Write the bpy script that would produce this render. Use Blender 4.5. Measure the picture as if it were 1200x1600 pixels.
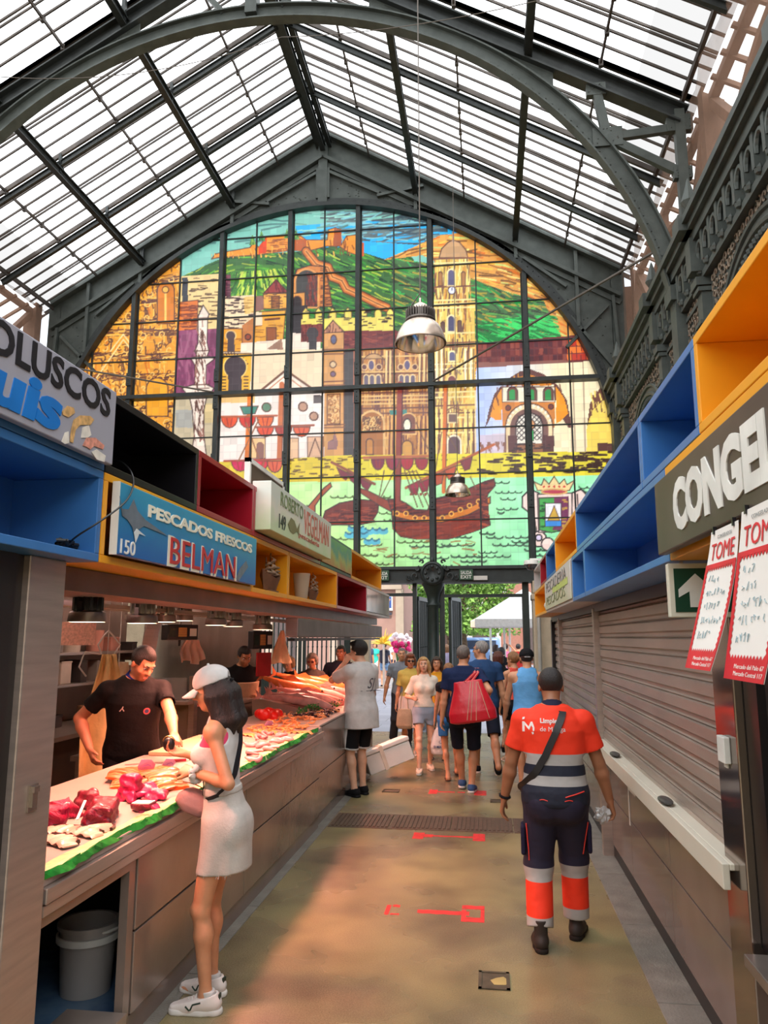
import bpy,bmesh,math,random
import numpy as np
from mathutils import Vector,Matrix,Euler
from mathutils.bvhtree import BVHTree
for o in list(bpy.data.objects):
 bpy.data.objects.remove(o,do_unlink=True)
SC=bpy.context.scene
COL=SC.collection
random.seed(7)
RNG=np.random.default_rng(7)
# camera
CAM_H=1.8
FPX,VPX,VPY=1175.0,762.0,996.0
PITCH=math.atan((VPY-800)/FPX)
YAW=math.atan((VPX-600)*math.cos(PITCH)/FPX)          # turned left
cam_d=bpy.data.cameras.new('camera')
cam_d.sensor_fit='HORIZONTAL'
cam_d.sensor_width=36.0
cam_d.lens=FPX/1200*36.0
cam_d.clip_end=300
cam=bpy.data.objects.new('camera',cam_d)
cam.location=(0,0,CAM_H)
cam.rotation_euler=(math.pi/2+PITCH,0,YAW)
COL.objects.link(cam)
SC.camera=cam
# sky, sun, exposure
SC.view_settings.view_transform='Standard'
SC.view_settings.look='None'
SC.view_settings.gamma=1
SC.view_settings.use_curve_mapping=False
SC.view_settings.exposure=0.5
W=bpy.data.worlds.new('sky')
SC.world=W
W.use_nodes=True
wn=W.node_tree.nodes
wn['Background'].inputs[0].default_value=(0.80,0.90,1.0,1)
wn['Background'].inputs[1].default_value=1.75
sun_d=bpy.data.lights.new('sun','SUN')
sun_d.energy=2.4
sun_d.angle=0.01
sun_d.color=(1.0,0.94,0.84)
sun=bpy.data.objects.new('sun',sun_d)
sun.rotation_euler=(math.radians(44),0,math.radians(8))     # from behind the camera, over the hall
COL.objects.link(sun)
ROOF_GLOW=2.6            # daylight coming through the glazed roof
STALL_POWER=1.7           # lamps over the fish counters
try:
 cy=SC.cycles
 cy.max_bounces=7
 cy.diffuse_bounces=3
 cy.glossy_bounces=3
 cy.transmission_bounces=4
 cy.transparent_max_bounces=10
 cy.sample_clamp_indirect=4.0
 cy.caustics_reflective=False
 cy.caustics_refractive=False
except Exception:
 pass
# projection helper (picture measurements -> metres)
_F=np.array([-math.sin(YAW)*math.cos(PITCH),math.cos(YAW)*math.cos(PITCH),math.sin(PITCH)])
_R=np.array([math.cos(YAW),math.sin(YAW),0.0])
_U=np.cross(_R,_F)
def at(x,y,X=None,Y=None,Z=None):
 d=_F+_R*(x-600)/FPX+_U*(800-y)/FPX
 t=X/d[0] if X is not None else Y/d[1] if Y is not None else (Z-CAM_H)/d[2]
 return Vector((d[0]*t,d[1]*t,CAM_H+d[2]*t))
# colours and materials
def lin(c):
 c=c/255.0
 return c/12.92 if c<=0.04045 else ((c+0.055)/1.055)**2.4
def rgb(r,g,b):
 return (lin(r),lin(g),lin(b),1.0)
MATS={}
def pbr(name,col,rough=0.5,metal=0.0,vary=0.12,scale=6.0,bump=0.0,bscale=40.0,spec=0.5,col2=None,stretch=None,emit=None,estr=0.0,alpha=1.0,sheen=0.0,trans=0.0,coat=0.0,detail=4.0):
 if name in MATS:
  return MATS[name]
 m=bpy.data.materials.new(name)
 m.use_nodes=True
 nt=m.node_tree
 b=nt.nodes['Principled BSDF']
 b.inputs['Roughness'].default_value=rough
 b.inputs['Metallic'].default_value=metal
 b.inputs['Specular IOR Level'].default_value=spec
 b.inputs['Alpha'].default_value=alpha
 if trans:b.inputs['Transmission Weight'].default_value=trans
 if coat:b.inputs['Coat Weight'].default_value=coat
 if sheen:b.inputs['Sheen Weight'].default_value=sheen
 tc=nt.nodes.new('ShaderNodeTexCoord')
 mp=nt.nodes.new('ShaderNodeMapping')
 nt.links.new(tc.outputs['Object'],mp.inputs['Vector'])
 if stretch:mp.inputs['Scale'].default_value=stretch
 if vary or col2:
  n=nt.nodes.new('ShaderNodeTexNoise')
  n.inputs['Scale'].default_value=scale
  n.inputs['Detail'].default_value=detail
  nt.links.new(mp.outputs[0],n.inputs['Vector'])
  r=nt.nodes.new('ShaderNodeValToRGB')
  r.color_ramp.elements[0].position=0.32
  r.color_ramp.elements[1].position=0.68
  c2=col2 or col
  r.color_ramp.elements[0].color=tuple(min(1,max(0,c*(1-vary))) for c in col[:3])+(1,)
  r.color_ramp.elements[1].color=tuple(min(1,c*(1+vary)) for c in c2[:3])+(1,)
  nt.links.new(n.outputs['Fac'],r.inputs[0])
  nt.links.new(r.outputs[0],b.inputs['Base Color'])
 else:
  b.inputs['Base Color'].default_value=col
 if bump:
  nb=nt.nodes.new('ShaderNodeTexNoise')
  nb.inputs['Scale'].default_value=bscale
  nb.inputs['Detail'].default_value=3
  nt.links.new(mp.outputs[0],nb.inputs['Vector'])
  bp=nt.nodes.new('ShaderNodeBump')
  bp.inputs['Strength'].default_value=bump
  bp.inputs['Distance'].default_value=0.02
  nt.links.new(nb.outputs['Fac'],bp.inputs['Height'])
  nt.links.new(bp.outputs[0],b.inputs['Normal'])
 if emit:
  b.inputs['Emission Color'].default_value=emit
  b.inputs['Emission Strength'].default_value=estr
 MATS[name]=m
 return m
def bands(name,stops,axis='Z',lo=0.0,hi=1.0,rough=0.7):
 """cloth whose colour changes in crisp bands along one object axis: stops = [(value, colour) ...]"""
 m=bpy.data.materials.new(name)
 m.use_nodes=True
 nt=m.node_tree
 b=nt.nodes['Principled BSDF']
 b.inputs['Roughness'].default_value=rough
 tc=nt.nodes.new('ShaderNodeTexCoord')
 sp=nt.nodes.new('ShaderNodeSeparateXYZ')
 nt.links.new(tc.outputs['Object'],sp.inputs[0])
 mr=nt.nodes.new('ShaderNodeMapRange')
 mr.inputs['From Min'].default_value=lo
 mr.inputs['From Max'].default_value=hi
 nt.links.new(sp.outputs[axis],mr.inputs['Value'])
 r=nt.nodes.new('ShaderNodeValToRGB')
 r.color_ramp.interpolation='CONSTANT'
 el=r.color_ramp.elements
 while len(el)<len(stops):el.new(0.5)
 for e,(v,c) in zip(el,stops):
  e.position=max(0,min(1,(v-lo)/(hi-lo)))
  e.color=c
 nt.links.new(mr.outputs[0],r.inputs[0])
 nt.links.new(r.outputs[0],b.inputs['Base Color'])
 n=nt.nodes.new('ShaderNodeTexNoise')
 n.inputs['Scale'].default_value=9
 nt.links.new(tc.outputs['Object'],n.inputs['Vector'])
 bp=nt.nodes.new('ShaderNodeBump')
 bp.inputs['Strength'].default_value=0.5
 bp.inputs['Distance'].default_value=0.03
 nt.links.new(n.outputs['Fac'],bp.inputs['Height'])
 nt.links.new(bp.outputs[0],b.inputs['Normal'])
 return m
def glow(name,col,strength):
 if name in MATS:return MATS[name]
 m=bpy.data.materials.new(name)
 m.use_nodes=True
 nt=m.node_tree
 nt.nodes.clear()
 o=nt.nodes.new('ShaderNodeOutputMaterial')
 e=nt.nodes.new('ShaderNodeEmission')
 e.inputs[0].default_value=col
 e.inputs[1].default_value=strength
 nt.links.new(e.outputs[0],o.inputs[0])
 MATS[name]=m
 return m
# mesh builder
class MB:
 """collects shapes, then links them as ONE mesh object"""
 def __init__(s):
  s.v,s.f,s.m=[],[],[]
 def add(s,vs,fs,mi=0):
  k=len(s.v)
  s.v.extend([tuple(p) for p in vs])
  for f in fs:
   s.f.append(tuple(i+k for i in f));s.m.append(mi)
  return s
 def box(s,x0,x1,y0,y1,z0,z1,mi=0):
  vs=[(x,y,z) for x in (x0,x1) for y in (y0,y1) for z in (z0,z1)]
  return s.add(vs,[(0,1,3,2),(4,6,7,5),(0,4,5,1),(2,3,7,6),(0,2,6,4),(1,5,7,3)],mi)
 def obox(s,c,ax,ay,az,mi=0):
  c,ax,ay,az=Vector(c),Vector(ax),Vector(ay),Vector(az)
  vs=[c+ax*i+ay*j+az*k for i in (-1,1) for j in (-1,1) for k in (-1,1)]
  return s.add(vs,[(0,1,3,2),(4,6,7,5),(0,4,5,1),(2,3,7,6),(0,2,6,4),(1,5,7,3)],mi)
 def bar(s,a,b,w,h,up=(0,0,1),mi=0):
  """rectangular bar from a to b, w across, h along up"""
  a,b=Vector(a),Vector(b)
  d=(b-a);L=d.length;d.normalize()
  up=Vector(up);side=d.cross(up)
  if side.length<1e-4:side=d.cross(Vector((1,0,0)))
  side.normalize();u=side.cross(d).normalized()
  return s.obox((a+b)/2,d*(L/2),side*(w/2),u*(h/2),mi)
 def ibeam(s,a,b,w,h,up=(0,0,1),t=0.02,mi=0):
  a,b=Vector(a),Vector(b)
  d=(b-a).normalized();up=Vector(up)
  side=d.cross(up).normalized();u=side.cross(d).normalized()
  s.bar(a+u*(h/2-t/2),b+u*(h/2-t/2),w,t,u,mi)
  s.bar(a-u*(h/2-t/2),b-u*(h/2-t/2),w,t,u,mi)
  return s.bar(a,b,t,h-2*t,u,mi)
 def prism(s,pts,o,ux,uy,un,mi=0,back=True):
  """polygon pts (2D) at origin o in plane ux,uy, extruded by vector un"""
  o,ux,uy,un=Vector(o),Vector(ux),Vector(uy),Vector(un)
  n=len(pts)
  A=[o+ux*p[0]+uy*p[1] for p in pts]
  B=[p+un for p in A]
  fs=[tuple(range(n-1,-1,-1)),tuple(range(n,2*n))]
  fs+=[(i,(i+1)%n,n+(i+1)%n,n+i) for i in range(n)]
  return s.add(A+B,fs,mi)
 def tube(s,pts,r,n=8,mi=0,cap=True):
  pts=[Vector(p) for p in pts]
  rs=r if isinstance(r,(list,tuple)) else [r]*len(pts)
  k=len(pts);vs,fs=[],[]
  ref=None
  for i,p in enumerate(pts):
   d=(pts[min(i+1,k-1)]-pts[max(i-1,0)])
   if d.length<1e-9:d=Vector((0,0,1))
   d.normalize()
   if ref is None:
    ref=d.orthogonal().normalized()
   ref=(ref-d*ref.dot(d))
   if ref.length<1e-6:ref=d.orthogonal()
   ref.normalize()
   q=d.cross(ref)
   for j in range(n):
    a=2*math.pi*j/n
    vs.append(p+(ref*math.cos(a)+q*math.sin(a))*rs[i])
  for i in range(k-1):
   for j in range(n):
    a=i*n+j;b=i*n+(j+1)%n
    fs.append((a,b,b+n,a+n))
  if cap:
   fs.append(tuple(range(n-1,-1,-1)));fs.append(tuple(range((k-1)*n,k*n)))
  return s.add(vs,fs,mi)
 def lathe(s,prof,o=(0,0,0),n=24,mi=0,axis=None,cap=False):
  o=Vector(o);k=len(prof);vs,fs=[],[]
  M=Matrix.Identity(3)
  if axis is not None:M=Vector((0,0,1)).rotation_difference(Vector(axis)).to_matrix()
  for r,z in prof:
   for j in range(n):
    a=2*math.pi*j/n
    vs.append(o+M @ Vector((r*math.cos(a),r*math.sin(a),z)))
  for i in range(k-1):
   for j in range(n):
    a=i*n+j;b=i*n+(j+1)%n
    fs.append((a,b,b+n,a+n))
  if cap:
   fs.append(tuple(range(n-1,-1,-1)));fs.append(tuple(range((k-1)*n,k*n)))
  return s.add(vs,fs,mi)
 def ball(s,c,r,n=10,mi=0):
  rx,ry,rz=r if isinstance(r,(list,tuple)) else (r,r,r)
  m=max(4,n//2);vs=[];fs=[]
  c=Vector(c)
  for i in range(1,m):
   t=math.pi*i/m
   for j in range(n):
    a=2*math.pi*j/n
    vs.append(c+Vector((rx*math.sin(t)*math.cos(a),ry*math.sin(t)*math.sin(a),rz*math.cos(t))))
  vs.append(c+Vector((0,0,rz)));vs.append(c-Vector((0,0,rz)))
  T,B=len(vs)-2,len(vs)-1
  for j in range(n):
   fs.append((T,j,(j+1)%n))
   fs.append((B,(m-2)*n+(j+1)%n,(m-2)*n+j))
   for i in range(m-2):
    fs.append((i*n+j,(i+1)*n+j,(i+1)*n+(j+1)%n,i*n+(j+1)%n))
  return s.add(vs,fs,mi)
 def rivet(s,c,n,r=0.014,mi=0):
  """small domed rivet head, square-based"""
  c,n=Vector(c),Vector(n).normalized()
  a=n.orthogonal().normalized();b=n.cross(a)
  vs=[c+(a*math.cos(t)+b*math.sin(t))*r for t in (0,1.05,2.09,3.14,4.19,5.24)]+[c+n*r*0.8]
  return s.add(vs,[(i,(i+1)%6,6) for i in range(6)],mi)
 def quad(s,a,b,c,d,mi=0):
  return s.add([a,b,c,d],[(0,1,2,3)],mi)
 def mesh(s,name,mats):
  me=bpy.data.meshes.new(name)
  me.from_pydata(s.v,[],s.f)
  for m in (mats if isinstance(mats,(list,tuple)) else [mats]):me.materials.append(m)
  if any(s.m):me.polygons.foreach_set('material_index',s.m)
  return me
 def build(s,name,mats,parent=None,loc=None,smooth=False,bevel=0.0,fix=True):
  me=s.mesh(name,mats)
  if fix:
   bm=bmesh.new();bm.from_mesh(me)
   bmesh.ops.recalc_face_normals(bm,faces=bm.faces[:])
   bm.to_mesh(me);bm.free()
  if smooth:shade(me,smooth if smooth is not True else 50)
  o=link(name,me,parent)
  if loc is not None:o.location=loc
  if bevel:
   b=o.modifiers.new('bevel','BEVEL');b.width=bevel;b.segments=2;b.limit_method='ANGLE'
  return o
def shade(me,ang=50):
 me.polygons.foreach_set('use_smooth',[True]*len(me.polygons))
 try:me.set_sharp_from_angle(angle=math.radians(ang))
 except Exception:pass
def link(name,data,parent=None):
 o=bpy.data.objects.new(name,data)
 COL.objects.link(o)
 if parent is not None:o.parent=parent
 return o
def tag(o,label=None,cat=None,group=None,kind=None):
 if label:o['label']=label
 if cat:o['category']=cat
 if group:o['group']=group
 if kind:o['kind']=kind
 return o
def thing(name,label,cat,loc=(0,0,0),rz=0.0,group=None):
 o=link(name,None)
 o.location=loc
 o.rotation_euler=(0,0,rz)
 o.empty_display_size=0.1
 return tag(o,label,cat,group)
def struct(o):
 o['kind']='structure'
 return o
def copy_tree(o,parent=None):
 c=o.copy();COL.objects.link(c)
 if parent is not None:c.parent=parent
 for ch in [x for x in bpy.data.objects if x.parent==o]:copy_tree(ch,c)
 return c
def text_mesh(body,size=1.0,bold=0.0,xs=1.0,depth=0.0,shear=0.0,res=3):
 """letters as a flat (or thin) mesh in the XY plane; returns (verts, faces, width, height) starting at 0,0"""
 cu=bpy.data.curves.new('lettering','FONT')
 cu.body=body;cu.size=size;cu.offset=bold;cu.shear=shear;cu.resolution_u=res
 cu.extrude=depth
 ob=bpy.data.objects.new('lettering',cu)
 COL.objects.link(ob)
 dg=bpy.context.evaluated_depsgraph_get()
 me=bpy.data.meshes.new_from_object(ob.evaluated_get(dg))
 vs=np.zeros(len(me.vertices)*3);me.vertices.foreach_get('co',vs);vs=vs.reshape(-1,3)
 fs=[tuple(p.vertices) for p in me.polygons]
 bpy.data.objects.remove(ob);bpy.data.curves.remove(cu);bpy.data.meshes.remove(me)
 vs[:,0]*=xs
 mn,mx=vs.min(0),vs.max(0)
 vs[:,:2]-=mn[:2]
 return vs,fs,mx[0]-mn[0],mx[1]-mn[1]
def lettering(name,body,mat,o,ux,uy,width=None,height=None,bold=0.0,shear=0.0,parent=None,lift=0.003,thick=0.004):
 """text fitted in a width x height box whose lower-left corner is o"""
 vs,fs,w,h=text_mesh(body,1.0,bold,shear=shear)
 ux,uy=Vector(ux),Vector(uy)
 n=ux.cross(uy).normalized()
 sx=(width/w) if width else (height/h)
 sy=(height/h) if height else sx
 o=Vector(o)
 key={};ids=[];P=[]
 for v in vs:                      # weld the letter outlines, then extrude them
  k=(round(float(v[0]),4),round(float(v[1]),4))
  if k not in key:
   key[k]=len(P);P.append(o+ux*(v[0]*sx)+uy*(v[1]*sy)+n*lift)
  ids.append(key[k])
 F=[tuple(dict.fromkeys(ids[i] for i in f)) for f in fs]
 F=[f for f in F if len(f)>2]
 cnt={}
 for f in F:
  for i in range(len(f)):
   e=(f[i],f[(i+1)%len(f)]);cnt[frozenset(e)]=cnt.get(frozenset(e),[])+[e]
 N=len(P)
 walls=[(e[0][1],e[0][0],e[0][0]+N,e[0][1]+N) for e in cnt.values() if len(e)==1]
 mb=MB();mb.add(P+[p-n*thick for p in P],F+[tuple(i+N for i in reversed(f)) for f in F]+walls)
 ob=mb.build(name,mat,parent,fix=False)
 return ob
# materials of the hall
IRON=pbr('grey_green_iron',rgb(80,86,82),0.55,0.25,0.18,5,0.15,60)
IRON_D=pbr('dark_iron',rgb(52,56,55),0.5,0.3,0.2,6,0.1,60)
IRON_B=pbr('brown_glazing_iron',rgb(84,76,70),0.6,0.2,0.3,4)
RUST=pbr('dusty_filigree_iron',rgb(126,112,96),0.8,0.1,0.35,9)
GATE=pbr('gate_green_paint',rgb(38,48,44),0.45,0.1,0.15,7)
STONE=pbr('pale_stone',rgb(196,176,150),0.8,0,0.12,5,0.2,30)
XC,ZR,ZE,HALF=-3.35,12.85,9.2,6.15
KS=(ZR-ZE)/HALF
RA,ZC=5.92,5.12
YW,YF,BAY=14.8,9.7,5.1
def roof_z(x):return ZR-KS*abs(x-XC)
# floor and ground
def floor_material():
 m=pbr('worn_concrete_floor',rgb(160,143,106),0.34,0,0.0)
 nt=m.node_tree;b=nt.nodes['Principled BSDF'];L=nt.links
 tc=nt.nodes.new('ShaderNodeTexCoord')
 n1=nt.nodes.new('ShaderNodeTexNoise');n1.inputs['Scale'].default_value=1.1;n1.inputs['Detail'].default_value=3;n1.inputs['Roughness'].default_value=0.5
 n2=nt.nodes.new('ShaderNodeTexNoise');n2.inputs['Scale'].default_value=130;n2.inputs['Detail'].default_value=2
 n3=nt.nodes.new('ShaderNodeTexNoise');n3.inputs['Scale'].default_value=2.0;n3.inputs['Detail'].default_value=2.5
 for n in (n1,n2,n3):L.new(tc.outputs['Object'],n.inputs['Vector'])
 r1=nt.nodes.new('ShaderNodeValToRGB')
 r1.color_ramp.elements[0].position=0.36;r1.color_ramp.elements[0].color=rgb(132,116,90)
 r1.color_ramp.elements[1].position=0.62;r1.color_ramp.elements[1].color=rgb(164,150,106)
 L.new(n1.outputs['Fac'],r1.inputs[0])
 r3=nt.nodes.new('ShaderNodeValToRGB')
 r3.color_ramp.elements[0].position=0.22;r3.color_ramp.elements[0].color=(0.45,0.45,0.47,1)
 r3.color_ramp.elements[1].position=0.58;r3.color_ramp.elements[1].color=(1,1,1,1)
 L.new(n3.outputs['Fac'],r3.inputs[0])
 r2=nt.nodes.new('ShaderNodeValToRGB')
 r2.color_ramp.elements[0].position=0.3;r2.color_ramp.elements[0].color=(0.62,0.62,0.62,1)
 r2.color_ramp.elements[1].position=0.7;r2.color_ramp.elements[1].color=(1.08,1.08,1.08,1)
 L.new(n2.outputs['Fac'],r2.inputs[0])
 m1=nt.nodes.new('ShaderNodeMix');m1.data_type='RGBA';m1.blend_type='MULTIPLY';m1.inputs[0].default_value=0.8
 m2=nt.nodes.new('ShaderNodeMix');m2.data_type='RGBA';m2.blend_type='MULTIPLY';m2.inputs[0].default_value=0.75
 L.new(r1.outputs[0],m1.inputs[6]);L.new(r3.outputs[0],m1.inputs[7])
 L.new(m1.outputs[2],m2.inputs[6]);L.new(r2.outputs[0],m2.inputs[7])
 L.new(m2.outputs[2],b.inputs['Base Color'])
 rr=nt.nodes.new('ShaderNodeMapRange');rr.inputs['To Min'].default_value=0.16;rr.inputs['To Max'].default_value=0.40
 L.new(n1.outputs['Fac'],rr.inputs['Value']);L.new(rr.outputs[0],b.inputs['Roughness'])
 bp=nt.nodes.new('ShaderNodeBump');bp.inputs['Strength'].default_value=0.25;bp.inputs['Distance'].default_value=0.004
 L.new(n2.outputs['Fac'],bp.inputs['Height']);L.new(bp.outputs[0],b.inputs['Normal'])
 return m
FLOOR=floor_material()
KERB=pbr('dark_grey_drain_slab',rgb(130,126,118),0.45,0,0.2,7,0.3,90)
struct(MB().box(-16,10,-21,14.95,-0.2,0).build('floor',FLOOR))
def paving():
 m=pbr('pale_street_paving',rgb(170,166,170),0.7,0,0.0)
 nt=m.node_tree;b=nt.nodes['Principled BSDF']
 tc=nt.nodes.new('ShaderNodeTexCoord');br=nt.nodes.new('ShaderNodeTexBrick')
 br.inputs['Scale'].default_value=1.0
 br.inputs['Brick Width'].default_value=0.9;br.inputs['Row Height'].default_value=0.6;br.inputs['Mortar Size'].default_value=0.008
 br.inputs['Color1'].default_value=rgb(176,172,178);br.inputs['Color2'].default_value=rgb(162,158,166);br.inputs['Mortar'].default_value=rgb(120,118,122)
 nt.links.new(tc.outputs['Object'],br.inputs['Vector']);nt.links.new(br.outputs[0],b.inputs['Base Color'])
 return m
struct(MB().box(-60,60,14.95,120,-0.2,-0.005).build('ground',paving()))
def slab_row(name,x0,x1,y0,y1,n,along='y',z=0.006):
 mb=MB()
 for i in range(n):
  if along=='y':
   a=y0+(y1-y0)*i/n;b=y0+(y1-y0)*(i+1)/n-0.008
   mb.box(x0,x1,a,b,-0.05,z)
  else:
   a=x0+(x1-x0)*i/n;b=x0+(x1-x0)*(i+1)/n-0.008
   mb.box(a,b,y0,y1,-0.05,z)
 return struct(mb.build(name,KERB,bevel=0.003))
slab_row('trim_1',-1.98,-1.58,-1.0,11.6,12)
slab_row('trim_2',0.80,1.06,-1.0,11.6,12)
DRAIN=pbr('drain_grating_brown',rgb(104,84,70),0.5,0.2,0.15,20)
mb=MB()
for i in range(4):
 a=-1.57+i*0.592
 mb.box(a,a+0.584,7.5,8.08,-0.05,0.004)
 k=0
 for j in range(14):
  xx=a+0.03+j*0.0405
  mb.box(xx,xx+0.022,7.54,8.04,0.004,0.012)
struct(mb.build('trim_3',DRAIN))
REDP=pbr('worn_red_floor_paint',rgb(214,52,52),0.5,0,0.25,14)
def floor_mark(label,y,xl,xr,gaps,seed):
 a=at(xl,y,Z=0);b=at(xr,y,Z=0)
 t=thing('floor_marking',label,'floor marking',((a.x+b.x)/2,(a.y+b.y)/2,0.0),0,'red distance marks on the floor')
 L=(b.x-a.x)/2
 rng=random.Random(seed)
 for side in (-1,1):
  mb=MB()
  for (x0,x1,y0,y1) in gaps[side]:
   n=5
   pts=[]
   for i in range(n+1):pts.append((x0+(x1-x0)*i/n,y0+rng.uniform(-.006,.006)))
   for i in range(n,-1,-1):pts.append((x0+(x1-x0)*i/n,y1+rng.uniform(-.006,.006)))
   mb.prism([(side*(L-p[0]),p[1]) for p in pts],(0,0,0),(1,0,0),(0,1,0),(0,0,0.0012))
  mb.build('arrow_end',REDP,t)
 mb=MB()
 for (x0,x1,w) in gaps[0]:
  n=8;pts=[]
  for i in range(n+1):pts.append((x0*L+(x1-x0)*L*i/n,-w+rng.uniform(-.006,.006)))
  for i in range(n,-1,-1):pts.append((x0*L+(x1-x0)*L*i/n,w+rng.uniform(-.006,.006)))
  mb.prism(pts,(0,0,0),(1,0,0),(0,1,0),(0,0,0.0007))
 mb.build('line',REDP,t)
FULL=[(0,.10,-.12,.12)]
floor_mark('crisp red double-ended floor mark just before the drain',1307,645,758,
     {-1:[(0,.1,-.12,.10),(.1,.18,-.05,.05)],1:[(0,.11,-.12,.13)],0:[(-.72,.82,.022)]},1)
floor_mark('worn red floor mark nearest the camera with broken left end',1425,601,757,
     {-1:[(0,.03,-.09,.09),(.04,.1,-.09,-.06),(.04,.09,.06,.1)],1:[(0,.15,.08,.15),(0,.15,-.15,-.07),(0,.025,-.07,.08),(.12,.15,-.07,.06)],0:[(-.35,.70,.035)]},2)
floor_mark('faded red floor mark beyond the drain by the blue trainers',1238,670,760,
     {-1:[(0,.1,-.13,.12)],1:[(0,.14,-.14,.13)],0:[(-.7,-.1,.03),(0.0,.25,.025)]},3)
MH=pbr('dark_cover_metal',rgb(92,84,68),0.6,0.4,0.25,12)
def cover(label,px,py,w,d):
 c=at(px,py,Z=0)
 mb=MB()
 mb.box(-w/2,w/2,-d/2,d/2,0,0.003)
 for (a,b_,c_,e) in ((-w/2,w/2,-d/2,-d/2+.018),(-w/2,w/2,d/2-.018,d/2),(-w/2,-w/2+.018,-d/2,d/2),(w/2-.018,w/2,-d/2,d/2)):
  mb.box(a,b_,c_,e,0.003,0.007)
 t=mb.build('manhole_cover',MH,None,(c.x,c.y,0))
 tag(t,label,'manhole cover')
 if py>1400:
  MB().prism([(0.0,-.05),(.06,-.045),(.085,0),(.05,.05),(.01,.03),(-.02,.0)],(0,0,0.003),(1,0,0),(0,1,0),(0,0,.001)).build('worn_patch',pbr('worn_olive',rgb(176,160,100),.5),t)
cover('square metal floor cover with a worn yellowish patch in the foreground',772,1533,0.165,0.21)
cover('small square floor cover beside the black trainers of the person in white T-shirt',611,1236,0.20,0.17)
cover('small dark floor cover right of the faded red mark',778,1252,0.17,0.16)
# glazed roof
def roof_mat():
 m=glow('daylit_roof_glass',(0.93,0.965,1.0,1),ROOF_GLOW)
 nt=m.node_tree
 e=[n for n in nt.nodes if n.type=='EMISSION'][0]
 tc=nt.nodes.new('ShaderNodeTexCoord')
 n=nt.nodes.new('ShaderNodeTexNoise');n.inputs['Scale'].default_value=0.9;n.inputs['Detail'].default_value=8;n.inputs['Roughness'].default_value=0.7
 nt.links.new(tc.outputs['Object'],n.inputs['Vector'])
 r=nt.nodes.new('ShaderNodeValToRGB')
 r.color_ramp.elements[0].position=0.28;r.color_ramp.elements[0].color=(0.52,0.50,0.47,1)
 r.color_ramp.elements[1].position=0.55;r.color_ramp.elements[1].color=(0.93,0.965,1.0,1)
 nt.links.new(n.outputs['Fac'],r.inputs[0]);nt.links.new(r.outputs[0],e.inputs[0])
 return m
ROOF=roof_mat()
ROOF_DIRTY=glow('dirty_eave_glass',(0.60,0.60,0.60,1),1.1)
YB=[-20.9,-10.7,-0.5,4.6,9.7,14.82]
PURX=[XC+d for d in (-6.1,-4.07,-2.03,0,2.03,4.1,6.1)]
for bi in range(5):
 y0,y1=YB[bi],YB[bi+1]
 for sgn in (-1,1):
  x1=XC+sgn*(HALF-0.55);x2=XC+sgn*(HALF+0.35)
  mb=MB()
  a=(XC,y0,ZR+.03);b=(x1,y0,roof_z(x1)+.03);c=(x1,y1,roof_z(x1)+.03);d=(XC,y1,ZR+.03)
  mb.quad(*((a,b,c,d) if sgn<0 else (d,c,b,a)))
  g=mb.build('roof_glazing',[ROOF],fix=False)
  struct(g)
  mb=MB()
  a=(x1,y0,roof_z(x1)+.03);b=(x2,y0,roof_z(x2)+.03);c=(x2,y1,roof_z(x2)+.03);d=(x1,y1,roof_z(x1)+.03)
  mb.quad(*((a,b,c,d) if sgn<0 else (d,c,b,a)))
  mb.build('eave_strip',[ROOF_DIRTY],g,fix=False)
  if bi>=3:
   mb=MB()
   n=18
   for i in range(n+1):
    y=y0+(y1-y0)*i/n
    big=(i%6==0)
    w,h=(0.045,0.08) if big else (0.025,0.034)
    e=XC+sgn*(HALF+.35)
    dz=-.02-h/2
    mb.bar((XC,y,ZR+dz),(e,y,roof_z(e)+dz),w,h)
    if i%6==3:    # doubled bar
     mb.bar((XC,y+.07,ZR+dz),(e,y+.07,roof_z(e)+dz),w*.8,h)
   for q in range(6):
    xa=PURX[3]+sgn*2.04*q/2
    if q%2==1 or q==0:
     mb.bar((xa,y0,roof_z(xa)-.07),(xa,y1,roof_z(xa)-.07),0.03,0.05)
     for i in range(0,n,2):
      y=y0+(y1-y0)*i/n
      mb.box(xa-.03,xa+.03,y-.03,y+.03,roof_z(xa)-.13,roof_z(xa)-.03)
   mb.build('glazing_bars',IRON_B,g)
for k,x in enumerate(PURX):
 if k in (0,6):continue
 for b0,b1 in ((YF,YW),(4.2,YF)):
  zb=roof_z(x)-0.42
  mb=MB()
  mb.ibeam((x,b0,zb),(x,b1,zb),0.11,0.16,t=.02)
  if k==3:
   mb.ibeam((x-.13,b0,zb+.12),(x-.13,b1,zb+.12),0.09,0.14,t=.02)
   mb.ibeam((x+.13,b0,zb+.12),(x+.13,b1,zb+.12),0.09,0.14,t=.02)
  for i in range(1,3):
   y=b0+(b1-b0)*i/3
   mb.box(x-.025,x+.025,y-.025,y+.025,zb,roof_z(x)-.05)
   mb.bar((x,y-.18,zb+.06),(x,y,zb+.22),.03,.03)
   mb.bar((x,y+.18,zb+.06),(x,y,zb+.22),.03,.03)
  for y in (b0+.1,b1-.1):
   mb.box(x-.03,x+.03,y-.03,y+.03,zb,roof_z(x)-.05)
  struct(mb.build('roof_purlin',IRON_D))
for b0,b1 in ((YF,YW),(4.6,YF)):
 for i in (1,2):
  y=b0+(b1-b0)*i/3
  for sgn in (-1,1):
   e=XC+sgn*(HALF+.1)
   mb=MB();mb.ibeam((XC,y,ZR-.25),(e,y,roof_z(e)-.25),.06,.11,t=.015)
   struct(mb.build('roof_rafter',IRON_D))
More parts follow.
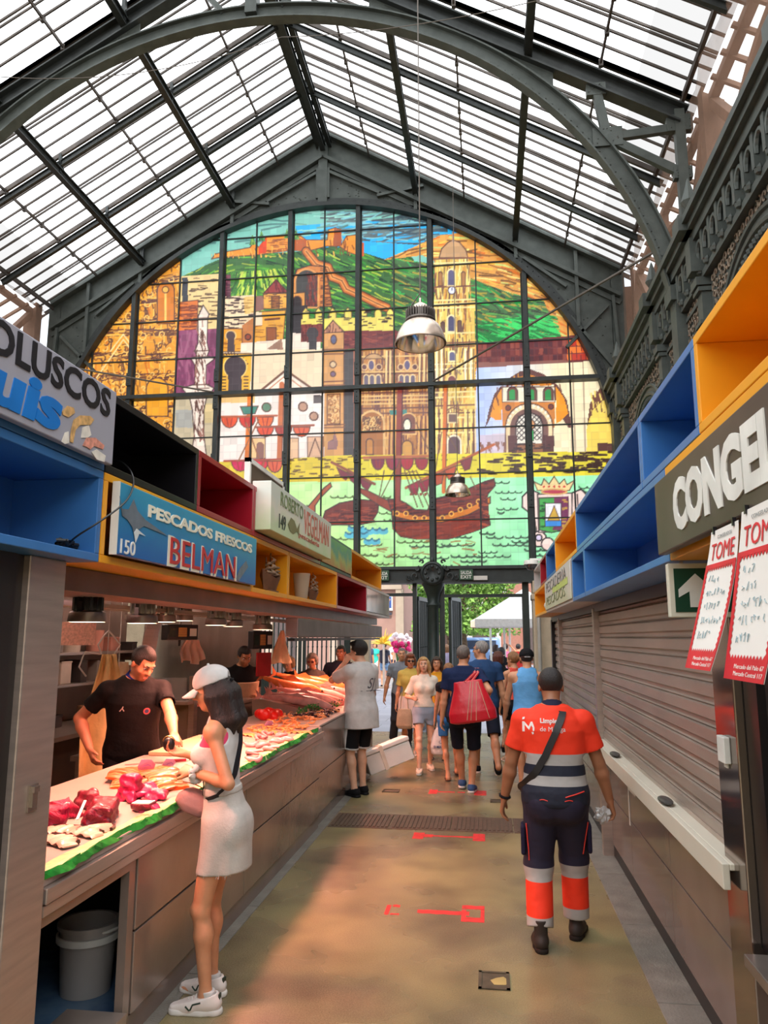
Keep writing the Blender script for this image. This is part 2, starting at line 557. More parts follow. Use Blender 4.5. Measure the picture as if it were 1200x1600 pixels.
# arched iron truss
def arc_ring(mb,r0,r1,y0,y1,a0=0.0,a1=math.pi,n=72,mi=0,legs=None):
 P=[]
 for i in range(n+1):
  a=a0+(a1-a0)*i/n
  P.append((math.cos(a),math.sin(a)))
 path=[(XC+r0*c,ZC+r0*s,XC+r1*c,ZC+r1*s) for c,s in P]
 if legs is not None:
  path=[(XC+r0,legs,XC+r1,legs)]+path+[(XC-r0,legs,XC-r1,legs)]
 vs,fs=[],[]
 for (xa,za,xb,zb) in path:
  vs+=[(xa,y0,za),(xb,y0,zb),(xb,y1,zb),(xa,y1,za)]
 for i in range(len(path)-1):
  a=i*4;b=a+4
  for j in range(4):fs.append((a+j,a+(j+1)%4,b+(j+1)%4,b+j))
 fs+=[(0,1,2,3),tuple(len(vs)-4+j for j in (3,2,1,0))]
 mb.add(vs,fs,mi)
def spandrel(mb,y0,y1,r,top,a0,a1,n=40,zmin=None):
 vs,fs=[],[]
 for i in range(n+1):
  a=a0+(a1-a0)*i/n
  x=XC+r*math.cos(a);z=ZC+r*math.sin(a)
  t=roof_z(x)+top
  vs+=[(x,y0,z),(x,y0,max(t,z)),(x,y1,max(t,z)),(x,y1,z)]
 for i in range(n):
  a=i*4;b=a+4
  for j in range(4):fs.append((a+j,a+(j+1)%4,b+(j+1)%4,b+j))
 fs+=[(0,1,2,3),tuple(len(vs)-4+j for j in (3,2,1,0))]
 mb.add(vs,fs)
mb=MB()
arc_ring(mb,RA,RA+.025,YF-.085,YF+.085,legs=3.0)
arc_ring(mb,RA+.22,RA+.245,YF-.08,YF+.08,legs=3.0)
arc_ring(mb,RA+.02,RA+.23,YF-.015,YF+.015,legs=3.0)
for i in range(150):
 a=math.pi*(i+.5)/150
 p=Vector((XC+(RA+.07)*math.cos(a),YF-.017,ZC+(RA+.07)*math.sin(a)))
 mb.rivet(p,(0,-1,0),.013)
 if i%2:mb.rivet(Vector((XC+RA*math.cos(a),YF-.08,ZC+RA*math.sin(a))),(-math.cos(a),0,-math.sin(a)),.013)
truss=struct(mb.build('roof_truss',IRON))
mb=MB()
for sgn in (-1,1):
 e=XC+sgn*HALF
 mb.ibeam((XC,YF,ZR-.40),(e,YF,ZE-.40),.2,.26,t=.025)
mb.build('rafter_chord',IRON_D,truss)
mb=MB()
mid=math.radians(59)
for sgn in (0,1):
 a0,a1=math.radians(44),math.radians(73)
 if sgn:a0,a1=math.pi-a1,math.pi-a0
 spandrel(mb,YF-.012,YF+.012,RA+.25,-.52,a0,a1,30)
for i in range(60):
 x=XC+random.choice((-1,1))*random.uniform(2.0,3.8)
 mb.rivet((x,YF-.013,roof_z(x)-.58),(0,-1,0),.012)
mb.build('gusset_plate',IRON,truss)
for sgn in (-1,1):
 mb=MB()
 xe=XC+sgn*(HALF-.06)
 ang=math.radians(34)
 nd=Vector((XC+sgn*(RA+.27)*math.cos(ang),YF,ZC+(RA+.27)*math.sin(ang)))
 xr=nd.x-sgn*.12
 mb.bar(nd,(xr,YF,roof_z(xr)-.5),.12,.09,(0,1,0))
 mb.bar(nd,(xe,YF,ZE-.55),.11,.08,(0,1,0))
 mb.bar(nd,(xe,YF,nd.z-.62),.11,.08,(0,1,0))
 mb.bar((xe,YF,ZE-.3),(xe,YF,6.6),.13,.12,(0,1,0))
 for c,s_ in ((nd,.2),(Vector((xe,YF,ZE-.5)),.17),(Vector((xr,YF,roof_z(xr)-.55)),.13),(Vector((xe,YF,nd.z-.62)),.12)):
  mb.box(c.x-s_,c.x+s_,YF-.05,YF+.05,c.z-s_*.7,c.z+s_*.7)
  for k in range(10):
   mb.rivet((c.x+random.uniform(-.85,.85)*s_,YF-.05,c.z+random.uniform(-.6,.6)*s_),(0,-1,0),.014)
 mb.build('strut',IRON,truss)
mb=MB()
for dx in (-.9,0,.9):
 zt=roof_z(XC+dx)-.5
 mb.bar((XC+dx*.5,YF,ZC+RA+.2),(XC+dx,YF,zt),.08,.07,(0,1,0))
mb.box(XC-.09,XC+.09,YF-.09,YF+.09,ZC+RA+.1,ZR-.4)
mb.build('strut',IRON,truss)
mb=MB()
spandrel(mb,YW-.03,YW+.1,RA+.06,-.02,0.001,math.pi-0.001,90)
mb.box(XC+RA+.05,XC+HALF+.1,YW-.03,YW+.1,3.0,ZE+.02)
mb.box(XC-HALF-.1,XC-RA-.05,YW-.03,YW+.1,3.0,ZE+.02)
gable=struct(mb.build('wall_back',IRON))
mb=MB()
arc_ring(mb,RA-.02,RA+.07,YW-.17,YW+.06,legs=3.1)
arc_ring(mb,RA+.07,RA+.19,YW-.075,YW-.03,legs=3.1)
for i in range(120):
 a=math.pi*(i+.5)/120
 mb.rivet((XC+(RA+.13)*math.cos(a),YW-.075,ZC+(RA+.13)*math.sin(a)),(0,-1,0),.016)
mb.build('arch_ring',IRON_D,gable)
mb=MB()
for sgn in (-1,1):
 e=XC+sgn*HALF
 mb.bar((XC,YW-.1,ZR-.04),(e,YW-.1,ZE-.04),.16,.09)
 mb.bar((XC,YW-.09,ZR-.62),(e,YW-.09,ZE-.62),.14,.07)
 mb.bar((XC,YW-.05,ZR-.75),(e,YW-.05,ZE-.75),.05,.10)
 for i in range(70):
  t=(i+.5)/70
  x=XC+sgn*HALF*t
  mb.rivet((x,YW-.06,roof_z(x)-.76),(0,-1,0),.015)
 for dx in (2.03,4.1,5.3):
  x=XC+sgn*dx
  zt=roof_z(x)-.1;a=math.sqrt(max(0,(RA+.1)**2-dx*dx))+ZC
  mb.bar((x,YW-.08,a),(x,YW-.08,zt),.07,.09,(0,1,0))
 for (d0,z0,d1,z1) in ((.15,ZR-1.0,1.25,ZC+RA+.22),(2.2,11.35,1.2,11.2),(4.25,9.55,5.1,8.85),(5.9,8.4,5.05,7.55),(5.95,7.1,5.15,8.2),(6.1,6.6,6.0,8.6),(.12,ZR-.9,.12,ZC+RA+.2)):
  mb.bar((XC+sgn*d0,YW-.07,z0),(XC+sgn*d1,YW-.07,z1),.06,.08,(0,1,0))
 for i in range(90):
  dx=random.uniform(.3,6.0)
  lo=math.sqrt(max(0,(RA+.25)**2-dx*dx))+ZC if dx<RA else ZC
  hi=roof_z(XC+dx)-.85
  if hi>lo:mb.rivet((XC+sgn*dx,YW-.03,random.uniform(lo,hi)),(0,-1,0),.02)
mb.box(XC-.1,XC+.1,YW-.12,YW-.03,ZC+RA+.1,ZR-.3)
mb.build('stiffener',IRON,gable)
# lintel over the gates, with the cast crest
mb=MB()
mb.box(-9.3,1.0,YW-.22,YW+.12,2.86,3.14)
mb.box(-9.3,1.03,YW-.30,YW+.16,3.10,3.16)
mb.box(-9.3,1.03,YW-.28,YW+.16,2.84,2.89)
lint=struct(mb.build('lintel_beam',IRON_D))
XCOL=-1.03
mb=MB()
mb.lathe([(.21,2.50),(.16,2.55),(.10,2.58)],(XCOL,YW-.2,0),16)
mb=MB()
yy=YW-.33
mb.lathe([(0,0),(.06,.0),(.08,-.02),(.17,-.02),(.19,-.045),(.22,-.03),(.235,0),(.235,.03)],(XCOL,yy,3.02),24,axis=(0,1,0))
for i in range(8):
 a=i*math.pi/4
 mb.ball((XCOL+.13*math.cos(a),yy-.02,3.02+.13*math.sin(a)),.035,8)
for sgn in (-1,1):
 for (cx,cz,r,t0,t1) in ((.33,2.97,.085,-1,5),(.30,3.11,.06,2,7),(.46,2.95,.055,-2,4),(.2,3.24,.05,0,5)):
  pts=[(XCOL+sgn*(cx+r*(1-.10*k)*math.cos(t0+(t1-t0)*k/9)),yy+.02,cz+r*(1-.10*k)*math.sin(t0+(t1-t0)*k/9)) for k in range(10)]
  mb.tube(pts,.02,6)
mb.ball((XCOL,yy,3.27),(.05,.04,.07),10)
mb.build('cast_crest',IRON_D,lint,smooth=True)
def exit_sign(label,x0,x1,z0,z1,y,body,nrm=-1):
 t=thing('exit_sign',label,'exit sign',((x0+x1)/2,y,z0))
 hw,h=(x1-x0)/2,z1-z0
 MB().box(-hw,hw,-.02,.02,0,h).build('sign_panel',pbr('exit_green',rgb(40,78,50),.4),t,bevel=.003)
 WHT=pbr('sign_white',rgb(232,230,222),.5)
 for i,w in enumerate(body):
  lettering('lettering',w,WHT,(-hw*.8,-.022,h*(.53 if i==0 else .12)),(1,0,0),(0,0,1),width=hw*1.6,height=h*.33,bold=.012,parent=t)
 return t
exit_sign('green SALIDA EXIT sign on the lintel right of the central column',-.51,-.25,2.885,3.085,YW-.33,('SALIDA','EXIT'))
exit_sign('green SALIDA EXIT sign on the lintel at the end of the left stalls',-2.13,-1.87,2.885,3.085,YW-.33,('SALIDA','EXIT'))
tag(MB().box(-.24,.02,YW-.34,YW-.30,2.88,2.96).build('plaque',pbr('plaque_white',rgb(214,208,200),.5)),'small blank white plaque on the lintel next to the exit sign','plaque')
# cast column, gate leaves
mb=MB()
mb.lathe([(.16,0),(.16,.25),(.12,.3),(.115,1.2),(.13,1.22),(.13,1.3),(.11,1.33),(.105,2.35),(.14,2.42),(.11,2.48),(.13,2.6),(.2,2.78),(.22,2.80),(.22,2.86)],(XCOL,YW-.1,0),20,cap=True)
struct(mb.build('column',GATE,smooth=True))
def gate_leaf(label,x,y,ang,w=.95,h=2.58):
 t=thing('gate_leaf',label,'gate',(x,y,0.02),ang,'green iron gate leaves of the market door')
 f=MB()
 f.box(0,.06,-.03,.03,0,h).box(w-.06,w,-.03,.03,0,h).box(0,w,-.03,.03,0,.1).box(0,w,-.03,.03,h-.08,h).box(0,w,-.03,.03,1.0,1.07)
 f.build('gate_frame',GATE,t)
 n=9
 b=MB()
 for i in range(n):
  xx=.06+(w-.12)*(i+.5)/n
  b.box(xx-.012,xx+.012,-.012,.012,.08,h-.04)
  b.ball((xx,0,1.6),.022,6);b.ball((xx,0,.62),.022,6)
 b.build('gate_bars',GATE,t)
 MB().box(.06,w-.06,-.008,.008,.1,1.0).build('kick_plate',GATE,t)
 return t
gate_leaf('green iron gate leaf folded open left of the central column',-1.36,YW+.05,math.radians(82))
gate_leaf('green iron gate leaf folded open right of the central column',-.72,YW+.05,math.radians(80))
gate_leaf('green iron gate leaf folded open at the right edge of the door',.70,YW+.05,math.radians(84))
gate_leaf('closed green iron gate leaf seen over the fish counter',-4.62,YW+.02,0,w=.95)
gate_leaf('closed green gate leaf with bars behind the grey-haired customer',-3.64,YW+.02,0,w=.95)
mb=MB()
for (x0,x1) in ((-.92,-.82),(.68,.80),(-1.44,-1.36),(-2.78,-2.62)):
 mb.box(x0,x1,YW-.06,YW+.06,0,2.86)
mb.box(-.9,.8,YW-.04,YW+.04,2.57,2.63)
mb.box(-2.7,-1.4,YW-.04,YW+.04,2.60,2.66)
struct(mb.build('door_1',GATE))
mb=MB()
mb.box(-9.4,-4.66,YW-.1,YW+.25,0,2.84).box(-2.66,-2.3,YW-.1,YW+.2,0,2.84)
struct(mb.build('wall_gate',STONE))
mb=MB()
mb.box(.86,1.22,YW-.3,YW+.2,0,2.55).box(.84,1.26,YW-.34,YW+.2,2.5,2.62).box(.86,1.2,YW-.36,YW+.2,2.62,2.86)
mb.box(1.22,2.9,YW-.1,YW+.2,0,3.2)
struct(mb.build('wall_pier',STONE,bevel=.02))
PIPE=pbr('bare_pipe',rgb(190,184,176),.4,.4)
tag(MB().tube([(.95,YW-.45,0),(.95,YW-.45,2.55)],.035,10).build('pipe',PIPE,smooth=True),'pale vertical pipe beside the stone pier at the right of the door','pipe')
# cast-iron arcade on the right, nets and eaves
XA=2.7
def arcade(sgn,xa,name,y0,y1,full):
 """sgn=-1: faces towards -X"""
 def bx(mb,d0,d1,ya,yb,za,zb):mb.box(min(xa+sgn*d0,xa+sgn*d1),max(xa+sgn*d0,xa+sgn*d1),ya,yb,za,zb)
 mb=MB()
 bx(mb,0,.34,y0,y1,6.58,6.66);bx(mb,0,.28,y0,y1,6.50,6.58);bx(mb,0,.22,y0,y1,6.38,6.50);bx(mb,0,.10,y0,y1,6.0,6.38)
 bx(mb,0,.14,y0,y1,5.92,6.0)
 root=struct(mb.build(name,IRON))
 if not full:
  mb=MB();bx(mb,-.1,.02,y0,y1,3.0,5.95);mb.build('panel',IRON,root)
  return root
 mb=MB()
 y=y0+.1
 while y<y1:
  bx(mb,.02,.20,y-.035,y+.035,6.02,6.38)
  mb.ball((xa+sgn*.15,y,6.02),(.05,.05,.06),8)
  pts=[(xa+sgn*.17,y+.14+.115*math.cos(t),6.15+.17*math.sin(t)) for t in np.linspace(0,math.pi,8)]
  mb.tube(pts,.028,6)
  bx(mb,.26,.32,y+.04,y+.10,6.66,6.70)
  y+=.28
 mb.build('bracket_frieze',IRON,root)
 for bc in [b for b in (12.25,7.15) if y0-2<b<y1+1]:
  mb=MB()
  for dy in (-1.52,1.52):
   yy=bc+dy
   bx(mb,0,.16,yy-.09,yy+.09,2.6,5.9)
   for zz in (3.6,4.25,4.8,5.35,5.75):bx(mb,0,.20,yy-.115,yy+.115,zz,zz+.05)
   bx(mb,0,.22,yy-.12,yy+.12,5.82,5.92)
   bx(mb,.02,.26,yy-.10,yy+.10,6.0,6.42)
   bx(mb,.02,.38,yy-.14,yy+.14,6.5,6.70)
   mb.lathe([(.05,6.7),(.09,6.76),(.05,6.84),(.10,6.93),(.06,7.05),(.02,7.2),(0,7.25)],(xa+sgn*.2,yy,0),10)
  mb.build('pilaster',IRON,root)
  R_=1.28;zc=4.35
  mb=MB()
  n=30;vs,fs=[],[]
  for i in range(n+1):
   a=math.pi*i/n
   yy,zz=bc+R_*math.cos(a),zc+R_*math.sin(a)
   vs+=[(xa,yy,zz),(xa,yy,5.95),(xa+sgn*.05,yy,5.95),(xa+sgn*.05,yy,zz)]
  for i in range(n):
   a=i*4;b=a+4
   for j in range(4):fs.append((a+j,a+(j+1)%4,b+(j+1)%4,b+j))
  mb.add(vs,fs)
  bx(mb,0,.05,bc-1.45,bc-R_,2.6,5.95);bx(mb,0,.05,bc+R_,bc+1.45,2.6,5.95)
  for r2,th in ((R_+.03,.035),(R_+.16,.03)):
   mb.tube([(xa+sgn*.06,bc+r2*math.cos(t),zc+r2*math.sin(t)) for t in np.linspace(0,math.pi,40)],th,6)
  for i in range(46):
   a=math.pi*(i+.5)/46
   mb.ball((xa+sgn*.03,bc+(R_-.03)*math.cos(a),zc+(R_-.03)*math.sin(a)),.045,6)
  mb.build('scalloped_arch',IRON,root)
 mb=MB();pan=MB()
 bx(pan,0,.03,y0,y1,5.30,5.95)
 for (pa,pb) in ((8.75,10.7),(13.8,14.7),(3.9,5.6)):
  if pb<y0:continue
  bx(pan,.0,.04,pa,pb,2.6,5.9)
  for (za,zb) in ((2.7,5.82),):
   for yy in (pa+.05,pb-.05):bx(pan,.04,.09,yy-.03,yy+.03,za,zb)
   bx(pan,.04,.09,pa,pb,zb-.05,zb);bx(pan,.04,.09,pa,pb,4.6,4.66)
 def scroll(y,z,r,ph):
  pts=[(xa+sgn*.065,y+r*(1-.085*k)*math.cos(ph+k*.62),z+r*(1-.085*k)*math.sin(ph+k*.62)) for k in range(11)]
  mb.tube(pts,.012,4,cap=False)
 rng=random.Random(3)
 y=y0+.05
 while y<y1:
  z=3.9
  while z<5.88:
   ok=True
   for bc in (12.25,7.15):
    if (y-bc)**2+(z-4.35)**2<1.47**2 or (abs(y-bc)<1.47 and z<4.35):ok=False
    if abs(abs(y-bc)-1.52)<.13:ok=False
   if ok:scroll(y+rng.uniform(-.02,.02),z,.062,rng.uniform(0,6))
   z+=.115
  y+=.115
 pan.build('panel',IRON,root)
 mb.build('filigree',RUST,root)
 mb=MB()
 for yy in (YF,YW-.12):
  bx(mb,-.02,.2,yy-.14,yy+.14,2.0,6.2)
  bx(mb,0,.26,yy-.17,yy+.17,6.1,6.3)
 mb.build('column',IRON,root)
 return root
arcade(-1,XA,'wall_right',3.2,YW-.05,True)
arcade(1,XC-HALF-.0,'wall_left',3.2,YW-.05,False)
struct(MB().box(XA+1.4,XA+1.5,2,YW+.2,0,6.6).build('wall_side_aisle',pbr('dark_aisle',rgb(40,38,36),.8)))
def net_mat():
 m=bpy.data.materials.new('brown_bird_netting');m.use_nodes=True
 nt=m.node_tree;b=nt.nodes['Principled BSDF'];b.inputs['Base Color'].default_value=rgb(150,118,98);b.inputs['Roughness'].default_value=.9
 n=nt.nodes.new('ShaderNodeTexNoise');n.inputs['Scale'].default_value=3.0;n.inputs['Detail'].default_value=3
 tc=nt.nodes.new('ShaderNodeTexCoord');nt.links.new(tc.outputs['Object'],n.inputs['Vector'])
 mr=nt.nodes.new('ShaderNodeMapRange');mr.inputs['To Min'].default_value=.30;mr.inputs['To Max'].default_value=.62
 nt.links.new(n.outputs['Fac'],mr.inputs['Value']);nt.links.new(mr.outputs[0],b.inputs['Alpha'])
 return m
NET=net_mat()
def net(x,y0,y1,z0,z1,label,sgn):
 nx,nz=40,8;vs,fs=[],[]
 for i in range(nx+1):
  for j in range(nz+1):
   y=y0+(y1-y0)*i/nx;z=z0+(z1-z0)*j/nz
   vs.append((x+.04*math.sin(y*3.1+z)+.03*math.sin(y*7+z*2),y,z))
 for i in range(nx):
  for j in range(nz):
   a=i*(nz+1)+j;fs.append((a,a+1,a+nz+2,a+nz+1))
 o=MB().add(vs,fs).build('bird_netting',NET,smooth=True)
 return tag(o,label,'netting')
net(XA+.16,3.0,YW-.1,6.66,9.0,'brown bird netting stretched above the cast iron arcade on the right',1)
net(XC-HALF-.13,3.0,YW-.1,6.66,9.0,'brown bird netting high on the left side of the hall',-1)
BROWN=pbr('rusty_brown_lattice',rgb(134,104,86),.8,0,.2,4)
for sgn in (-1,1):
 xe=XC+sgn*(HALF+.02)
 mb=MB()
 mb.bar((xe,3,ZE-.10),(xe,YW,ZE-.10),.05,.08)
 struct(mb.build('eave_beam',IRON_B))
 mb=MB()
 xl=xe+sgn*.32
 for b0 in (YW-.1,YF+.05,4.65):
  mb.bar((xl,b0-.15,6.6),(xl,b0-.15,9.1),.28,.22,(0,1,0))
  b1=b0-BAY
  mb.bar((xl,b0-.2,8.9),(xl,b0-2.0,6.9),.12,.12)
  mb.bar((xl,b0-2.4,6.8),(xl,b0-2.4,9.0),.1,.1,(0,1,0))
  mb.bar((xl,b1+.2,8.9),(xl,b1+1.8,6.9),.12,.12)
  mb.tube([(xl,b0-2.5+2.2*math.cos(t),6.6+1.8*math.sin(t)) for t in np.linspace(0,math.pi,20)],.07,6)
 mb.bar((xl,3,8.95),(xl,YW,8.95),.12,.18)
 mb.bar((xl,3,7.75),(xl,YW,7.75),.08,.1)
 mb.bar((xl,3,6.72),(xl,YW,6.72),.12,.18)
 struct(mb.build('lattice_girder',BROWN))
 mb=MB()
 xo=xe+sgn*4.2
 a=(xe+sgn*.2,-20.9,9.0);b=(xo,-20.9,6.8);c=(xo,YW+.1,6.8);d=(xe+sgn*.2,YW+.1,9.0)
 mb.quad(*((a,b,c,d) if sgn<0 else (d,c,b,a)))
 g=struct(mb.build('roof_glazing',ROOF,fix=False))
 mb=MB()
 y=2.0
 while y<YW:
  mb.bar((xe+sgn*.2,y,8.95),(xo,y,6.75),.05,.06);y+=.42
 for q in (.3,.6,.85):
  x=xe+sgn*(.2+4*q);z=9.0-2.2*q-.08
  mb.bar((x,2,z),(x,YW,z),.07,.1)
 mb.build('glazing_bars',BROWN,g)
struct(MB().box(-16,10,-21.2,-20.95,0,12.9).build('wall_front',pbr('pale_hall_wall',rgb(190,176,160),.8)))
struct(MB().box(-16,XC-HALF-4.2,-21,YW,0,7).build('wall_far_left',pbr('pale_hall_wall',rgb(190,176,160),.8)))
struct(MB().box(XC+HALF+4.2,10,-21,YW,0,7).build('wall_far_right',pbr('pale_hall_wall',rgb(190,176,160),.8)))
struct(MB().box(2.86,7.2,YW-.02,YW+.2,3,8.8).build('wall_aisle_end',pbr('aisle_brown_board',rgb(150,116,98),.8,0,.1)))
ROD=pbr('wire_grey',rgb(96,88,80),.5,.4)
def rod(label,pts,r):
 o=MB().tube(pts,r,6).build('tie_rod' if r>.01 else 'wire',ROD)
 tag(o,label,'rod' if r>.01 else 'wire')
rod('straight tie rod from the right arch foot to the window crossbar',[(2.62,YF+.3,7.15),(-1.0,YW-.15,6.93)],.022)
rod('straight tie rod from the left stalls up to the window crossbar',[(-9.0,YF+2.5,7.0),(-5.55,YW-.15,6.9)],.018)
def sag(a,b,s,n=14):
 a,b=Vector(a),Vector(b)
 return [a.lerp(b,i/n)-Vector((0,0,s*4*(i/n)*(1-i/n))) for i in range(n+1)]
rod('slack wire crossing under the roof on the left',sag(at(0,120,Y=8.6),at(440,58,Y=9.4),.25),.006)
rod('slack wire crossing under the roof on the right',sag(at(440,58,Y=9.4),at(960,-30,Y=7.5),.15),.006)
for (px,y0_,y1_,YY) in ((103,140,300,8.0),(88,300,520,8.5),(495,40,120,9.0),(732,30,170,8.6)):
 pass
# the great painted window (glass colour set tile by tile)
def build_window():
 DX=0.0165
 x0,x1,z0,z1=XC-RA-.01,XC+RA+.01,3.14,ZC+RA+.01
 nx=int((x1-x0)/DX)+1;nz=int((z1-z0)/DX)+1
 gx=np.linspace(x0,x1,nx);gz=np.linspace(z0,z1,nz)
 GX,GZ=np.meshgrid(gx,gz,indexing='ij')
 D=np.stack([GX,np.full_like(GX,YW),GZ-CAM_H],-1)
 dz=D @ _F
 PX=600+FPX*(D @ _R)/dz
 PY=800-FPX*(D @ _U)/dz
 IMG=np.zeros(GX.shape+(3,));IMG[:]=[236,204,158]
 rng=np.random.default_rng(11)
 def box(xa,xb,ya,yb):
  P=[at(x,y,Y=YW) for x in (xa,xb) for y in (ya,yb)]
  i0=int((min(p.x for p in P)-x0)/(gx[1]-gx[0]));i1=int((max(p.x for p in P)-x0)/(gx[1]-gx[0]))+2
  j0=int((min(p.z for p in P)-z0)/(gz[1]-gz[0]));j1=int((max(p.z for p in P)-z0)/(gz[1]-gz[0]))+2
  i0,j0,i1,j1=max(0,i0),max(0,j0),min(nx,i1),min(nz,j1)
  if i1<=i0 or j1<=j0:return None
  return slice(i0,i1),slice(j0,j1)
 def inside(pts,X,Y):
  r=np.zeros(X.shape,bool);n=len(pts)
  for i in range(n):
   (ax,ay),(bx,by)=pts[i],pts[(i+1)%n]
   if ay==by:continue
   c=((ay>Y) !=(by>Y)) & (X<(bx-ax)*(Y-ay)/(by-ay)+ax)
   r ^=c
  return r
 def bb(pts,pad=2):
  xs=[p[0] for p in pts];ys=[p[1] for p in pts]
  return box(min(xs)-pad,max(xs)+pad,min(ys)-pad,max(ys)+pad)
 def poly(pts,c,outline=None,w=1.0,mix=1.0):
  s=bb(pts)
  if s is None:return
  m=inside(pts,PX[s],PY[s])
  IMG[s][m]=IMG[s][m]*(1-mix)+np.array(c)*mix
  if outline is not None:line(list(pts)+[pts[0]],outline,w)
 def line(pts,c,w=1.0,jit=0,clip=None):
  for (ax,ay),(bx,by) in zip(pts[:-1],pts[1:]):
   s=box(min(ax,bx)-w-2,max(ax,bx)+w+2,min(ay,by)-w-2,max(ay,by)+w+2)
   if s is None:continue
   X,Y=PX[s],PY[s]
   dx,dy=bx-ax,by-ay
   L2=dx*dx+dy*dy+1e-9
   t=np.clip(((X-ax)*dx+(Y-ay)*dy)/L2,0,1)
   d=np.hypot(X-ax-t*dx,Y-ay-t*dy)
   a=np.clip(w*.5+.6-d,0,1)[...,None]
   if clip is not None:a=a*inside(clip,X,Y)[...,None]
   IMG[s]=IMG[s]*(1-a)+np.array(c)*a
 def rect(xa,ya,xb,yb,c,o=None,w=1.0):poly([(xa,ya),(xb,ya),(xb,yb),(xa,yb)],c,o,w)
 def disc(cx,cy,r,c,o=None,w=1.0,ry=None):
  ry=ry or r
  poly([(cx+r*math.cos(t),cy+ry*math.sin(t)) for t in np.linspace(0,2*math.pi,24,endpoint=False)],c,o,w)
 def arch(xa,xb,ytop,ybot,c,o=None,w=1.0):
  r=(xb-xa)/2;cx=(xa+xb)/2
  poly([(xa,ybot)]+[(cx-r*math.cos(t),ytop+r-r*math.sin(t)) for t in np.linspace(0,math.pi,14)]+[(xb,ybot)],c,o,w)
 def hatch(region,cols,n,ang,ln,w=1.2,spread=.15,fan=None):
  xs=[p[0] for p in region];ys=[p[1] for p in region]
  for _ in range(n):
   x=rng.uniform(min(xs),max(xs));y=rng.uniform(min(ys),max(ys))
   a=ang+rng.normal(0,spread)
   if fan:a=fan(x,y)+rng.normal(0,spread*.6)
   l=ln*rng.uniform(.5,1.3)
   c=cols[rng.integers(len(cols))]
   bend=rng.uniform(-.15,.15)
   p=[(x-math.cos(a-bend)*l/2,y-math.sin(a-bend)*l/2),(x,y),(x+math.cos(a+bend)*l/2,y+math.sin(a+bend)*l/2)]
   line(p,c,w*rng.uniform(.6,1.4),clip=region)
 def dashes(region,n,c=(60,44,40),ln=9,w=1.6):
  hatch(region,[c],n,0.0,ln,w,.05)
 def curls(region,cols,n,r=5,w=1.1):
  xs=[p[0] for p in region];ys=[p[1] for p in region]
  for _ in range(n):
   x=rng.uniform(min(xs),max(xs));y=rng.uniform(min(ys),max(ys))
   rr=r*rng.uniform(.5,1.4);a0=rng.uniform(0,6.28);sp=rng.uniform(2.5,6)
   line([(x+rr*(1-.1*k)*math.cos(a0+sp*k/6),y+rr*(1-.1*k)*math.sin(a0+sp*k/6)) for k in range(7)],cols[rng.integers(len(cols))],w,clip=region)
 DK=(66,46,46);DK2=(96,62,52)
 # ---- sky
 poly([(270,300),(760,300),(760,440),(270,440)],(128,190,168))
 poly([(462,352),(560,345),(700,345),(720,372),(640,400),(560,412),(462,380)],(48,172,226))
 hatch([(500,320),(700,320),(700,385),(500,372)],[(92,104,104),(108,122,116),(70,84,90),(130,190,190)],170,-.08,46,2.4,.12)
 hatch([(300,320),(560,320),(560,372),(300,400)],[(150,208,186),(110,160,140),(90,130,122)],60,-.1,40,2.2,.1)
 # ---- hills
 hillL=[(284,431),(320,414),(348,402),(400,396),(470,392),(520,384),(556,390),(600,404),(640,396),(690,470),(690,545),(560,545),(470,560),(330,500),(284,470)]
 poly(hillL,(64,104,56))
 fanL=lambda x,y:-.5+(x-300)/200*1.3 if x<480 else .35
 hatch(hillL,[(108,176,62),(60,140,58),(38,66,48),(178,192,66),(84,150,52),(36,60,44)],900,.3,22,1.7,.15,fan=fanL)
 poly([(352,415),(345,500),(450,470),(440,412)],(90,150,50),mix=.35)
 hatch([(358,425),(450,418),(450,470),(358,500)],[(170,205,66),(60,120,50),(206,208,84),(48,84,44)],240,1.0,26,1.6,.2,fan=lambda x,y:2.2-(x-355)/95*1.3)
 hillR=[(598,406),(640,388),(690,366),(716,364),(770,380),(840,440),(905,520),(930,560),(925,610),(740,610),(740,440),(660,398)]
 poly(hillR,(222,152,70))
 hatch(hillR,[(240,180,70),(196,206,110),(214,112,44),(120,78,44),(236,214,120),(150,92,48)],560,.2,34,2.0,.15,fan=lambda x,y:-.35+(x-620)/300*1.0)
 greenR=[(612,402),(680,412),(742,436),(790,455),(850,470),(872,520),(880,545),(742,538),(690,540),(612,470)]
 poly(greenR,(72,110,64))
 hatch(greenR,[(58,176,82),(40,136,60),(58,76,50),(96,160,72),(54,64,48),(170,150,60)],520,.35,28,2.0,.18)
 hatch([(745,500),(870,490),(880,542),(745,538)],[(60,196,92),(34,120,56)],160,.25,36,2.2,.15)
 # ---- fortress on the hill
 OR=(232,142,54);OR2=(206,110,48)
 poly([(330,404),(336,396),(390,386),(396,378),(404,386),(415,370),(452,367),(470,368),(478,374),(511,374),(513,358),(524,355),(532,358),(533,382),(541,368),(556,366),(558,398),(545,394),(530,384),(510,384),(480,392),(455,390),(400,398),(340,402)],OR,DK2,1.2)
 poly([(403,386),(416,370),(416,394),(403,397)],(214,72,44))
 poly([(452,367),(478,374),(478,392),(455,390)],(176,88,48));poly([(522,356),(533,358),(533,383),(520,384)],(170,84,50))
 poly([(560,378),(568,378),(568,400),(560,400)],(206,92,50))
 dashes([(416,372),(450,370),(450,392),(416,394)],26,(140,70,40),11,1.2)
 hatch([(330,396),(560,366),(560,398),(330,404)],[(120,62,42),(246,176,80)],80,1.4,12,1.2)
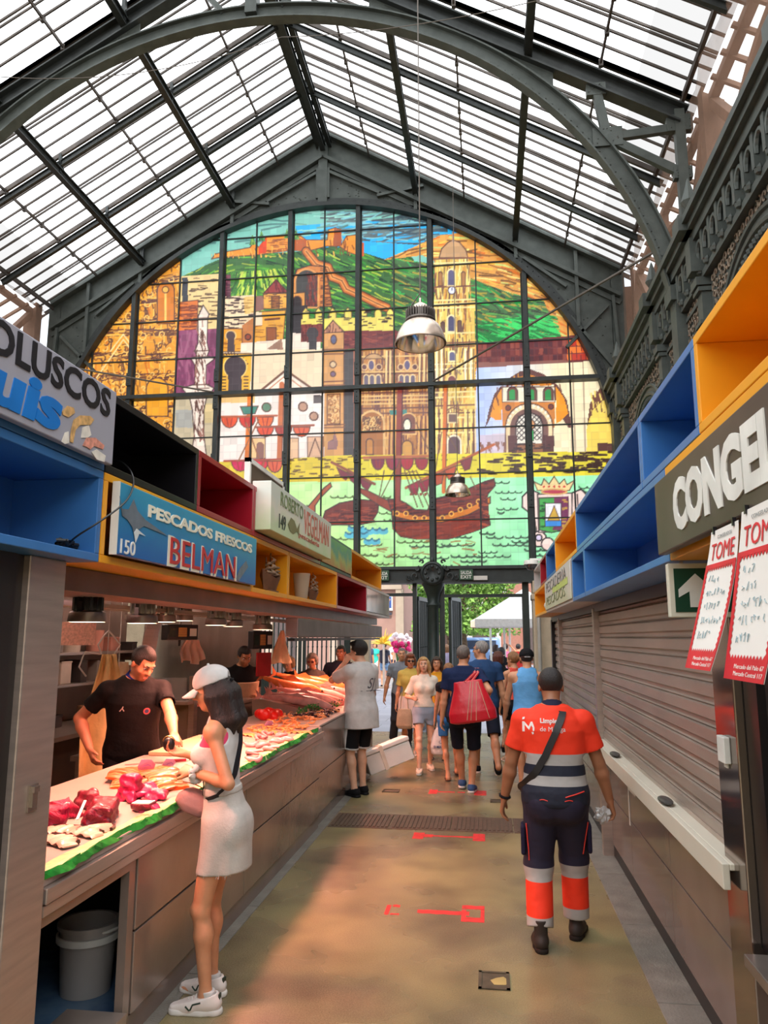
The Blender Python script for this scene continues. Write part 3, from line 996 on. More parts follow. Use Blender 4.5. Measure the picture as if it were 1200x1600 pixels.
 for cx,cy,s in ((394,374,9),(408,368,10),(448,364,8),(462,366,10)):
  poly([(cx-5,cy+8),(cx,cy-s),(cx+6,cy+8)],(84,130,74));hatch([(cx-5,cy+8),(cx,cy-s),(cx+6,cy+8)],[(50,90,60),(130,170,80)],12,1.3,9)
 zz=[(478,392),(494,412),(512,417),(519,432),(534,438),(541,451),(566,462),(590,474),(604,480)]
 line(zz,(96,60,44),15);line(zz,(206,112,52),11);line(zz,(236,158,86),5);line(zz,(120,66,44),1.4)
 poly([(456,480),(456,440),(464,420),(484,414),(508,416),(510,426),(519,478)],(204,122,62),DK,1.3)
 hatch([(500,418),(512,418),(519,478),(500,478)],[(110,62,44)],40,0,14,1.2,.05)
 arch(461,497,420,480,(70,66,62),(224,150,84),2.6);hatch([(478,425),(496,425),(496,478),(478,478)],[(150,66,50),(96,50,48)],50,1.5,16)
 poly([(456,458),(476,456),(476,480),(456,480)],(220,148,74),DK,1);arch(457,471,462,482,(54,44,44),(120,70,50),1)
 # ---- ornate golden front at the far left
 gold=[(100,700),(130,560),(200,470),(250,420),(282,400),(282,520),(272,640),(272,720)]
 poly(gold,(230,150,50))
 hatch(gold,[(120,72,44),(250,190,92),(214,112,40),(96,60,50)],380,1.5,20,1.5,.12)
 for yb in (436,470,503,520,556,590,640):hatch([(100,yb-5),(282,yb-8),(282,yb+4),(100,yb+6)],[(110,66,48),(250,184,84),(92,56,48)],60,-.05,40,1.5,.06)
 curls(gold,[(98,60,48),(252,196,104),(130,76,46),(245,170,60)],520,6,1.4)
 for (a,b) in (((172,548),(192,522)),((192,522),(212,548)),((150,590),(192,530)),((192,530),(216,560))):line([a,b],(250,206,132),2)
 arch(245,272,440,505,(210,120,46),DK2,1.6);line([(258,450),(258,500)],(250,196,100),3);disc(258,452,5,(244,180,84),DK2)
 arch(228,262,590,650,(236,156,44),DK2,1.6)
 # ---- upper left blocks
 poly([(282,431),(346,427),(346,520),(280,520)],(236,198,132));dashes([(292,432),(345,430),(345,505),(300,505)],42,(90,66,50),13,1.3)
 rect(284,433,293,471,(66,66,70))
 poly([(279,472),(309,468),(307,516),(278,518)],(222,118,54),DK2,1);dashes([(279,472),(309,468),(307,516),(278,518)],40,(130,62,44),18,1.4)
 poly([(278,516),(341,513),(336,618),(272,618)],(140,70,98));hatch([(278,516),(341,513),(336,618),(272,618)],[(120,58,84),(160,88,112)],60,1.5,30,3)
 poly([(272,618),(336,618),(334,720),(270,720)],(196,176,140));rect(274,640,300,668,(170,164,150));rect(314,630,334,660,(214,186,130))
 PALE=(240,216,192)
 poly([(309,494),(317,476),(326,490),(324,498),(323,535),(326,548),(323,556),(335,560),(322,570),(321,600),(334,606),(322,622),(318,640),(318,680),(322,712),(298,712),(303,680),(300,640),(296,622),(284,606),(304,600),(304,570),(298,560),(307,556),(304,548),(309,535)],PALE,DK,1.3)
 hatch([(306,498),(322,498),(318,690),(302,690)],[DK2,(150,100,84)],90,1.4,15,1.3,.25)
 for y_ in (497,548,557,601,607,622):line([(302,y_),(326,y_-1)],DK2,1.3)
 # ---- masonry and houses, centre left
 poly([(346,463),(399,460),(397,500),(376,522),(345,522)],(240,206,160));dashes([(346,463),(399,460),(394,505),(346,520)],46,DK,10,1.7)
 poly([(380,464),(399,462),(398,488),(382,490)],(236,178,84),mix=.7)
 rect(346,428,360,463,(120,66,76));dashes([(346,428),(360,428),(360,463),(346,463)],16,(80,40,50),12)
 poly([(411,458),(431,436),(450,456)],(150,62,58),DK,1.2);hatch([(411,458),(431,436),(450,456)],[(96,40,44)],24,1.4,12)
 rect(411,458,448,482,(230,160,70),DK2,1.2);rect(424,462,436,480,(150,90,50),DK,1);dashes([(411,458),(448,458),(448,482),(411,482)],20,DK2,7,1)
 poly([(398,462),(411,462),(411,484),(398,486)],(140,96,84))
 poly([(399,487),(446,484),(442,532),(396,541)],(228,158,62),DK2,1.2);dashes([(396,508),(442,506),(442,532),(396,540)],22,(150,90,44),12,1.2)
 rect(399,487,409,508,(240,208,170));rect(416,511,431,532,(150,84,50),DK2,1.2);line([(414,499),(436,497)],(110,62,44),3)
 poly([(378,508),(398,494),(396,540),(376,544)],(196,120,66));disc(387,526,4.5,(150,70,50),DK,1.2)
 rect(345,513,378,549,(232,154,52),DK2,1.2);dashes([(345,513),(378,513),(378,549),(345,549)],16,(150,84,40),7,1)
 disc(360,524,8,(84,66,66),(238,190,120),1.4);rect(355,526,366,549,(84,66,66))
 poly([(376,536),(500,524),(500,552),(376,550)],(240,214,184));poly([(416,545),(440,528),(442,546)],(160,120,96))
 rect(344,552,393,615,(238,172,56),DK2,1.4)
 for k in range(13):
  a=math.pi*(1.1+k*1.1/12*.75);
  line([(367+20*math.cos(-a+6.6),573-20*abs(math.sin(a))),(367+23*math.cos(-a+6.6),573-23*abs(math.sin(a)))],DK,1.6)
 for k in range(5):
  line([(347,588+k*5),(352,588+k*5)],DK,1.6);line([(381,588+k*5),(387,588+k*5)],DK,1.6)
 disc(367,573,18,(72,58,60),(250,200,110),1.5);rect(356,583,377,613,(72,58,60))
 poly([(393,548),(505,544),(505,615),(390,616)],(238,206,166))
 poly([(404,614),(446,580),(492,612)],(240,218,192));line([(402,614),(446,578),(492,610)],(116,76,58),3.2);line([(412,614),(446,586),(480,612)],(190,120,84),1.4)
 poly([(452,478),(480,476),(478,520),(468,545),(452,522)],(58,52,52));rect(452,520,500,545,(240,214,188))
 for k,xx in enumerate((472,492,514,538,562,585,604)):
  poly([(xx,500),(xx,487),(xx+5,480),(xx+11,487),(xx+11,500)],(232,206,96),DK2,1)
 poly([(470,498),(615,494),(615,516),(505,519),(470,506)],(232,206,96));dashes([(472,484),(614,484),(614,514),(472,506)],56,DK,8,1.5)
 poly([(470,506),(505,506),(505,534),(470,534)],(130,58,50));hatch([(470,506),(505,506),(505,534),(470,534)],[(90,40,40)],30,1.5,12)
 disc(488,520,9.5,(66,58,58));rect(482,522,494,546,(66,58,58))
 rect(535,516,676,545,(116,50,48));hatch([(535,516),(676,516),(676,545),(535,545)],[(84,36,40),(150,70,56)],90,0,9,1.2)
 rect(536,546,552,712,(74,66,64));rect(552,546,562,712,(160,96,74))
 TAN=(208,148,88)
 rect(505,518,537,714,TAN,DK2,1.2);poly([(503,520),(520,500),(538,518)],(190,130,96),DK,1.2);hatch([(503,520),(520,500),(538,518)],[DK2],14,1.5,12)
 disc(521,530,4.5,(96,96,120),DK2,1.2,ry=7);disc(520,569,5,(226,188,140),DK2,1.2);disc(520,584,4,(120,90,110),DK2,1.2)
 for y_ in (546,553,596,602,612,664,668):line([(504,y_),(538,y_-1)],(120,74,56),1.8)
 curls([(512,616),(530,616),(530,662),(512,662)],[(150,94,56),(234,184,120)],50,4);rect(511,616,531,662,(208,148,88)) if False else line([(511,616),(531,615),(531,662),(511,662),(511,616)],DK2,1.2)
 poly([(512,690),(520,686),(522,672),(528,690),(526,702),(512,702)],(120,84,100),mix=.7)
 # ---- great church front
 BR=(176,116,64)
 rect(562,545,675,712,BR)
 hatch([(562,545),(675,545),(675,712),(562,712)],[(206,140,76),(120,70,60),(226,174,100),(96,62,72),(150,92,56)],460,1.57,24,1.4,.05)
 for y_ in (556,580,583,613,618,624,630,637,645):line([(562,y_+1),(675,y_-1)],(110,68,58) if y_%2 else (230,182,110),2)
 arch(566,602,552,560,(196,150,100),DK2)
 for cx in (580,636):disc(cx,570,5,(96,84,110),(222,178,124),1.4,ry=8)
 for cx in (569,592,626,648):disc(cx,573,4.5,(104,66,62),(222,178,124),1.2)
 for cx in (572,581,591,627,636,645):arch(cx-4,cx+4,585,606,(108,92,104),(232,196,140),1.4)
 for cx in (604,610,656,663,670):line([(cx,548),(cx-1,606)],(240,202,134),2.6);line([(cx+3,548),(cx+2,606)],(96,58,56),1.3)
 arch(562,600,642,712,(168,104,56),(226,176,110),3);curls([(566,650),(596,650),(596,674),(566,674)],[(226,180,110),(104,66,52)],60,4)
 line([(563,676),(600,675)],DK2,1.6);arch(572,583,685,710,(190,124,60),DK2,1.4)
 arch(626,650,645,678,(128,76,62),(222,170,104),2);disc(636,664,6,(240,224,190),DK,1.4,ry=10)
 arch(628,644,688,712,(204,146,72),DK2,1.3)
 for cx in (606,612,618,655,662,669):line([(cx,650),(cx-1,712)],(224,164,92),2.4);line([(cx+3,650),(cx+2,712)],(110,58,50),1.6)
 poly([(608,641),(636,640),(636,646),(610,648)],(70,130,116))
 # ---- bell tower
 YE=(226,186,92)
 rect(680,402,732,470,YE);rect(676,470,742,712,YE)
 hatch([(678,402),(734,402),(742,712),(676,712)],[(250,222,140),(150,96,66),(240,206,110),(112,76,70),(214,150,70)],420,1.57,26,1.7,.05)
 poly([(686,402),(690,388),(700,378),(708,374),(718,378),(728,390),(731,402)],(196,150,104),DK2,1.4);line([(708,362),(708,376)],(170,130,110),3)
 for y_ in (403,410,447,468,474,480,520,535,541,568,576,612,620,633,645,652,676):line([(677,y_+1),(741,y_-1)],(126,80,64) if y_%2 else (250,220,146),2.2)
 arch(699,711,420,446,(96,90,116),(246,214,150),1.8);disc(706,453,6,(228,228,240),DK2,1.2);line([(706,453),(706,449)],DK,1)
 for cx in (688,724):arch(cx-3,cx+3,424,446,(170,116,70),DK2,1)
 arch(699,711,492,518,(84,80,104),(250,222,160),2);arch(689,695,502,518,(110,80,70),DK2,1);arch(715,721,500,518,(110,80,70),DK2,1)
 arch(701,712,548,564,(100,96,120),(250,222,160),2);arch(699,713,586,604,(124,66,66),(240,200,130),1.6)
 line([(692,585),(706,572),(720,584)],(150,120,100),2)
 rect(700,646,714,660,(112,84,74),(244,214,150),1.5);line([(695,642),(707,636),(722,641)],(140,92,64),2)
 arch(699,720,680,712,(98,70,72),(246,226,186),2.4)
 for cx in (682,690,727,736):line([(cx,545),(cx,605)],(252,236,190),2.6);line([(cx+4,545),(cx+4,605)],(112,74,60),1.4);line([(cx,640),(cx,706)],(250,214,120),3);line([(cx+4,640),(cx+4,706)],(104,66,56),1.6)
 # ---- tiled roof and arcade on the right
 poly([(744,536),(940,520),(940,568),(744,574)],(108,50,48))
 for k in range(26):
  for j in range(3):
   xa=746+k*7.4;ya=537-k*.35+j*11
   c=[(120,56,52),(96,44,46),(142,70,58),(84,44,48)][rng.integers(4)]
   if xa>885:c=[(226,92,44),(240,120,50),(190,60,44)][rng.integers(3)]
   rect(xa,ya,xa+6.4,ya+9.6,c)
 poly([(744,566),(890,562),(890,572),(744,577)],(140,88,76))
 yy=PY;xx=PX
 s=box(744,975,562,712)
 if s is not None:
  X,Y=PX[s],PY[s]
  m=inside([(744,574),(890,566),(975,560),(975,712),(744,712)],X,Y)
  t=np.clip((X-750)/120,0,1)[...,None]
  c=np.array([182,196,236])*(1-t)+np.array([248,226,178])*t
  IMG[s][m]=c[m]
 poly([(748,680),(790,676),(790,710),(748,710)],(214,176,170),mix=.6)
 poly([(758,668),(764,640),(772,616),(790,594),(812,580),(828,576),(850,584),(872,602),(886,625),(891,652),(897,668),(888,668),(870,640),(866,600),(784,602),(782,655),(768,650)],(104,66,60))
 poly([(766,650),(772,624),(784,606),(784,656),(774,656)],(230,142,46));poly([(869,604),(882,622),(888,645),(878,656),(869,662)],(236,146,40))
 poly([(800,592),(826,584),(862,596),(862,602),(800,602)],(214,130,52));hatch([(770,600),(828,576),(886,605),(886,640),(766,650)],[(110,62,50),(236,160,60)],60,1.4,10,1.4)
 rect(785,604,867,628,(240,224,190),DK2,1.2)
 for cx in (801,831,857):arch(cx-8,cx+8,604,625,(110,70,60),DK,1);arch(cx-5,cx+4,608,624,(52,142,72))
 poly([(785,628),(867,628),(867,668),(785,668)],(206,124,56));disc(794,637,4,(120,60,50),DK,1);disc(861,635,4,(120,60,50),DK,1)
 arch(790,864,630,710,(236,200,150),DK2,1.6);arch(796,858,637,710,(120,82,72),(240,210,160),1.5)
 for k in range(15):
  a=math.pi*(k+.5)/15;disc(827+34*math.cos(a),667-34*math.sin(a),2.2,(246,228,196))
 arch(806,848,645,710,(240,226,202),DK,2)
 for k in range(-4,5):
  line([(827+k*8-22,645),(827+k*8+22,690)],(60,50,50),1.2,clip=[(808,648),(846,648),(846,688),(808,688)]);line([(827+k*8+22,645),(827+k*8-22,690)],(60,50,50),1.2,clip=[(808,648),(846,648),(846,688),(808,688)])
 disc(828,663,8,(204,140,90),DK,1.2);rect(822,672,834,688,(60,190,92),DK,1)
 for (a,b) in ((794,808),(848,866)):rect(a,680,b,708,(92,56,54));
 rect(808,692,848,708,(150,96,66));dashes([(800,690),(860,690),(860,708),(800,708)],20,DK,9,2)
 for xx_ in (892,897,913):line([(xx_-2,566),(xx_+2,708)],(150,120,100),1.4)
 poly([(917,668),(922,630),(938,605),(960,590),(968,690),(968,712),(917,712)],(244,206,92));poly([(917,668),(922,630),(938,605),(956,596),(950,620),(926,640)],(112,72,58))
 hatch([(920,612),(968,600),(968,640),(922,650)],[(112,72,58),(248,214,110)],40,1.3,14,1.8)
 rect(934,692,965,708,(96,62,54));hatch([(750,690),(790,690),(790,708),(750,708)],[(140,92,76)],30,1.5,9,1.4)
 # ---- white houses with the near mast and sails, left
 poly([(338,617),(506,613),(506,722),(335,722)],(242,222,204));rect(338,617,398,629,(240,190,120))
 disc(416,636,7,(98,130,100),DK2,1.3);disc(473,635,7,(186,140,112),DK2,1.6);disc(490,650,6.5,(190,142,112),DK2,1.6);rect(489,617,504,630,(96,84,80))
 rect(392,684,414,716,(236,190,130),DK2,1);arch(400,412,690,716,(140,96,84));rect(480,682,505,716,(214,166,130),DK2,1);line([(482,714),(492,685),(503,714)],DK2,1.3)
 rect(446,684,466,718,(226,178,136),DK2,1)
 def sails(x0_,x1_,y_,cols,n,drop):
  w_=(x1_-x0_)/n
  for k in range(n):
   a=x0_+w_*k
   pts=[(a+1,y_)]+[(a+w_/2-(w_/2-1)*math.cos(t),y_+drop*math.sin(t)) for t in np.linspace(0,math.pi,9)]+[(a+w_-1,y_)]
   poly(pts,cols[k%len(cols)],DK2,1.3)
   for q in (.35,.65):line([(a+w_*q,y_+2),(a+w_*(.5+(q-.5)*.5),y_+drop*.8)],(150,50,44),1.2)
 line([(390,615),(383,760)],(220,116,46),7);line([(394,615),(387,760)],(120,62,44),1.3)
 poly([(375,635),(403,634),(398,646),(380,647)],(70,128,108),DK2,1.2)
 sails(344,428,651,[(226,84,46),(206,56,44),(232,100,48)],3,17);line([(340,651),(432,649)],(180,90,58),3)
 line([(440,600),(434,775)],(196,106,62),8);line([(444,600),(438,775)],(110,60,46),1.4)
 sails(400,485,667,[(220,76,46),(170,62,52),(214,90,56)],3,15);line([(398,667),(490,664)],(150,80,60),3)
 # ---- ochre quay wall
 poly([(335,722),(460,716),(520,712),(975,704),(975,742),(335,758)],(226,204,58));poly([(335,722),(460,716),(560,711),(560,752),(335,758)],(214,178,56),mix=.6)
 dashes([(440,716),(560,712),(560,748),(440,752)],40,(110,80,40),9,1.8);dashes([(560,712),(745,708),(745,745),(560,750)],36,(120,92,44),8,1.5)
 dashes([(745,710),(830,708),(830,740),(745,742)],24,(70,48,36),14,2.6);dashes([(832,708),(965,704),(965,738),(832,740)],70,(66,44,36),15,3)
 sails(360,420,720,[(206,40,80),(214,50,66)],2,16);sails(416,442,720,[(214,92,60)],1,18);line([(350,720),(445,717)],(170,72,60),3)
 for (a,b) in (((398,720),(385,766)),((412,722),(400,766)),((404,655),(372,720)),((384,660),(404,716))):line([a,b],(150,96,64),1.8)
 # ---- water
 s=box(330,985,735,905)
 if s is not None:
  X,Y=PX[s],PY[s]
  m=inside([(330,756),(560,751),(975,741),(975,905),(330,905)],X,Y)
  t=np.clip((X-480)/330,0,1)[...,None];u=np.clip((Y-745)/140,0,1)[...,None]
  c=(np.array([200,244,156])*(1-t)+np.array([166,245,178])*t)*(1-.06*u)
  c=c+np.array([8,4,-14])*(u*(1-t))
  n1=np.sin(X*.11+Y*.05)*np.sin(Y*.13-X*.03)
  c=c*(1+.05*n1[...,None])
  IMG[s][m]=c[m]
 def wave(x,y,n,w_=12,c=(70,92,60),th=2.0):
  pts=[]
  for k in range(n):
   for t in np.linspace(0,math.pi,6):
    pts.append((x+k*w_+w_/2-w_/2*math.cos(t),y+w_*.24*math.sin(t)+.5*math.sin(k*2)))
  line(pts,c,th)
 for (x,y,n) in ((580,776,3),(470,790,2),(516,775,4),(772,752,2),(774,768,4),(782,778,2),(776,794,3),(778,800,1),(905,760,3),(912,766,2),(748,862,3),(748,868,4),(770,850,6),(800,845,3),(760,838,2),(790,838,4),(820,858,3),(640,852,6),(620,845,5),(600,868,4),(640,870,5),(690,838,5),(690,850,4),(705,868,4),(720,876,4),(680,884,5),(560,850,3),(540,866,5),(560,880,5),(600,790,2),(592,800,3),(600,812,3),(750,832,2),(832,866,5),(845,880,5),(700,895,3),(520,840,4)):
  wave(x,y,n,rng.uniform(9,13),(84,100,56) if x<640 else (60,84,64),rng.uniform(1.6,2.6))
 for (x,y,n) in ((560,826,4),(540,832,3),(570,842,2),(545,822,2)):
  wave(x,y,n,11,(60,110,130),3.4);wave(x,y+4,n,11,(90,180,196),5)
 hatch([(560,850),(745,840),(745,892),(560,892)],[(160,120,70)],20,.05,14,1.6,.2)
 # ---- boats
 HU=(112,46,40)
 poly([(472,800),(482,790),(506,762),(516,754),(518,760),(500,778),(492,790),(492,812),(486,830),(478,820)],(164,80,50),DK,1.4)
 poly([(502,816),(508,798),(530,786),(560,780),(592,783),(590,800),(580,816),(560,820),(510,820)],HU,DK,1.6);hatch([(506,800),(590,788),(585,818),(506,818)],[(84,34,36),(150,64,48)],90,-.05,18,1.6,.08)
 poly([(560,762),(574,766),(610,784),(616,790),(612,800),(590,788),(560,768)],(140,62,46),DK,1.2)
 hull=[(606,780),(622,780),(634,786),(648,796),(668,797),(676,780),(700,774),(730,764),(758,752),(772,748),(774,758),(762,772),(760,785),(766,820),(752,826),(735,832),(700,842),(650,842),(626,838),(614,826),(612,800)]
 poly(hull,HU,DK,1.8);hatch(hull,[(84,32,34),(152,62,44),(128,48,40),(70,34,36)],260,-.12,26,1.8,.1)
 poly([(614,820),(765,806),(762,822),(735,832),(700,842),(650,842),(626,838)],(150,56,40),mix=.5)
 band=[(612,796),(650,806),(690,806),(730,794),(766,776),(766,786),(732,804),(690,816),(650,815),(613,806)]
 poly(band,(206,116,44),DK,1.4)
 for k in range(10):disc(620+k*14.2,(802 if k<2 else 809 if k<6 else 809-(k-5)*6.4),3.4,(110,52,40),(240,170,70),1.2)
 poly([(748,782),(762,776),(766,820),(750,824)],(96,40,40));hatch([(748,782),(762,776),(766,820),(750,824)],[(170,76,50)],20,.3,12,1.3)
 line([(625,600),(621,782)],(140,60,50),9);line([(629,600),(625,782)],(84,40,42),1.6)
 line([(696,606),(693,768)],(212,110,50),6);line([(699,606),(696,768)],(110,60,50),1.3)
 sails(579,670,716,[(120,44,62),(140,50,66),(170,44,56),(150,44,56)],4,18);line([(568,715),(672,712)],(176,96,66),4)
 line([(634,762),(700,730),(772,694)],(176,92,54),4);
 for (x,y,c) in ((646,756,(150,40,60)),(662,752,(140,40,56)),(684,741,(176,76,50)),(703,732,(186,80,50)),(728,718,(130,56,60))):
  poly([(x-9,y+3),(x+10,y-5),(x+6,y+14),(x-2,y+17)],c,DK2,1.3)
 line([(518,722),(585,756)],(140,74,54),4)
 for (x,y) in ((536,736),(552,743),(570,752)):poly([(x-10,y-6),(x+10,y+4),(x+4,y+14),(x-4,y+8)],(124,48,60),DK2,1.2)
 for k in range(4):
  line([(632+k*6,735),(652+k*9,792)],(110,72,56),1.6);disc(642+k*7.6,772,2.4,(140,74,54))
 for (a,b) in (((600,735),(592,778)),((616,735),(596,775)),((650,660),(668,700)),((700,680),(716,706)),((690,675),(680,735)),((735,745),(744,764))):line([a,b],(110,78,60),1.5)
 # ---- crest with a crown
 TA=(242,208,190)
 for sx in (-1,1):
  cx=868
  pts=[(cx+sx*26,770),(cx+sx*40,764),(cx+sx*52,776),(cx+sx*52,792),(cx+sx*42,800),(cx+sx*36,790),(cx+sx*30,830),(cx+sx*40,846),(cx+sx*26,852),(cx+sx*20,842)]
  poly(pts,TA,(50,44,44),2.2);line([(cx+sx*34,772),(cx+sx*36,800),(cx+sx*30,826)],(80,60,56),1.8)
 disc(842,842,12,TA,(50,44,44),2.2);disc(842,840,5,(220,200,220),(50,44,44),2);disc(856,850,10,TA,(50,44,44),1.8)
 poly([(840,772),(894,770),(894,828),(842,832)],TA,(60,48,46),1.6)
 poly([(842,778),(888,776),(888,826),(862,832),(843,828)],(70,160,72),(50,44,44),1.4);poly([(866,777),(888,776),(888,826),(864,829)],(118,52,84))
 dashes([(843,780),(852,780),(852,826),(843,826)],10,(30,80,40),6,2);dashes([(878,780),(887,780),(887,826),(878,826)],10,(196,150,70),5,2)
 rect(852,786,877,822,(240,232,226),(70,50,50),1.2);poly([(852,813),(877,813),(877,822),(852,822)],(60,136,206));poly([(856,813),(862,800),(866,790),(870,800),(875,813)],(206,160,60),DK2,1)
 poly([(840,766),(834,752),(846,758),(850,748),(858,756),(866,744),(874,756),(882,748),(886,757),(898,750),(890,766)],(240,206,140),DK2,1.4)
 disc(866,768,20,(190,60,76),(220,170,100),2,ry=4)
 for cx in (850,858,866,874,882):disc(cx,760,1.8,(210,70,60))
 # ---- single tiles: fine joints and slight differences between tiles
 tx=(GX-x0)/0.148;tz=(GZ-z0)/0.148
 ti=np.floor(tx).astype(int);tj=np.floor(tz).astype(int)
 tv=rng.normal(1.0,.028,(ti.max()+2,tj.max()+2))
 IMG*=tv[ti,tj][...,None]
 ed=np.minimum(np.minimum(tx-ti,1-(tx-ti)),np.minimum(tz-tj,1-(tz-tj)))
 jm=(ed<0.055) & (rng.random((ti.max()+2,tj.max()+2))<.8)[ti,tj]
 IMG[jm]=IMG[jm]*.88+14
 IMG[:]=np.clip(IMG,0,255)
 c=IMG/255.0
 c=np.where(c<=0.04045,c/12.92,((c+.055)/1.055)**2.4)
 keep=((GX-XC)**2+np.maximum(0,GZ-ZC)**2<(RA+.005)**2) & (np.abs(GX-XC)<RA)
 idx=-np.ones(GX.shape,int);idx[keep]=np.arange(keep.sum())
 q=keep[:-1,:-1] & keep[1:,:-1] & keep[1:,1:] & keep[:-1,1:]
 i,j=np.where(q)
 F=np.stack([idx[i,j],idx[i+1,j],idx[i+1,j+1],idx[i,j+1]],-1).astype(np.int32)
 V=np.stack([GX[keep],np.full(keep.sum(),YW+.02),GZ[keep]],-1).astype(np.float32)
 me=bpy.data.meshes.new('window_1')
 me.vertices.add(len(V));me.vertices.foreach_set('co',V.ravel())
 me.loops.add(F.size);me.loops.foreach_set('vertex_index',F.ravel())
 me.polygons.add(len(F));me.polygons.foreach_set('loop_start',np.arange(0,F.size,4,dtype=np.int32))
 try:me.polygons.foreach_set('loop_total',np.full(len(F),4,dtype=np.int32))
 except Exception:pass
 me.update()
 a=me.color_attributes.new('glass','FLOAT_COLOR','POINT')
 C4=np.ones((len(V),4),np.float32);C4[:,:3]=c[keep]
 a.data.foreach_set('color',C4.ravel())
 m=bpy.data.materials.new('painted_window_glass');m.use_nodes=True
 nt=m.node_tree;nt.nodes.clear()
 out=nt.nodes.new('ShaderNodeOutputMaterial');at_=nt.nodes.new('ShaderNodeAttribute');at_.attribute_name='glass'
 tr=nt.nodes.new('ShaderNodeBsdfTranslucent');gl=nt.nodes.new('ShaderNodeBsdfGlossy');gl.inputs['Roughness'].default_value=.25
 mx=nt.nodes.new('ShaderNodeMixShader');mx.inputs[0].default_value=.04
 nt.links.new(at_.outputs['Color'],tr.inputs['Color'])
 nt.links.new(tr.outputs[0],mx.inputs[1]);nt.links.new(gl.outputs[0],mx.inputs[2]);nt.links.new(mx.outputs[0],out.inputs[0])
 me.materials.append(m)
 win=struct(link('window_1',me))
 MAIN=[-7.55,-5.58,-4.05,-2.56,-1.03,.90]
 THIN=[-8.5,-6.55,-4.83,-3.31,-1.80,-.08,1.75]
 def top(x):return ZC+math.sqrt(max(0,RA*RA-(x-XC)**2))
 for x in MAIN:
  mb=MB();mb.box(x-.045,x+.045,YW-.14,YW+.01,3.14,top(x))
  mb.box(x-.07,x+.07,YW-.02,YW+.012,3.14,top(x))
  for zz in (4.3,5.3,6.55,7.15):
   mb.box(x-.055,x+.055,YW-.17,YW-.12,zz,zz+.28)
   for k in range(3):mb.rivet((x,YW-.17,zz+.05+.09*k),(0,-1,0),.016)
  mb.build('mullion',IRON_D,win)
 for x in THIN:
  MB().box(x-.014,x+.014,YW-.04,YW+.01,3.14,top(x)).build('glazing_bar',IRON_D,win)
 for z in (10.47,9.52,8.63,7.75,5.97,5.03,4.1):
  r=math.sqrt(max(0,RA*RA-max(0,z-ZC)**2))
  MB().box(XC-r,XC+r,YW-.035,YW+.008,z-.012,z+.012).build('glazing_bar',IRON_D,win)
 r=math.sqrt(RA*RA-(6.88-ZC)**2)
 MB().box(XC-r,XC+r,YW-.2,YW+.01,6.84,6.92).build('crossbar',IRON_D,win)
build_window()
# market stalls
STEEL=pbr('brushed_steel',rgb(192,176,166),0.32,0.65,0.10,3,0.05,30,stretch=(1,1,12))
STEEL_B=pbr('brown_steel_cladding',rgb(162,144,132),0.22,0.45,0.14,2.2,0.06,25)
TILE_B=pbr('brown_gloss_cladding',rgb(134,116,108),0.14,0.1,0.10,2.5)
DARK=pbr('near_black_panel',rgb(42,38,38),0.4,0.1,0.15,3)  # near-black sheet for stall shells, backings and plinths
SHUT=pbr('roller_shutter_steel',rgb(176,160,148),0.40,0.3,0.16,3.0,0.06,20,stretch=(1,.4,2))
P_BLUE=pbr('blue_box_paint',rgb(62,120,184),0.35,0,0.06,4)
P_YEL=pbr('yellow_box_paint',rgb(244,166,28),0.4,0,0.05,4)
P_RED=pbr('red_box_paint',rgb(166,26,44),0.3,0,0.06,4)
P_BLK=pbr('black_box_paint',rgb(26,24,28),0.3,0,0.1,4)
P_WHT=pbr('white_box_paint',rgb(206,198,194),0.4,0,0.05,4)
WHT=pbr('sign_white',rgb(232,230,222),.5)
def cubby(side,mat,label,y0,y1,z0,z1,depth=.38,group='coloured display boxes over the stalls',t=.032):
 """open-fronted box; side -1 = left stalls (opens to +X), +1 = right"""
 xf=-1.50 if side<0 else .70
 root=thing('display_box',label,'box',(xf,(y0+y1)/2,z0),0,group)
 w=(y1-y0)/2-.002;h=z1-z0-.003
 d=side*depth
 lo,hi=min(0,d),max(0,d)
 MB().box(d-side*.015,d,-w,w,0,h).build('back_panel',mat,root)
 mb=MB()
 mb.box(lo,hi,-w,w,0,t).box(lo,hi,-w,w,h-t,h).box(lo,hi,-w,-w+t,t,h-t).box(lo,hi,w-t,w,t,h-t)
 mb.build('frame',mat,root,bevel=.003)
 return root
ZL,ZM,ZT=2.09,2.455,2.79
cubby(-1,P_BLUE,'blue display box under the big white shellfish sign on the left',.9,2.755,ZL,ZM)
cubby(-1,P_BLUE,'blue display box behind the white shellfish sign',.9,2.755,ZM,ZT)
cubby(-1,P_BLK,'black open display box above the blue fish sign',2.76,3.73,ZM,ZT)
cubby(-1,P_RED,'red display box beside the black box on the left',3.735,4.70,ZM,ZT)
cubby(-1,P_YEL,'yellow box frame holding the blue fish sign',2.76,4.70,ZL,ZM)
cubby(-1,P_YEL,'yellow box with the large model ship',4.705,5.60,ZL,ZM)
cubby(-1,P_YEL,'yellow box with the small model ship and glass',5.605,7.50,ZL,ZM)
cubby(-1,P_RED,'dark red box in the lower row at the far end',7.505,9.40,ZL,ZM)
cubby(-1,P_WHT,'white box frame closing the lower row on the left',9.405,11.65,ZL,ZM)
cubby(-1,P_RED,'dark red box frame behind the pale family sign',4.705,6.72,ZM,ZT)
cubby(-1,P_BLK,'black box frame behind the painted landscape panel',6.725,8.30,ZM,ZT)
cubby(-1,P_YEL,'yellow box at the far end of the top row on the left',8.305,10.75,ZM,ZT)
tag(MB().box(-1.515,-1.505,9.45,11.6,2.13,2.42).build('milky_board',pbr('milky_panel',rgb(214,206,204),.12,0,.2,2)),'milky glossy panel closing the last left box','panel')
R2='coloured display boxes over the right stalls'
cubby(1,P_YEL,'big yellow display box nearest the camera on the right',.4,2.50,ZM,ZT,group=R2)
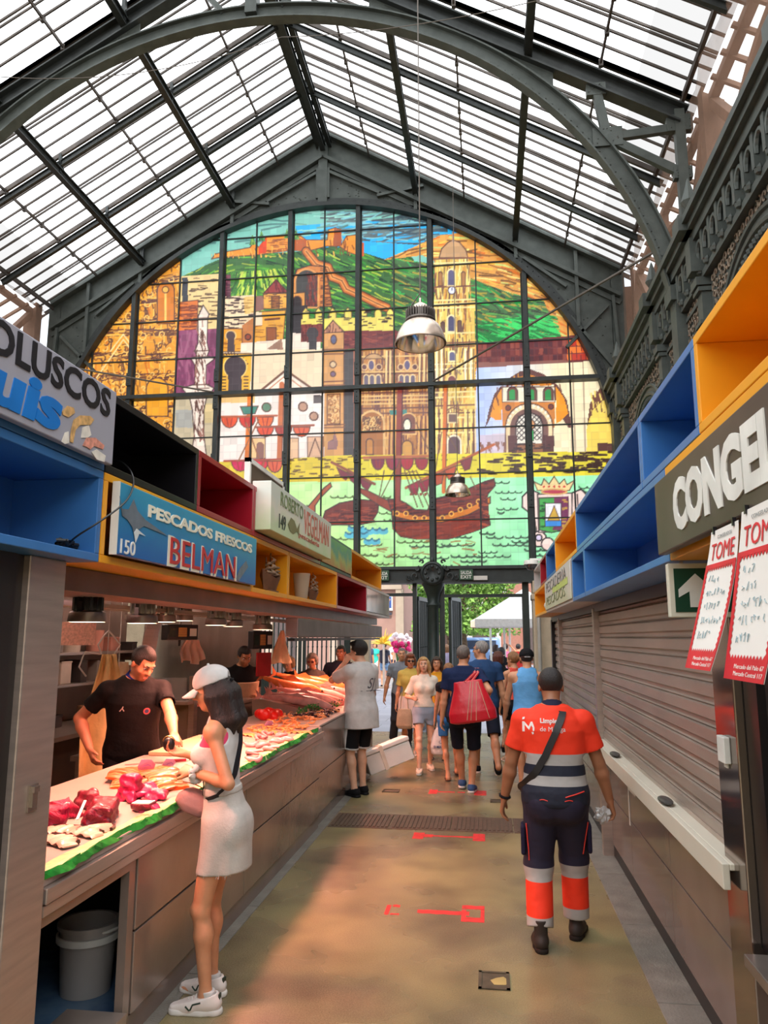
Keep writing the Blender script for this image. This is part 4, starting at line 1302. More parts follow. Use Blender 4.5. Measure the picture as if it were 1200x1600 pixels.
cubby(1,P_BLUE,'short blue box next to the big yellow one',2.505,3.42,ZM,ZT,group=R2)
cubby(1,P_BLUE,'long blue top box holding a small grey lamp',3.425,5.95,ZM,ZT,group=R2)
cubby(1,P_YEL,'yellow top box half way along the right stalls',5.955,7.80,ZM,ZT,group=R2)
cubby(1,P_BLUE,'small blue top box between yellow and red',7.805,9.0,ZM,ZT,group=R2)
cubby(1,P_RED,'small red top box near the end of the right stalls',9.005,10.0,ZM,ZT,group=R2)
cubby(1,P_WHT,'white top box at the end of the right stalls',10.005,11.35,ZM,ZT,group=R2)
cubby(1,P_YEL,'yellow box frame behind the frozen food sign',.4,2.995,ZL,ZM,group=R2)
cubby(1,P_BLUE,'long blue box in the lower row beside the frozen food sign',3.0,5.55,ZL,ZM,group=R2)
cubby(1,P_BLUE,'narrow blue box in the lower row of the right stalls',5.555,6.35,ZL,ZM,group=R2)
cubby(1,P_WHT,'white box frame behind the faded shop sign on the right',6.355,9.2,ZL,ZM,group=R2)
cubby(1,P_YEL,'yellow box with a white bundle at the right end',9.205,11.35,ZL,ZM,group=R2)
# signs
XLS,XRS=-1.462,.655
def stext(root,body,p0,p1,ytop,X,mat,side=-1,bold=0.0,shear=0.0,lift=.004):
 """letters between picture points p0 (lower left) and p1 (lower right); ytop = picture height of the top above p0"""
 a=at(p0[0],p0[1],X=X);b=at(p1[0],p1[1],X=X);t=at(p0[0],ytop,X=X)
 ux=Vector((0,1,0)) if side<0 else Vector((0,-1,0))
 z=(a.z+b.z)/2
 o=Vector((X,a.y,z))-root.location
 return lettering('lettering',body,mat,o,ux,(0,0,1),width=abs(b.y-a.y),height=t.z-a.z,bold=bold,shear=shear,parent=root,lift=lift)
def sign_root(name,label,X,y0,y1,z0,z1,mat,side=-1,th=.03,cat='sign'):
 t=thing(name,label,cat,(X,(y0+y1)/2,(z0+z1)/2))
 w,h=(y1-y0)/2,(z1-z0)/2
 d=th if side<0 else-th
 MB().box(min(0,-d),max(0,-d),-w,w,-h,h).build('sign_panel',mat,t,bevel=.004)
 return t
def decal(root,pts,mat,X,name='picture',side=-1,lift=.002,world=False):
 """flat printed shape; picture points on plane X"""
 P=[at(p[0],p[1],X=X) if not world else Vector((X,p[0],p[1])) for p in pts]
 s=1 if side<0 else-1
 A=[p-root.location+Vector((s*lift,0,0)) for p in P]
 B=[p+Vector((s*.0015,0,0)) for p in A]
 n=len(A)
 mb=MB();mb.add(A+B,[tuple(range(n)),tuple(range(2*n-1,n-1,-1))]+[(i,(i+1)%n,n+(i+1)%n,n+i) for i in range(n)])
 return mb.build(name,mat,root)
S_GREY=pbr('pale_grey_sign',rgb(166,166,178),.35,0,.03,2)
s=sign_root('shop_sign','pale grey sign reading MOLUSCOS with blue script and prawns, top left',XLS,.95,2.745,2.475,2.775,S_GREY)
INK=pbr('black_ink',rgb(28,26,32),.4);INKB=pbr('blue_ink',rgb(22,120,206),.4)
def wtext(root,body,X,y0,y1,z0,z1,mat,side=-1,bold=0.0,shear=0,lift=.004):
 ux=Vector((0,1,0)) if side<0 else Vector((0,-1,0))
 return lettering('lettering',body,mat,Vector((X,y0,z0))-root.location,ux,(0,0,1),width=abs(y1-y0),height=z1-z0,bold=bold,shear=shear,parent=root,lift=lift)
wtext(s,'MOLUSCOS',XLS,1.82,2.695,2.652,2.765,INK,bold=.024)
wtext(s,'Luis',XLS,1.80,2.365,2.498,2.655,INKB,bold=.045,shear=.12)
PRAWN=pbr('prawn_print',rgb(214,170,110),.5,0,.3,40);PRAWN2=pbr('prawn_print_pink',rgb(222,150,130),.5,0,.3,40);SHELLP=pbr('shell_print',rgb(232,226,214),.5,0,.1,30)
decal(s,[(108,690),(110,672),(114,656),(124,649),(140,650),(146,656),(140,664),(124,664),(117,672),(113,692)],PRAWN,XLS)
decal(s,[(96,643),(104,634),(114,637),(116,645),(106,652),(97,648)],PRAWN,XLS)
decal(s,[(128,696),(134,684),(148,684),(162,696),(160,702),(146,697),(140,702),(134,698)],PRAWN2,XLS)
decal(s,[(95,690),(100,676),(106,674),(107,692),(100,694)],SHELLP,XLS);decal(s,[(142,706),(150,702),(164,712),(162,722),(150,718)],SHELLP,XLS)
decal(s,[(126,684),(128,668),(138,664),(142,680),(136,684)],SHELLP,XLS,lift=.001)
def sea_panel():
 m=pbr('blue_sea_print',rgb(24,130,196),.3,0,0)
 nt=m.node_tree;b=nt.nodes['Principled BSDF']
 tc=nt.nodes.new('ShaderNodeTexCoord');sp=nt.nodes.new('ShaderNodeSeparateXYZ');nt.links.new(tc.outputs['Object'],sp.inputs[0])
 n=nt.nodes.new('ShaderNodeTexNoise');n.inputs['Scale'].default_value=5;nt.links.new(tc.outputs['Object'],n.inputs['Vector'])
 mr=nt.nodes.new('ShaderNodeMath');mr.operation='MULTIPLY_ADD';mr.inputs[1].default_value=3.2;mr.inputs[2].default_value=.2
 nt.links.new(sp.outputs['Z'],mr.inputs[0])
 ad=nt.nodes.new('ShaderNodeMath');ad.operation='ADD';nt.links.new(mr.outputs[0],ad.inputs[0])
 m2=nt.nodes.new('ShaderNodeMath');m2.operation='MULTIPLY';m2.inputs[1].default_value=.5;nt.links.new(n.outputs['Fac'],m2.inputs[0]);nt.links.new(m2.outputs[0],ad.inputs[1])
 r=nt.nodes.new('ShaderNodeValToRGB');r.color_ramp.elements[0].color=rgb(16,100,176);r.color_ramp.elements[1].color=rgb(58,160,196)
 nt.links.new(ad.outputs[0],r.inputs[0]);nt.links.new(r.outputs[0],b.inputs['Base Color'])
 return m
s=sign_root('shop_sign','blue sea sign reading PESCADOS FRESCOS with number 150 and a swordfish',XLS,2.82,4.66,2.128,2.425,sea_panel())
MB().box(-.031,.0004,-.925,-.9198,-.149,.149).build('sign_edge',WHT,s)
CREAMP=pbr('cream_ink',rgb(244,236,214),.4);REDI=pbr('red_ink',rgb(202,44,50),.4)
stext(s,'PESCADOS FRESCOS',(231,806),(393,866),786,XLS,CREAMP,bold=.035)
stext(s,'BELMAN',(260.5,885.5),(368.5,907),836,XLS,CREAMP,lift=.003)
stext(s,'BELMAN',(264,882),(366,902),840,XLS,REDI,bold=0,lift=.006)
stext(s,'150',(187,865),(210,868),842,XLS,WHT,bold=.0)
FISHG=pbr('fish_print_grey',rgb(110,120,132),.4,0,.2,14);FISHW=pbr('fish_print_white',rgb(220,226,226),.4)
decal(s,[(186,775),(190,795),(200,796),(208,780),(214,798),(226,812),(262,838),(224,822),(214,828),(210,845),(206,824),(198,812),(190,806)],FISHG,XLS)
decal(s,[(212,826),(226,838),(216,834),(210,848),(208,832)],FISHW,XLS,lift=.004)
decal(s,[(368,904),(374,888),(384,876),(387,886),(380,896),(372,908)],FISHG,XLS)
def pale_panel(name,stops):
 m=pbr(name,rgb(230,226,214),.4,0,0)
 nt=m.node_tree;b=nt.nodes['Principled BSDF']
 tc=nt.nodes.new('ShaderNodeTexCoord');sp=nt.nodes.new('ShaderNodeSeparateXYZ');nt.links.new(tc.outputs['Object'],sp.inputs[0])
 n=nt.nodes.new('ShaderNodeTexNoise');n.inputs['Scale'].default_value=4;n.inputs['Detail'].default_value=5;nt.links.new(tc.outputs['Object'],n.inputs['Vector'])
 ma=nt.nodes.new('ShaderNodeMath');ma.operation='MULTIPLY_ADD';ma.inputs[1].default_value=2.2;ma.inputs[2].default_value=0.0
 nt.links.new(sp.outputs['Z'],ma.inputs[0]);ad=nt.nodes.new('ShaderNodeMath');ad.operation='ADD'
 nt.links.new(ma.outputs[0],ad.inputs[0]);nt.links.new(n.outputs['Fac'],ad.inputs[1])
 r=nt.nodes.new('ShaderNodeValToRGB');el=r.color_ramp.elements
 while len(el)<len(stops):el.new(.5)
 for e,(p,c) in zip(el,stops):e.position=p;e.color=c
 nt.links.new(ad.outputs[0],r.inputs[0]);nt.links.new(r.outputs[0],b.inputs['Base Color'])
 return m
s=sign_root('shop_sign','pale lightbox sign with faded letters and a fish, number 149',-1.40,4.75,6.70,2.50,2.83,pale_panel('faded_sign',[(.2,rgb(214,226,180)),(.5,rgb(240,232,214)),(.8,rgb(226,228,216))]),th=.13)
FADE=pbr('faded_red_ink',rgb(196,110,92),.5);FADG=pbr('faded_green_ink',rgb(122,136,92),.5)
wtext(s,'ROBERTO',-1.40,4.98,5.62,2.70,2.80,FADG,bold=.0)
wtext(s,'VEGELMAN',-1.40,5.66,6.58,2.60,2.79,FADE,bold=-.005)
wtext(s,'pescaderia',-1.40,5.5,6.2,2.54,2.59,FADE)
wtext(s,'149',-1.40,4.95,5.12,2.54,2.64,INK)
decal(s,[(5.18,2.60),(5.26,2.66),(5.36,2.65),(5.44,2.60),(5.52,2.66),(5.50,2.60),(5.52,2.55),(5.44,2.585),(5.34,2.55),(5.24,2.56)],pbr('fish_print_olive',rgb(140,132,88),.5),-1.40,world=True)
s=sign_root('painted_panel','small painted landscape panel in greens, blue and ochre',-1.49,6.74,8.27,2.49,2.76,pale_panel('painted_landscape',[(.15,rgb(196,128,60)),(.4,rgb(186,178,84)),(.6,rgb(96,150,130)),(.8,rgb(120,170,96))]),th=.015,cat='painting')
t=thing('framed_board','small white-framed dark board standing on top of the left boxes','board',(-1.62,5.35,2.80))
MB().box(-.01,.01,-.42,.42,0.02,.22).build('board',pbr('brown_board',rgb(92,74,60),.6),t)
f=MB();f.box(-.02,.02,-.45,.45,0,.03).box(-.02,.02,-.45,.45,.20,.23).box(-.02,.02,-.45,-.42,0,.23).box(-.02,.02,.42,.45,0,.23)
f.build('frame',WHT,t)
S_BRN=pbr('dark_brown_sign',rgb(70,60,54),.4,0,.15,2.0,col2=rgb(84,72,66))
s=sign_root('shop_sign','dark brown sign with large white letters reading CONGELADOS',XRS,.6,2.985,2.11,2.385,S_BRN,side=1,th=.035)
wtext(s,'CONGELADOS',XRS,2.70,1.10,2.155,2.335,WHT,side=1,bold=.05)
s=sign_root('shop_sign','faded pale sign with thin lettering near the end of the right stalls',.685,6.37,9.15,2.115,2.44,pale_panel('faded_sign_right',[(.2,rgb(206,206,170)),(.55,rgb(222,214,206)),(.9,rgb(214,206,200))]),side=1,th=.012)
wtext(s,'PESCADERIA',.685,8.9,6.65,2.30,2.41,pbr('faded_grey_ink',rgb(110,106,104),.5),side=1,bold=-.01)
wtext(s,'PESCADOS',.685,8.9,6.8,2.16,2.25,pbr('faded_olive_ink',rgb(120,124,80),.5),side=1,bold=-.01)
MB().box(-.004,-.002,-1.2,.3,-.025,.035).build('green_band',pbr('lime_print',rgb(196,214,120),.5),s)
mb=MB();mb.ball((0,0,.11),(.10,.20,.11),14);mb.ball((-.02,.16,.07),(.09,.16,.07),12);mb.ball((0,-.15,.06),(.09,.12,.06),12)
o=mb.build('cloth_bundle',pbr('white_bundle',rgb(232,222,206),.8,0,.08,8,.4,12),None,(.82,9.55,ZL+.035),smooth=True)
tag(o,'white bundle stuffed in the last yellow box on the right','bundle')
t=thing('spot_lamp','small grey box lamp inside the long blue box','lamp',(.93,4.55,ZM+.10))
MB().box(-.06,.03,-.05,.05,0,.10).build('lamp_body',pbr('lamp_grey',rgb(120,122,126),.4,.4),t,bevel=.008)
MB().box(-.066,-.06,-.04,.04,.012,.088).build('lamp_glass',pbr('lamp_lens',rgb(190,196,204),.15),t)
MB().box(.03,.12,-.015,.015,.03,.06).build('bracket',P_BLK,t)
t=thing('dome_camera','white dome security camera at the end of the right stalls','camera',(.66,11.25,2.86))
MB().lathe([(0,.06),(.10,.06),(.11,.02),(.11,0)],n=20).build('camera_housing',WHT,t,smooth=True)
MB().lathe([(.085,0),(.08,-.04),(.05,-.075),(0,-.085)],n=20).build('dome',pbr('smoked_dome',rgb(60,58,60),.08),t,smooth=True)
MB().box(-.02,.2,-.02,.02,.05,.09).build('bracket',WHT,t)
# left stall shell
struct(MB().box(-1.98,-1.70,.9,11.7,1.99,2.088).build('beam_stall',pbr('dull_header_steel',rgb(110,98,92),.4,.5,.2,3)))
struct(MB().box(-4.7,-1.95,.9,11.9,2.46,2.56).build('ceiling_stall',pbr('stall_ceiling',rgb(150,130,116),.6)))
mb=MB()
mb.box(-4.72,-4.62,.9,9.3,0,2.46)
struct(mb.build('wall_stall_back',pbr('stall_wall_steel',rgb(176,160,150),.35,.5,.15,2)))
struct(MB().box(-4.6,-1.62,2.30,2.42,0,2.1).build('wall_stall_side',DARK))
struct(MB().box(-4.62,-3.0,9.86,9.92,0,2.46).build('wall_stall_end',pbr('bright_steel_sheet',rgb(196,184,176),.25,.8,.15,1.5,stretch=(6,6,.6))))
struct(MB().box(-2.27,-2.22,.9,9.8,1.97,1.995).box(-2.40,-2.35,.9,9.8,1.97,1.995).box(-2.40,-2.2,2.9,2.94,1.995,2.46).box(-2.40,-2.2,5.9,5.94,1.995,2.46).box(-2.40,-2.2,8.9,8.94,1.995,2.46).build('beam_lamp_rail',STEEL))
t=thing('steel_pillar','brushed steel stall pillar at the left edge with a latch','pillar',(-1.64,2.57,0))
MB().box(-.10,.04,-.10,.13,0,2.09).build('pillar_body',STEEL,t,bevel=.006)
mb=MB();mb.box(.04,.047,-.02,.035,1.20,1.29).box(.047,.062,-.012,.02,1.265,1.285).box(.047,.055,-.008,.012,1.215,1.265)
mb.build('latch',pbr('polished_latch',rgb(200,190,182),.2,.9),t)
mb=MB().box(-.05,.012,-.26,-.10,0,2.09);mb.build('guide_channel',DARK,t)
t=thing('stall_shutter','closed brown steel shutter at the far left edge','shutter',(-1.66,1.6,0))
mb=MB().box(-.02,.0,-1.4,.68,.72,2.05);mb.build('shutter_panel',pbr('left_shutter',rgb(96,84,78),.4,.5,.15,3),t)
MB().box(-.02,.10,-1.4,.70,.66,.72).build('sill',STEEL,t);MB().box(-.02,.03,-1.4,.70,0,.66).build('front_panel',STEEL_B,t)
# fish counters
XCF,XCB=-1.64,-2.56
WSLAB=pbr('white_counter_slab',rgb(196,172,160),.3,0,.04,5)
t=thing('fish_counter','steel fish counter in the foreground with green leaf edging and an open bay','counter',(XCF,2.72,0))
mb=MB();mb.box(XCB-XCF,.015,0,4.72,.90,.935);mb.build('worktop',WSLAB,t,bevel=.004)
mb=MB();mb.box(-.03,.04,0,4.72,.845,.90).box(-.02,.03,0,4.72,.80,.84);mb.build('edge_rail',STEEL,t,bevel=.004)
mb=MB();mb.box(-.04,.0,.74,.80,.1,.80).box(-.04,0,0,.74,.75,.80);mb.build('bay_frame',STEEL_B,t)
mb=MB();mb.box(-.25,.03,0,.72,.09,.17);mb.build('bay_sill',STEEL,t)
mb=MB();mb.box(-.90,-.02,0,1.5,.06,.09);mb.build('bay_floor',pbr('wet_blue_tray',rgb(44,86,140),.15,.1,.3,3,col2=rgb(90,120,150)),t)
mb=MB();mb.box(-.92,-.90,.0,4.72,.09,.9);mb.build('inner_back',pbr('bay_back',rgb(120,92,70),.6,0,.2,3),t)
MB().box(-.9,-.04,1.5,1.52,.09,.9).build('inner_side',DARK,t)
ys=[.82,2.44,3.62,4.72]
for a,b in zip(ys[:-1],ys[1:]):
 MB().box(-.02,.0,a+.006,b-.006,.47,.795).build('front_panel',STEEL_B,t,bevel=.003)
 MB().box(-.02,.0,a+.006,b-.006,.115,.46).build('front_panel',STEEL_B,t,bevel=.003)
MB().box(-.9,-.02,1.52,4.72,.10,.88).build('carcass',DARK,t)
MB().box(-.03,-.008,0,4.72,0,.11).build('plinth',TILE_B,t)
for (yy,zz) in ((1.35,.79),(1.9,.25),(1.35,.16)):
 pass
LEAF=pbr('plastic_leaf_green',rgb(40,150,52),.5,0,.4,20);LEAFL=pbr('plastic_leaf_pale',rgb(206,222,150),.5,0,.2,20)
mb=MB();rng=random.Random(5)
y=.0
while y<4.35:
 l=rng.uniform(.14,.34);w=rng.uniform(.016,.027);k_=0 if rng.random()<.93 else 1
 n=6;vs=[];fs=[]
 for i in range(n+1):
  u=i/n;ww=w*math.sin(math.pi*(.08+.84*u));x_=.006+.012*math.sin(u*3+y*7)
  vs+=[(x_-ww,y+l*u,.940+.006*math.sin(u*9)),(x_+.008,y+l*u,.950+rng.uniform(0,.008)),(x_+ww*1.1,y+l*u,.926+.004*math.sin(u*7))]
 for i in range(n):
  q=i*3;fs+=[(q,q+1,q+4,q+3),(q+1,q+2,q+5,q+4)]
 mb.add(vs,fs,k_)
 y+=l*.42
mb.build('leaf_border',[LEAF,LEAFL],t)
mb=MB()
n=60;vs=[];fs=[]
for i in range(n+1):
 yy=4.35*i/n
 vs+=[(-.075+.006*math.sin(i*1.3),yy,.938),(-.02,yy,.945+.003*math.sin(i*2.1)),(.0,yy,.938)]
for i in range(n):
 q=i*3;fs+=[(q,q+1,q+4,q+3),(q+1,q+2,q+5,q+4)]
mb.add(vs,fs);mb.build('paper_edge',LEAFL,t)
t=thing('fish_counter','far fish counter beside the person in a white T-shirt','counter',(XCF-.03,7.46,0))
MB().box(XCB-XCF,.0,0,3.5,.10,.93).build('carcass',STEEL_B,t)
MB().box(XCB-XCF,.02,0,3.5,.93,.95).build('worktop',WSLAB,t,bevel=.004)
for a,b in ((0.01,1.2),(1.2,2.4),(2.4,3.5)):
 MB().box(0,.014,a+.006,b-.006,.50,.92).build('front_panel',STEEL_B,t,bevel=.003)
 MB().box(0,.014,a+.006,b-.006,.115,.49).build('front_panel',STEEL_B,t,bevel=.003)
MB().box(-.02,.0,0,3.5,0,.11).build('plinth',TILE_B,t)
t=thing('bucket','translucent plastic bucket with white handle in the open counter bay','bucket',(-2.0,3.80,.091))
BK=pbr('cloudy_plastic',rgb(170,164,158),.3,0,.05,4)
MB().lathe([(0,.005),(.115,.005),(.118,0),(.135,.30),(.148,.30),(.148,.32),(.128,.32),(.112,.02),(0,.02)],n=28).build('bucket_body',BK,t,smooth=True)
MB().tube([(.15*math.cos(a),.15*math.sin(a)-.05*math.sin(a),.29-.13*abs(math.sin(a))*(1 if math.sin(a)>0 else-0)) for a in np.linspace(math.pi,2*math.pi,14)],.008,6).build('handle',WHT,t,smooth=True)
MB().lathe([(.137,.24),(.150,.24),(.150,.27),(.139,.27)],n=28).build('rim_band',WHT,t,smooth=True)
tag(MB().box(-2.50,-2.44,2.95,3.02,.09,.9).build('table_leg',pbr('dark_wood_post',rgb(60,40,34),.6)),'dark table post seen through the open counter bay','post')
t=tag(MB().ball((0,0,.12),(.14,.2,.13),12).ball((.05,.14,.08),(.12,.14,.09),10).build('sack',pbr('dark_sack',rgb(48,40,42),.8,0,.2,8,.4,14),None,(-2.36,3.25,.09),smooth=True),'dark sack heaped behind the bucket in the counter bay','sack')
# right stall
XW=.98
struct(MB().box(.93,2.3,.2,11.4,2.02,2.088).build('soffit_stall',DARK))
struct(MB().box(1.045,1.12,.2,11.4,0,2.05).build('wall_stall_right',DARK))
def shutter(label,y0,y1,z0=.945,z1=2.02):
 root=thing('roller_shutter',label,'shutter',(XW,(y0+y1)/2,z0),0,'roller shutters of the closed right stalls')
 w=(y1-y0)/2;h=z1-z0;n=int(h/.092)
 prof=[]
 for i in range(n+1):
  z=h*i/n
  prof+=[(.004,z),(-.016,z+.012),(-.016,z+.064),(.0,z+.070),(-.010,z+.077),(.004,z+.086)]
 prof=[(x,min(z,h)) for x,z in prof]
 vs=[];fs=[]
 for (x,z) in prof:vs+=[(x,-w,z),(x,w,z)]
 for i in range(len(prof)-1):fs.append((2*i,2*i+1,2*i+3,2*i+2))
 mb=MB();mb.add(vs,fs);mb.box(.0,.012,-w,w,0,h)
 mb.build('slats',SHUT,root)
 MB().box(-.02,.012,-w,w,-.002,.022).build('bottom_bar',STEEL,root)
 return root
shutter('roller shutter above the white ledge, nearest closed stall',3.36,6.84)
shutter('middle roller shutter between the two steel posts on the right',6.93,10.2,.90)
shutter('last narrow roller shutter at the end of the right stalls',10.27,11.25,.90)
for lab,y,w in (('slim steel post between the first and middle shutters',6.885,.04),('slim steel post between the middle and last shutters',10.235,.032),('dark steel post closing the end of the right stalls',11.33,.08)):
 tag(MB().box(XW-.06,XW+.03,y-w,y+w,0,2.05).build('shutter_post',STEEL if w<.05 else DARK,bevel=.004),lab,'post','steel posts of the right stalls')
t=thing('counter_ledge','cream folded-up counter ledge under the nearest shutter','ledge',(.87,5.03,.85))
MB().box(0,.028,-1.82,1.82,0,.095).box(.028,.11,-1.82,1.82,.07,.095).build('ledge_board',pbr('cream_ledge',rgb(232,224,206),.35,0,.03,3),t,bevel=.004)
for py in (5.87,4.28):
 mb=MB();mb.ball((.03,py-5.03,.112),(.035,.10,.014),14);mb.box(.02,.045,py-5.03-.015,py-5.03+.015,.09,.105)
 mb.build('latch_handle',pbr('grey_latch_plastic',rgb(74,72,72),.35),t,smooth=True)
t=thing('clad_counter','brown glossy clad front below the closed right shutters','counter',(1.0,3.0,0),0)
ys=[.32,1.72,2.95,3.85,5.3,6.8,8.3]
for a,b in zip(ys[:-1],ys[1:]):
 MB().box(0,.02,a+.004,b-.004,.49,.86).build('front_panel',TILE_B,t,bevel=.002)
 MB().box(0,.02,a+.004,b-.004,.10,.48).build('front_panel',TILE_B,t,bevel=.002)
MB().box(.012,.02,.3,8.3,0,.9).build('backing',DARK,t)
MB().box(.005,.02,.3,8.3,0,.095).build('plinth',DARK,t)
mb=MB();mb.box(-.004,0,2.955,2.985,.45,.86).box(-.003,0,2.7,2.96,.70,.715);mb.build('pale_joint',WHT,t)
t=thing('steel_pillar','polished steel pillar on the right with a white latch box','pillar',(.99,3.2,0))
MB().box(-.075,.05,-.13,.13,0,2.05).build('pillar_body',pbr('polished_pillar',rgb(150,136,128),.12,.9,.06,2),t,bevel=.006)
mb=MB();mb.box(-.10,-.075,-.05,.04,1.32,1.42);mb.box(-.085,-.075,-.02,.02,1.30,1.32);mb.build('latch_box',WHT,t,bevel=.004)
t=thing('door_panel','dark brown panel with a black strip in place of the shaded gap at the right edge','panel',(1.0,1.6,0))
MB().box(-.02,.03,-1.3,1.32,.70,2.02).build('panel_sheet',pbr('dark_brown_panel',rgb(72,60,58),.35,.3,.2,6),t)
MB().box(-.05,.02,1.32,1.46,.70,2.03).build('gap_strip',P_BLK,t)  # black strip standing in for the shaded gap beside the panel
MB().box(-.13,.03,-1.3,1.42,.66,.70).build('sill',pbr('steel_sill',rgb(150,140,134),.3,.7),t,bevel=.004)
MB().box(0,.03,-1.3,1.46,0,.66).build('lower_panel',TILE_B,t)
t=thing('exit_sign','green box sign with white up arrow in a white frame, right stalls','exit sign',(.82,3.02,1.875))
MB().box(-.13,.20,-.02,.02,0,.205).build('sign_frame',pbr('aged_sign_white',rgb(226,220,200),.45),t,bevel=.004)
MB().box(-.11,.18,-.024,-.02,.02,.185).build('green_face',pbr('arrow_green',rgb(18,66,46),.35),t)
MB().prism([(-.012,.038),(.036,.038),(.036,.098),(.074,.075),(.074,.105),(.012,.165),(-.052,.105),(-.052,.075),(-.012,.098)],(-.045,-.024,0),(1,0,0),(0,0,1),(0,-.003,0)).build('arrow',WHT,t)
mb=MB();mb.box(-.08,-.07,-.01,.01,.205,.25).box(.14,.15,-.01,.01,.205,.25);mb.build('hanger',STEEL,t)
def poster(label,ya,yb,xt,xb,zt,zb,tilt,num):
 """sheet hung by its top edge; ya is the far (left) side"""
 t=thing('price_sheet',label,'poster',(xt,(ya+yb)/2,zt),0,'red and white price sheets under the frozen food sign')
 w=ya-yb
 def P(u,v,l=0):    # u 0..1 from left(far) to right(near), v 0..1 down
  x=(xb-xt)*(v**1.3)+.012*math.sin(3*v)*(u-.3)-l
  return Vector((x,(ya-(ya+yb)/2)-w*u+tilt*v,(zb-zt)*v))
 def patch(name,u0,u1,v0,v1,mat,l,n=6,jag=0):
  mb=MB();vs=[];fs=[]
  nn=14
  for i in range(nn+1):
   v=v0+(v1-v0)*i/nn
   for k in range(n+1):
    u=u0+(u1-u0)*k/n
    vs.append(P(u,v,l))
  for i in range(nn):
   for k in range(n):
    a=i*(n+1)+k;fs.append((a,a+1,a+n+2,a+n+1))
  mb.add(vs,fs);o=mb.build(name,mat,t,fix=False)
  so=o.modifiers.new('thickness','SOLIDIFY');so.thickness=.0008;so.offset=0
  return o
 PAP=pbr('poster_paper',rgb(240,234,226),.6,0,.03,6);RD=pbr('poster_red',rgb(214,44,54),.5)
 patch('paper',0,1,0,1,PAP,0)
 for (u0,u1,v0,v1) in ((0,1,.25,.28),(0,.06,.25,1),(.94,1,.25,1),(0,1,.88,1)):patch('red_border',u0,u1,v0,v1,RD,.002,4)
 mb=MB()
 N=12
 for k in range(N):
  u=.05+.9*k/N
  for (v,s_) in ((.28,1),(.88,-1)):
   mb.add([P(u,v,.002),P(u+.9/N,v,.002),P(u+.45/N,v+s_*.025,.002)],[(0,1,2)])
 for k in range(16):
  v=.28+.6*k/16
  for (u,s_) in ((.06,1),(.94,-1)):
   mb.add([P(u,v,.002),P(u,v+.6/16,.002),P(u+s_*.03,v+.3/16,.002)],[(0,1,2)])
 mb.build('scalloped_edge',RD,t,fix=False)
 def words(body,u0,u1,v1,v0,mat,bold=0):
  vs,fs,ww,hh=text_mesh(body,1,bold)
  mb=MB();mb.add([P(u0+(u1-u0)*v[0]/ww,v1+(v0-v1)*v[1]/hh,.003) for v in vs],fs)
  o=mb.build('lettering',mat,t,fix=False);so=o.modifiers.new('thickness','SOLIDIFY');so.thickness=.0006
 words('TOME',.12,.92,.225,.10,RD)
 words('CONGELADOS',.3,.8,.07,.045,pbr('grey_ink',rgb(150,150,150),.5))
 words('Mercado del Palo 67',.25,.95,.935,.91,WHT);words('Mercado Central 117',.25,.95,.975,.95,WHT)
 PEN=pbr('faint_pen',rgb(150,170,176),.6)
 rng=random.Random(num)
 mb=MB()
 for line_ in range(5):
  v=.36+line_*.10
  for k in range(rng.randint(3,8)):
   u=.2+k*.09+rng.uniform(-.01,.01)
   pts=[P(u+rng.uniform(0,.06),v+rng.uniform(-.03,.03),.003) for _ in range(4)]
   mb.tube(pts,.0012,4)
 mb.build('handwriting',PEN,t)
 mb=MB().box(-.006,.004,-w*.38,-w*.34,-.01,.012);mb.box(-.006,.004,w*.34,w*.38,-.01,.012);mb.build('clip',P_BLK,t)
 return t
poster('red and white price sheet hanging beside the arrow sign',2.27,2.03,  .650,.560,2.10,1.715,.02,1)
poster('red and white price sheet at the frame edge with a small sticker',2.0,1.73,.650,.585,2.115,1.70,.02,2)
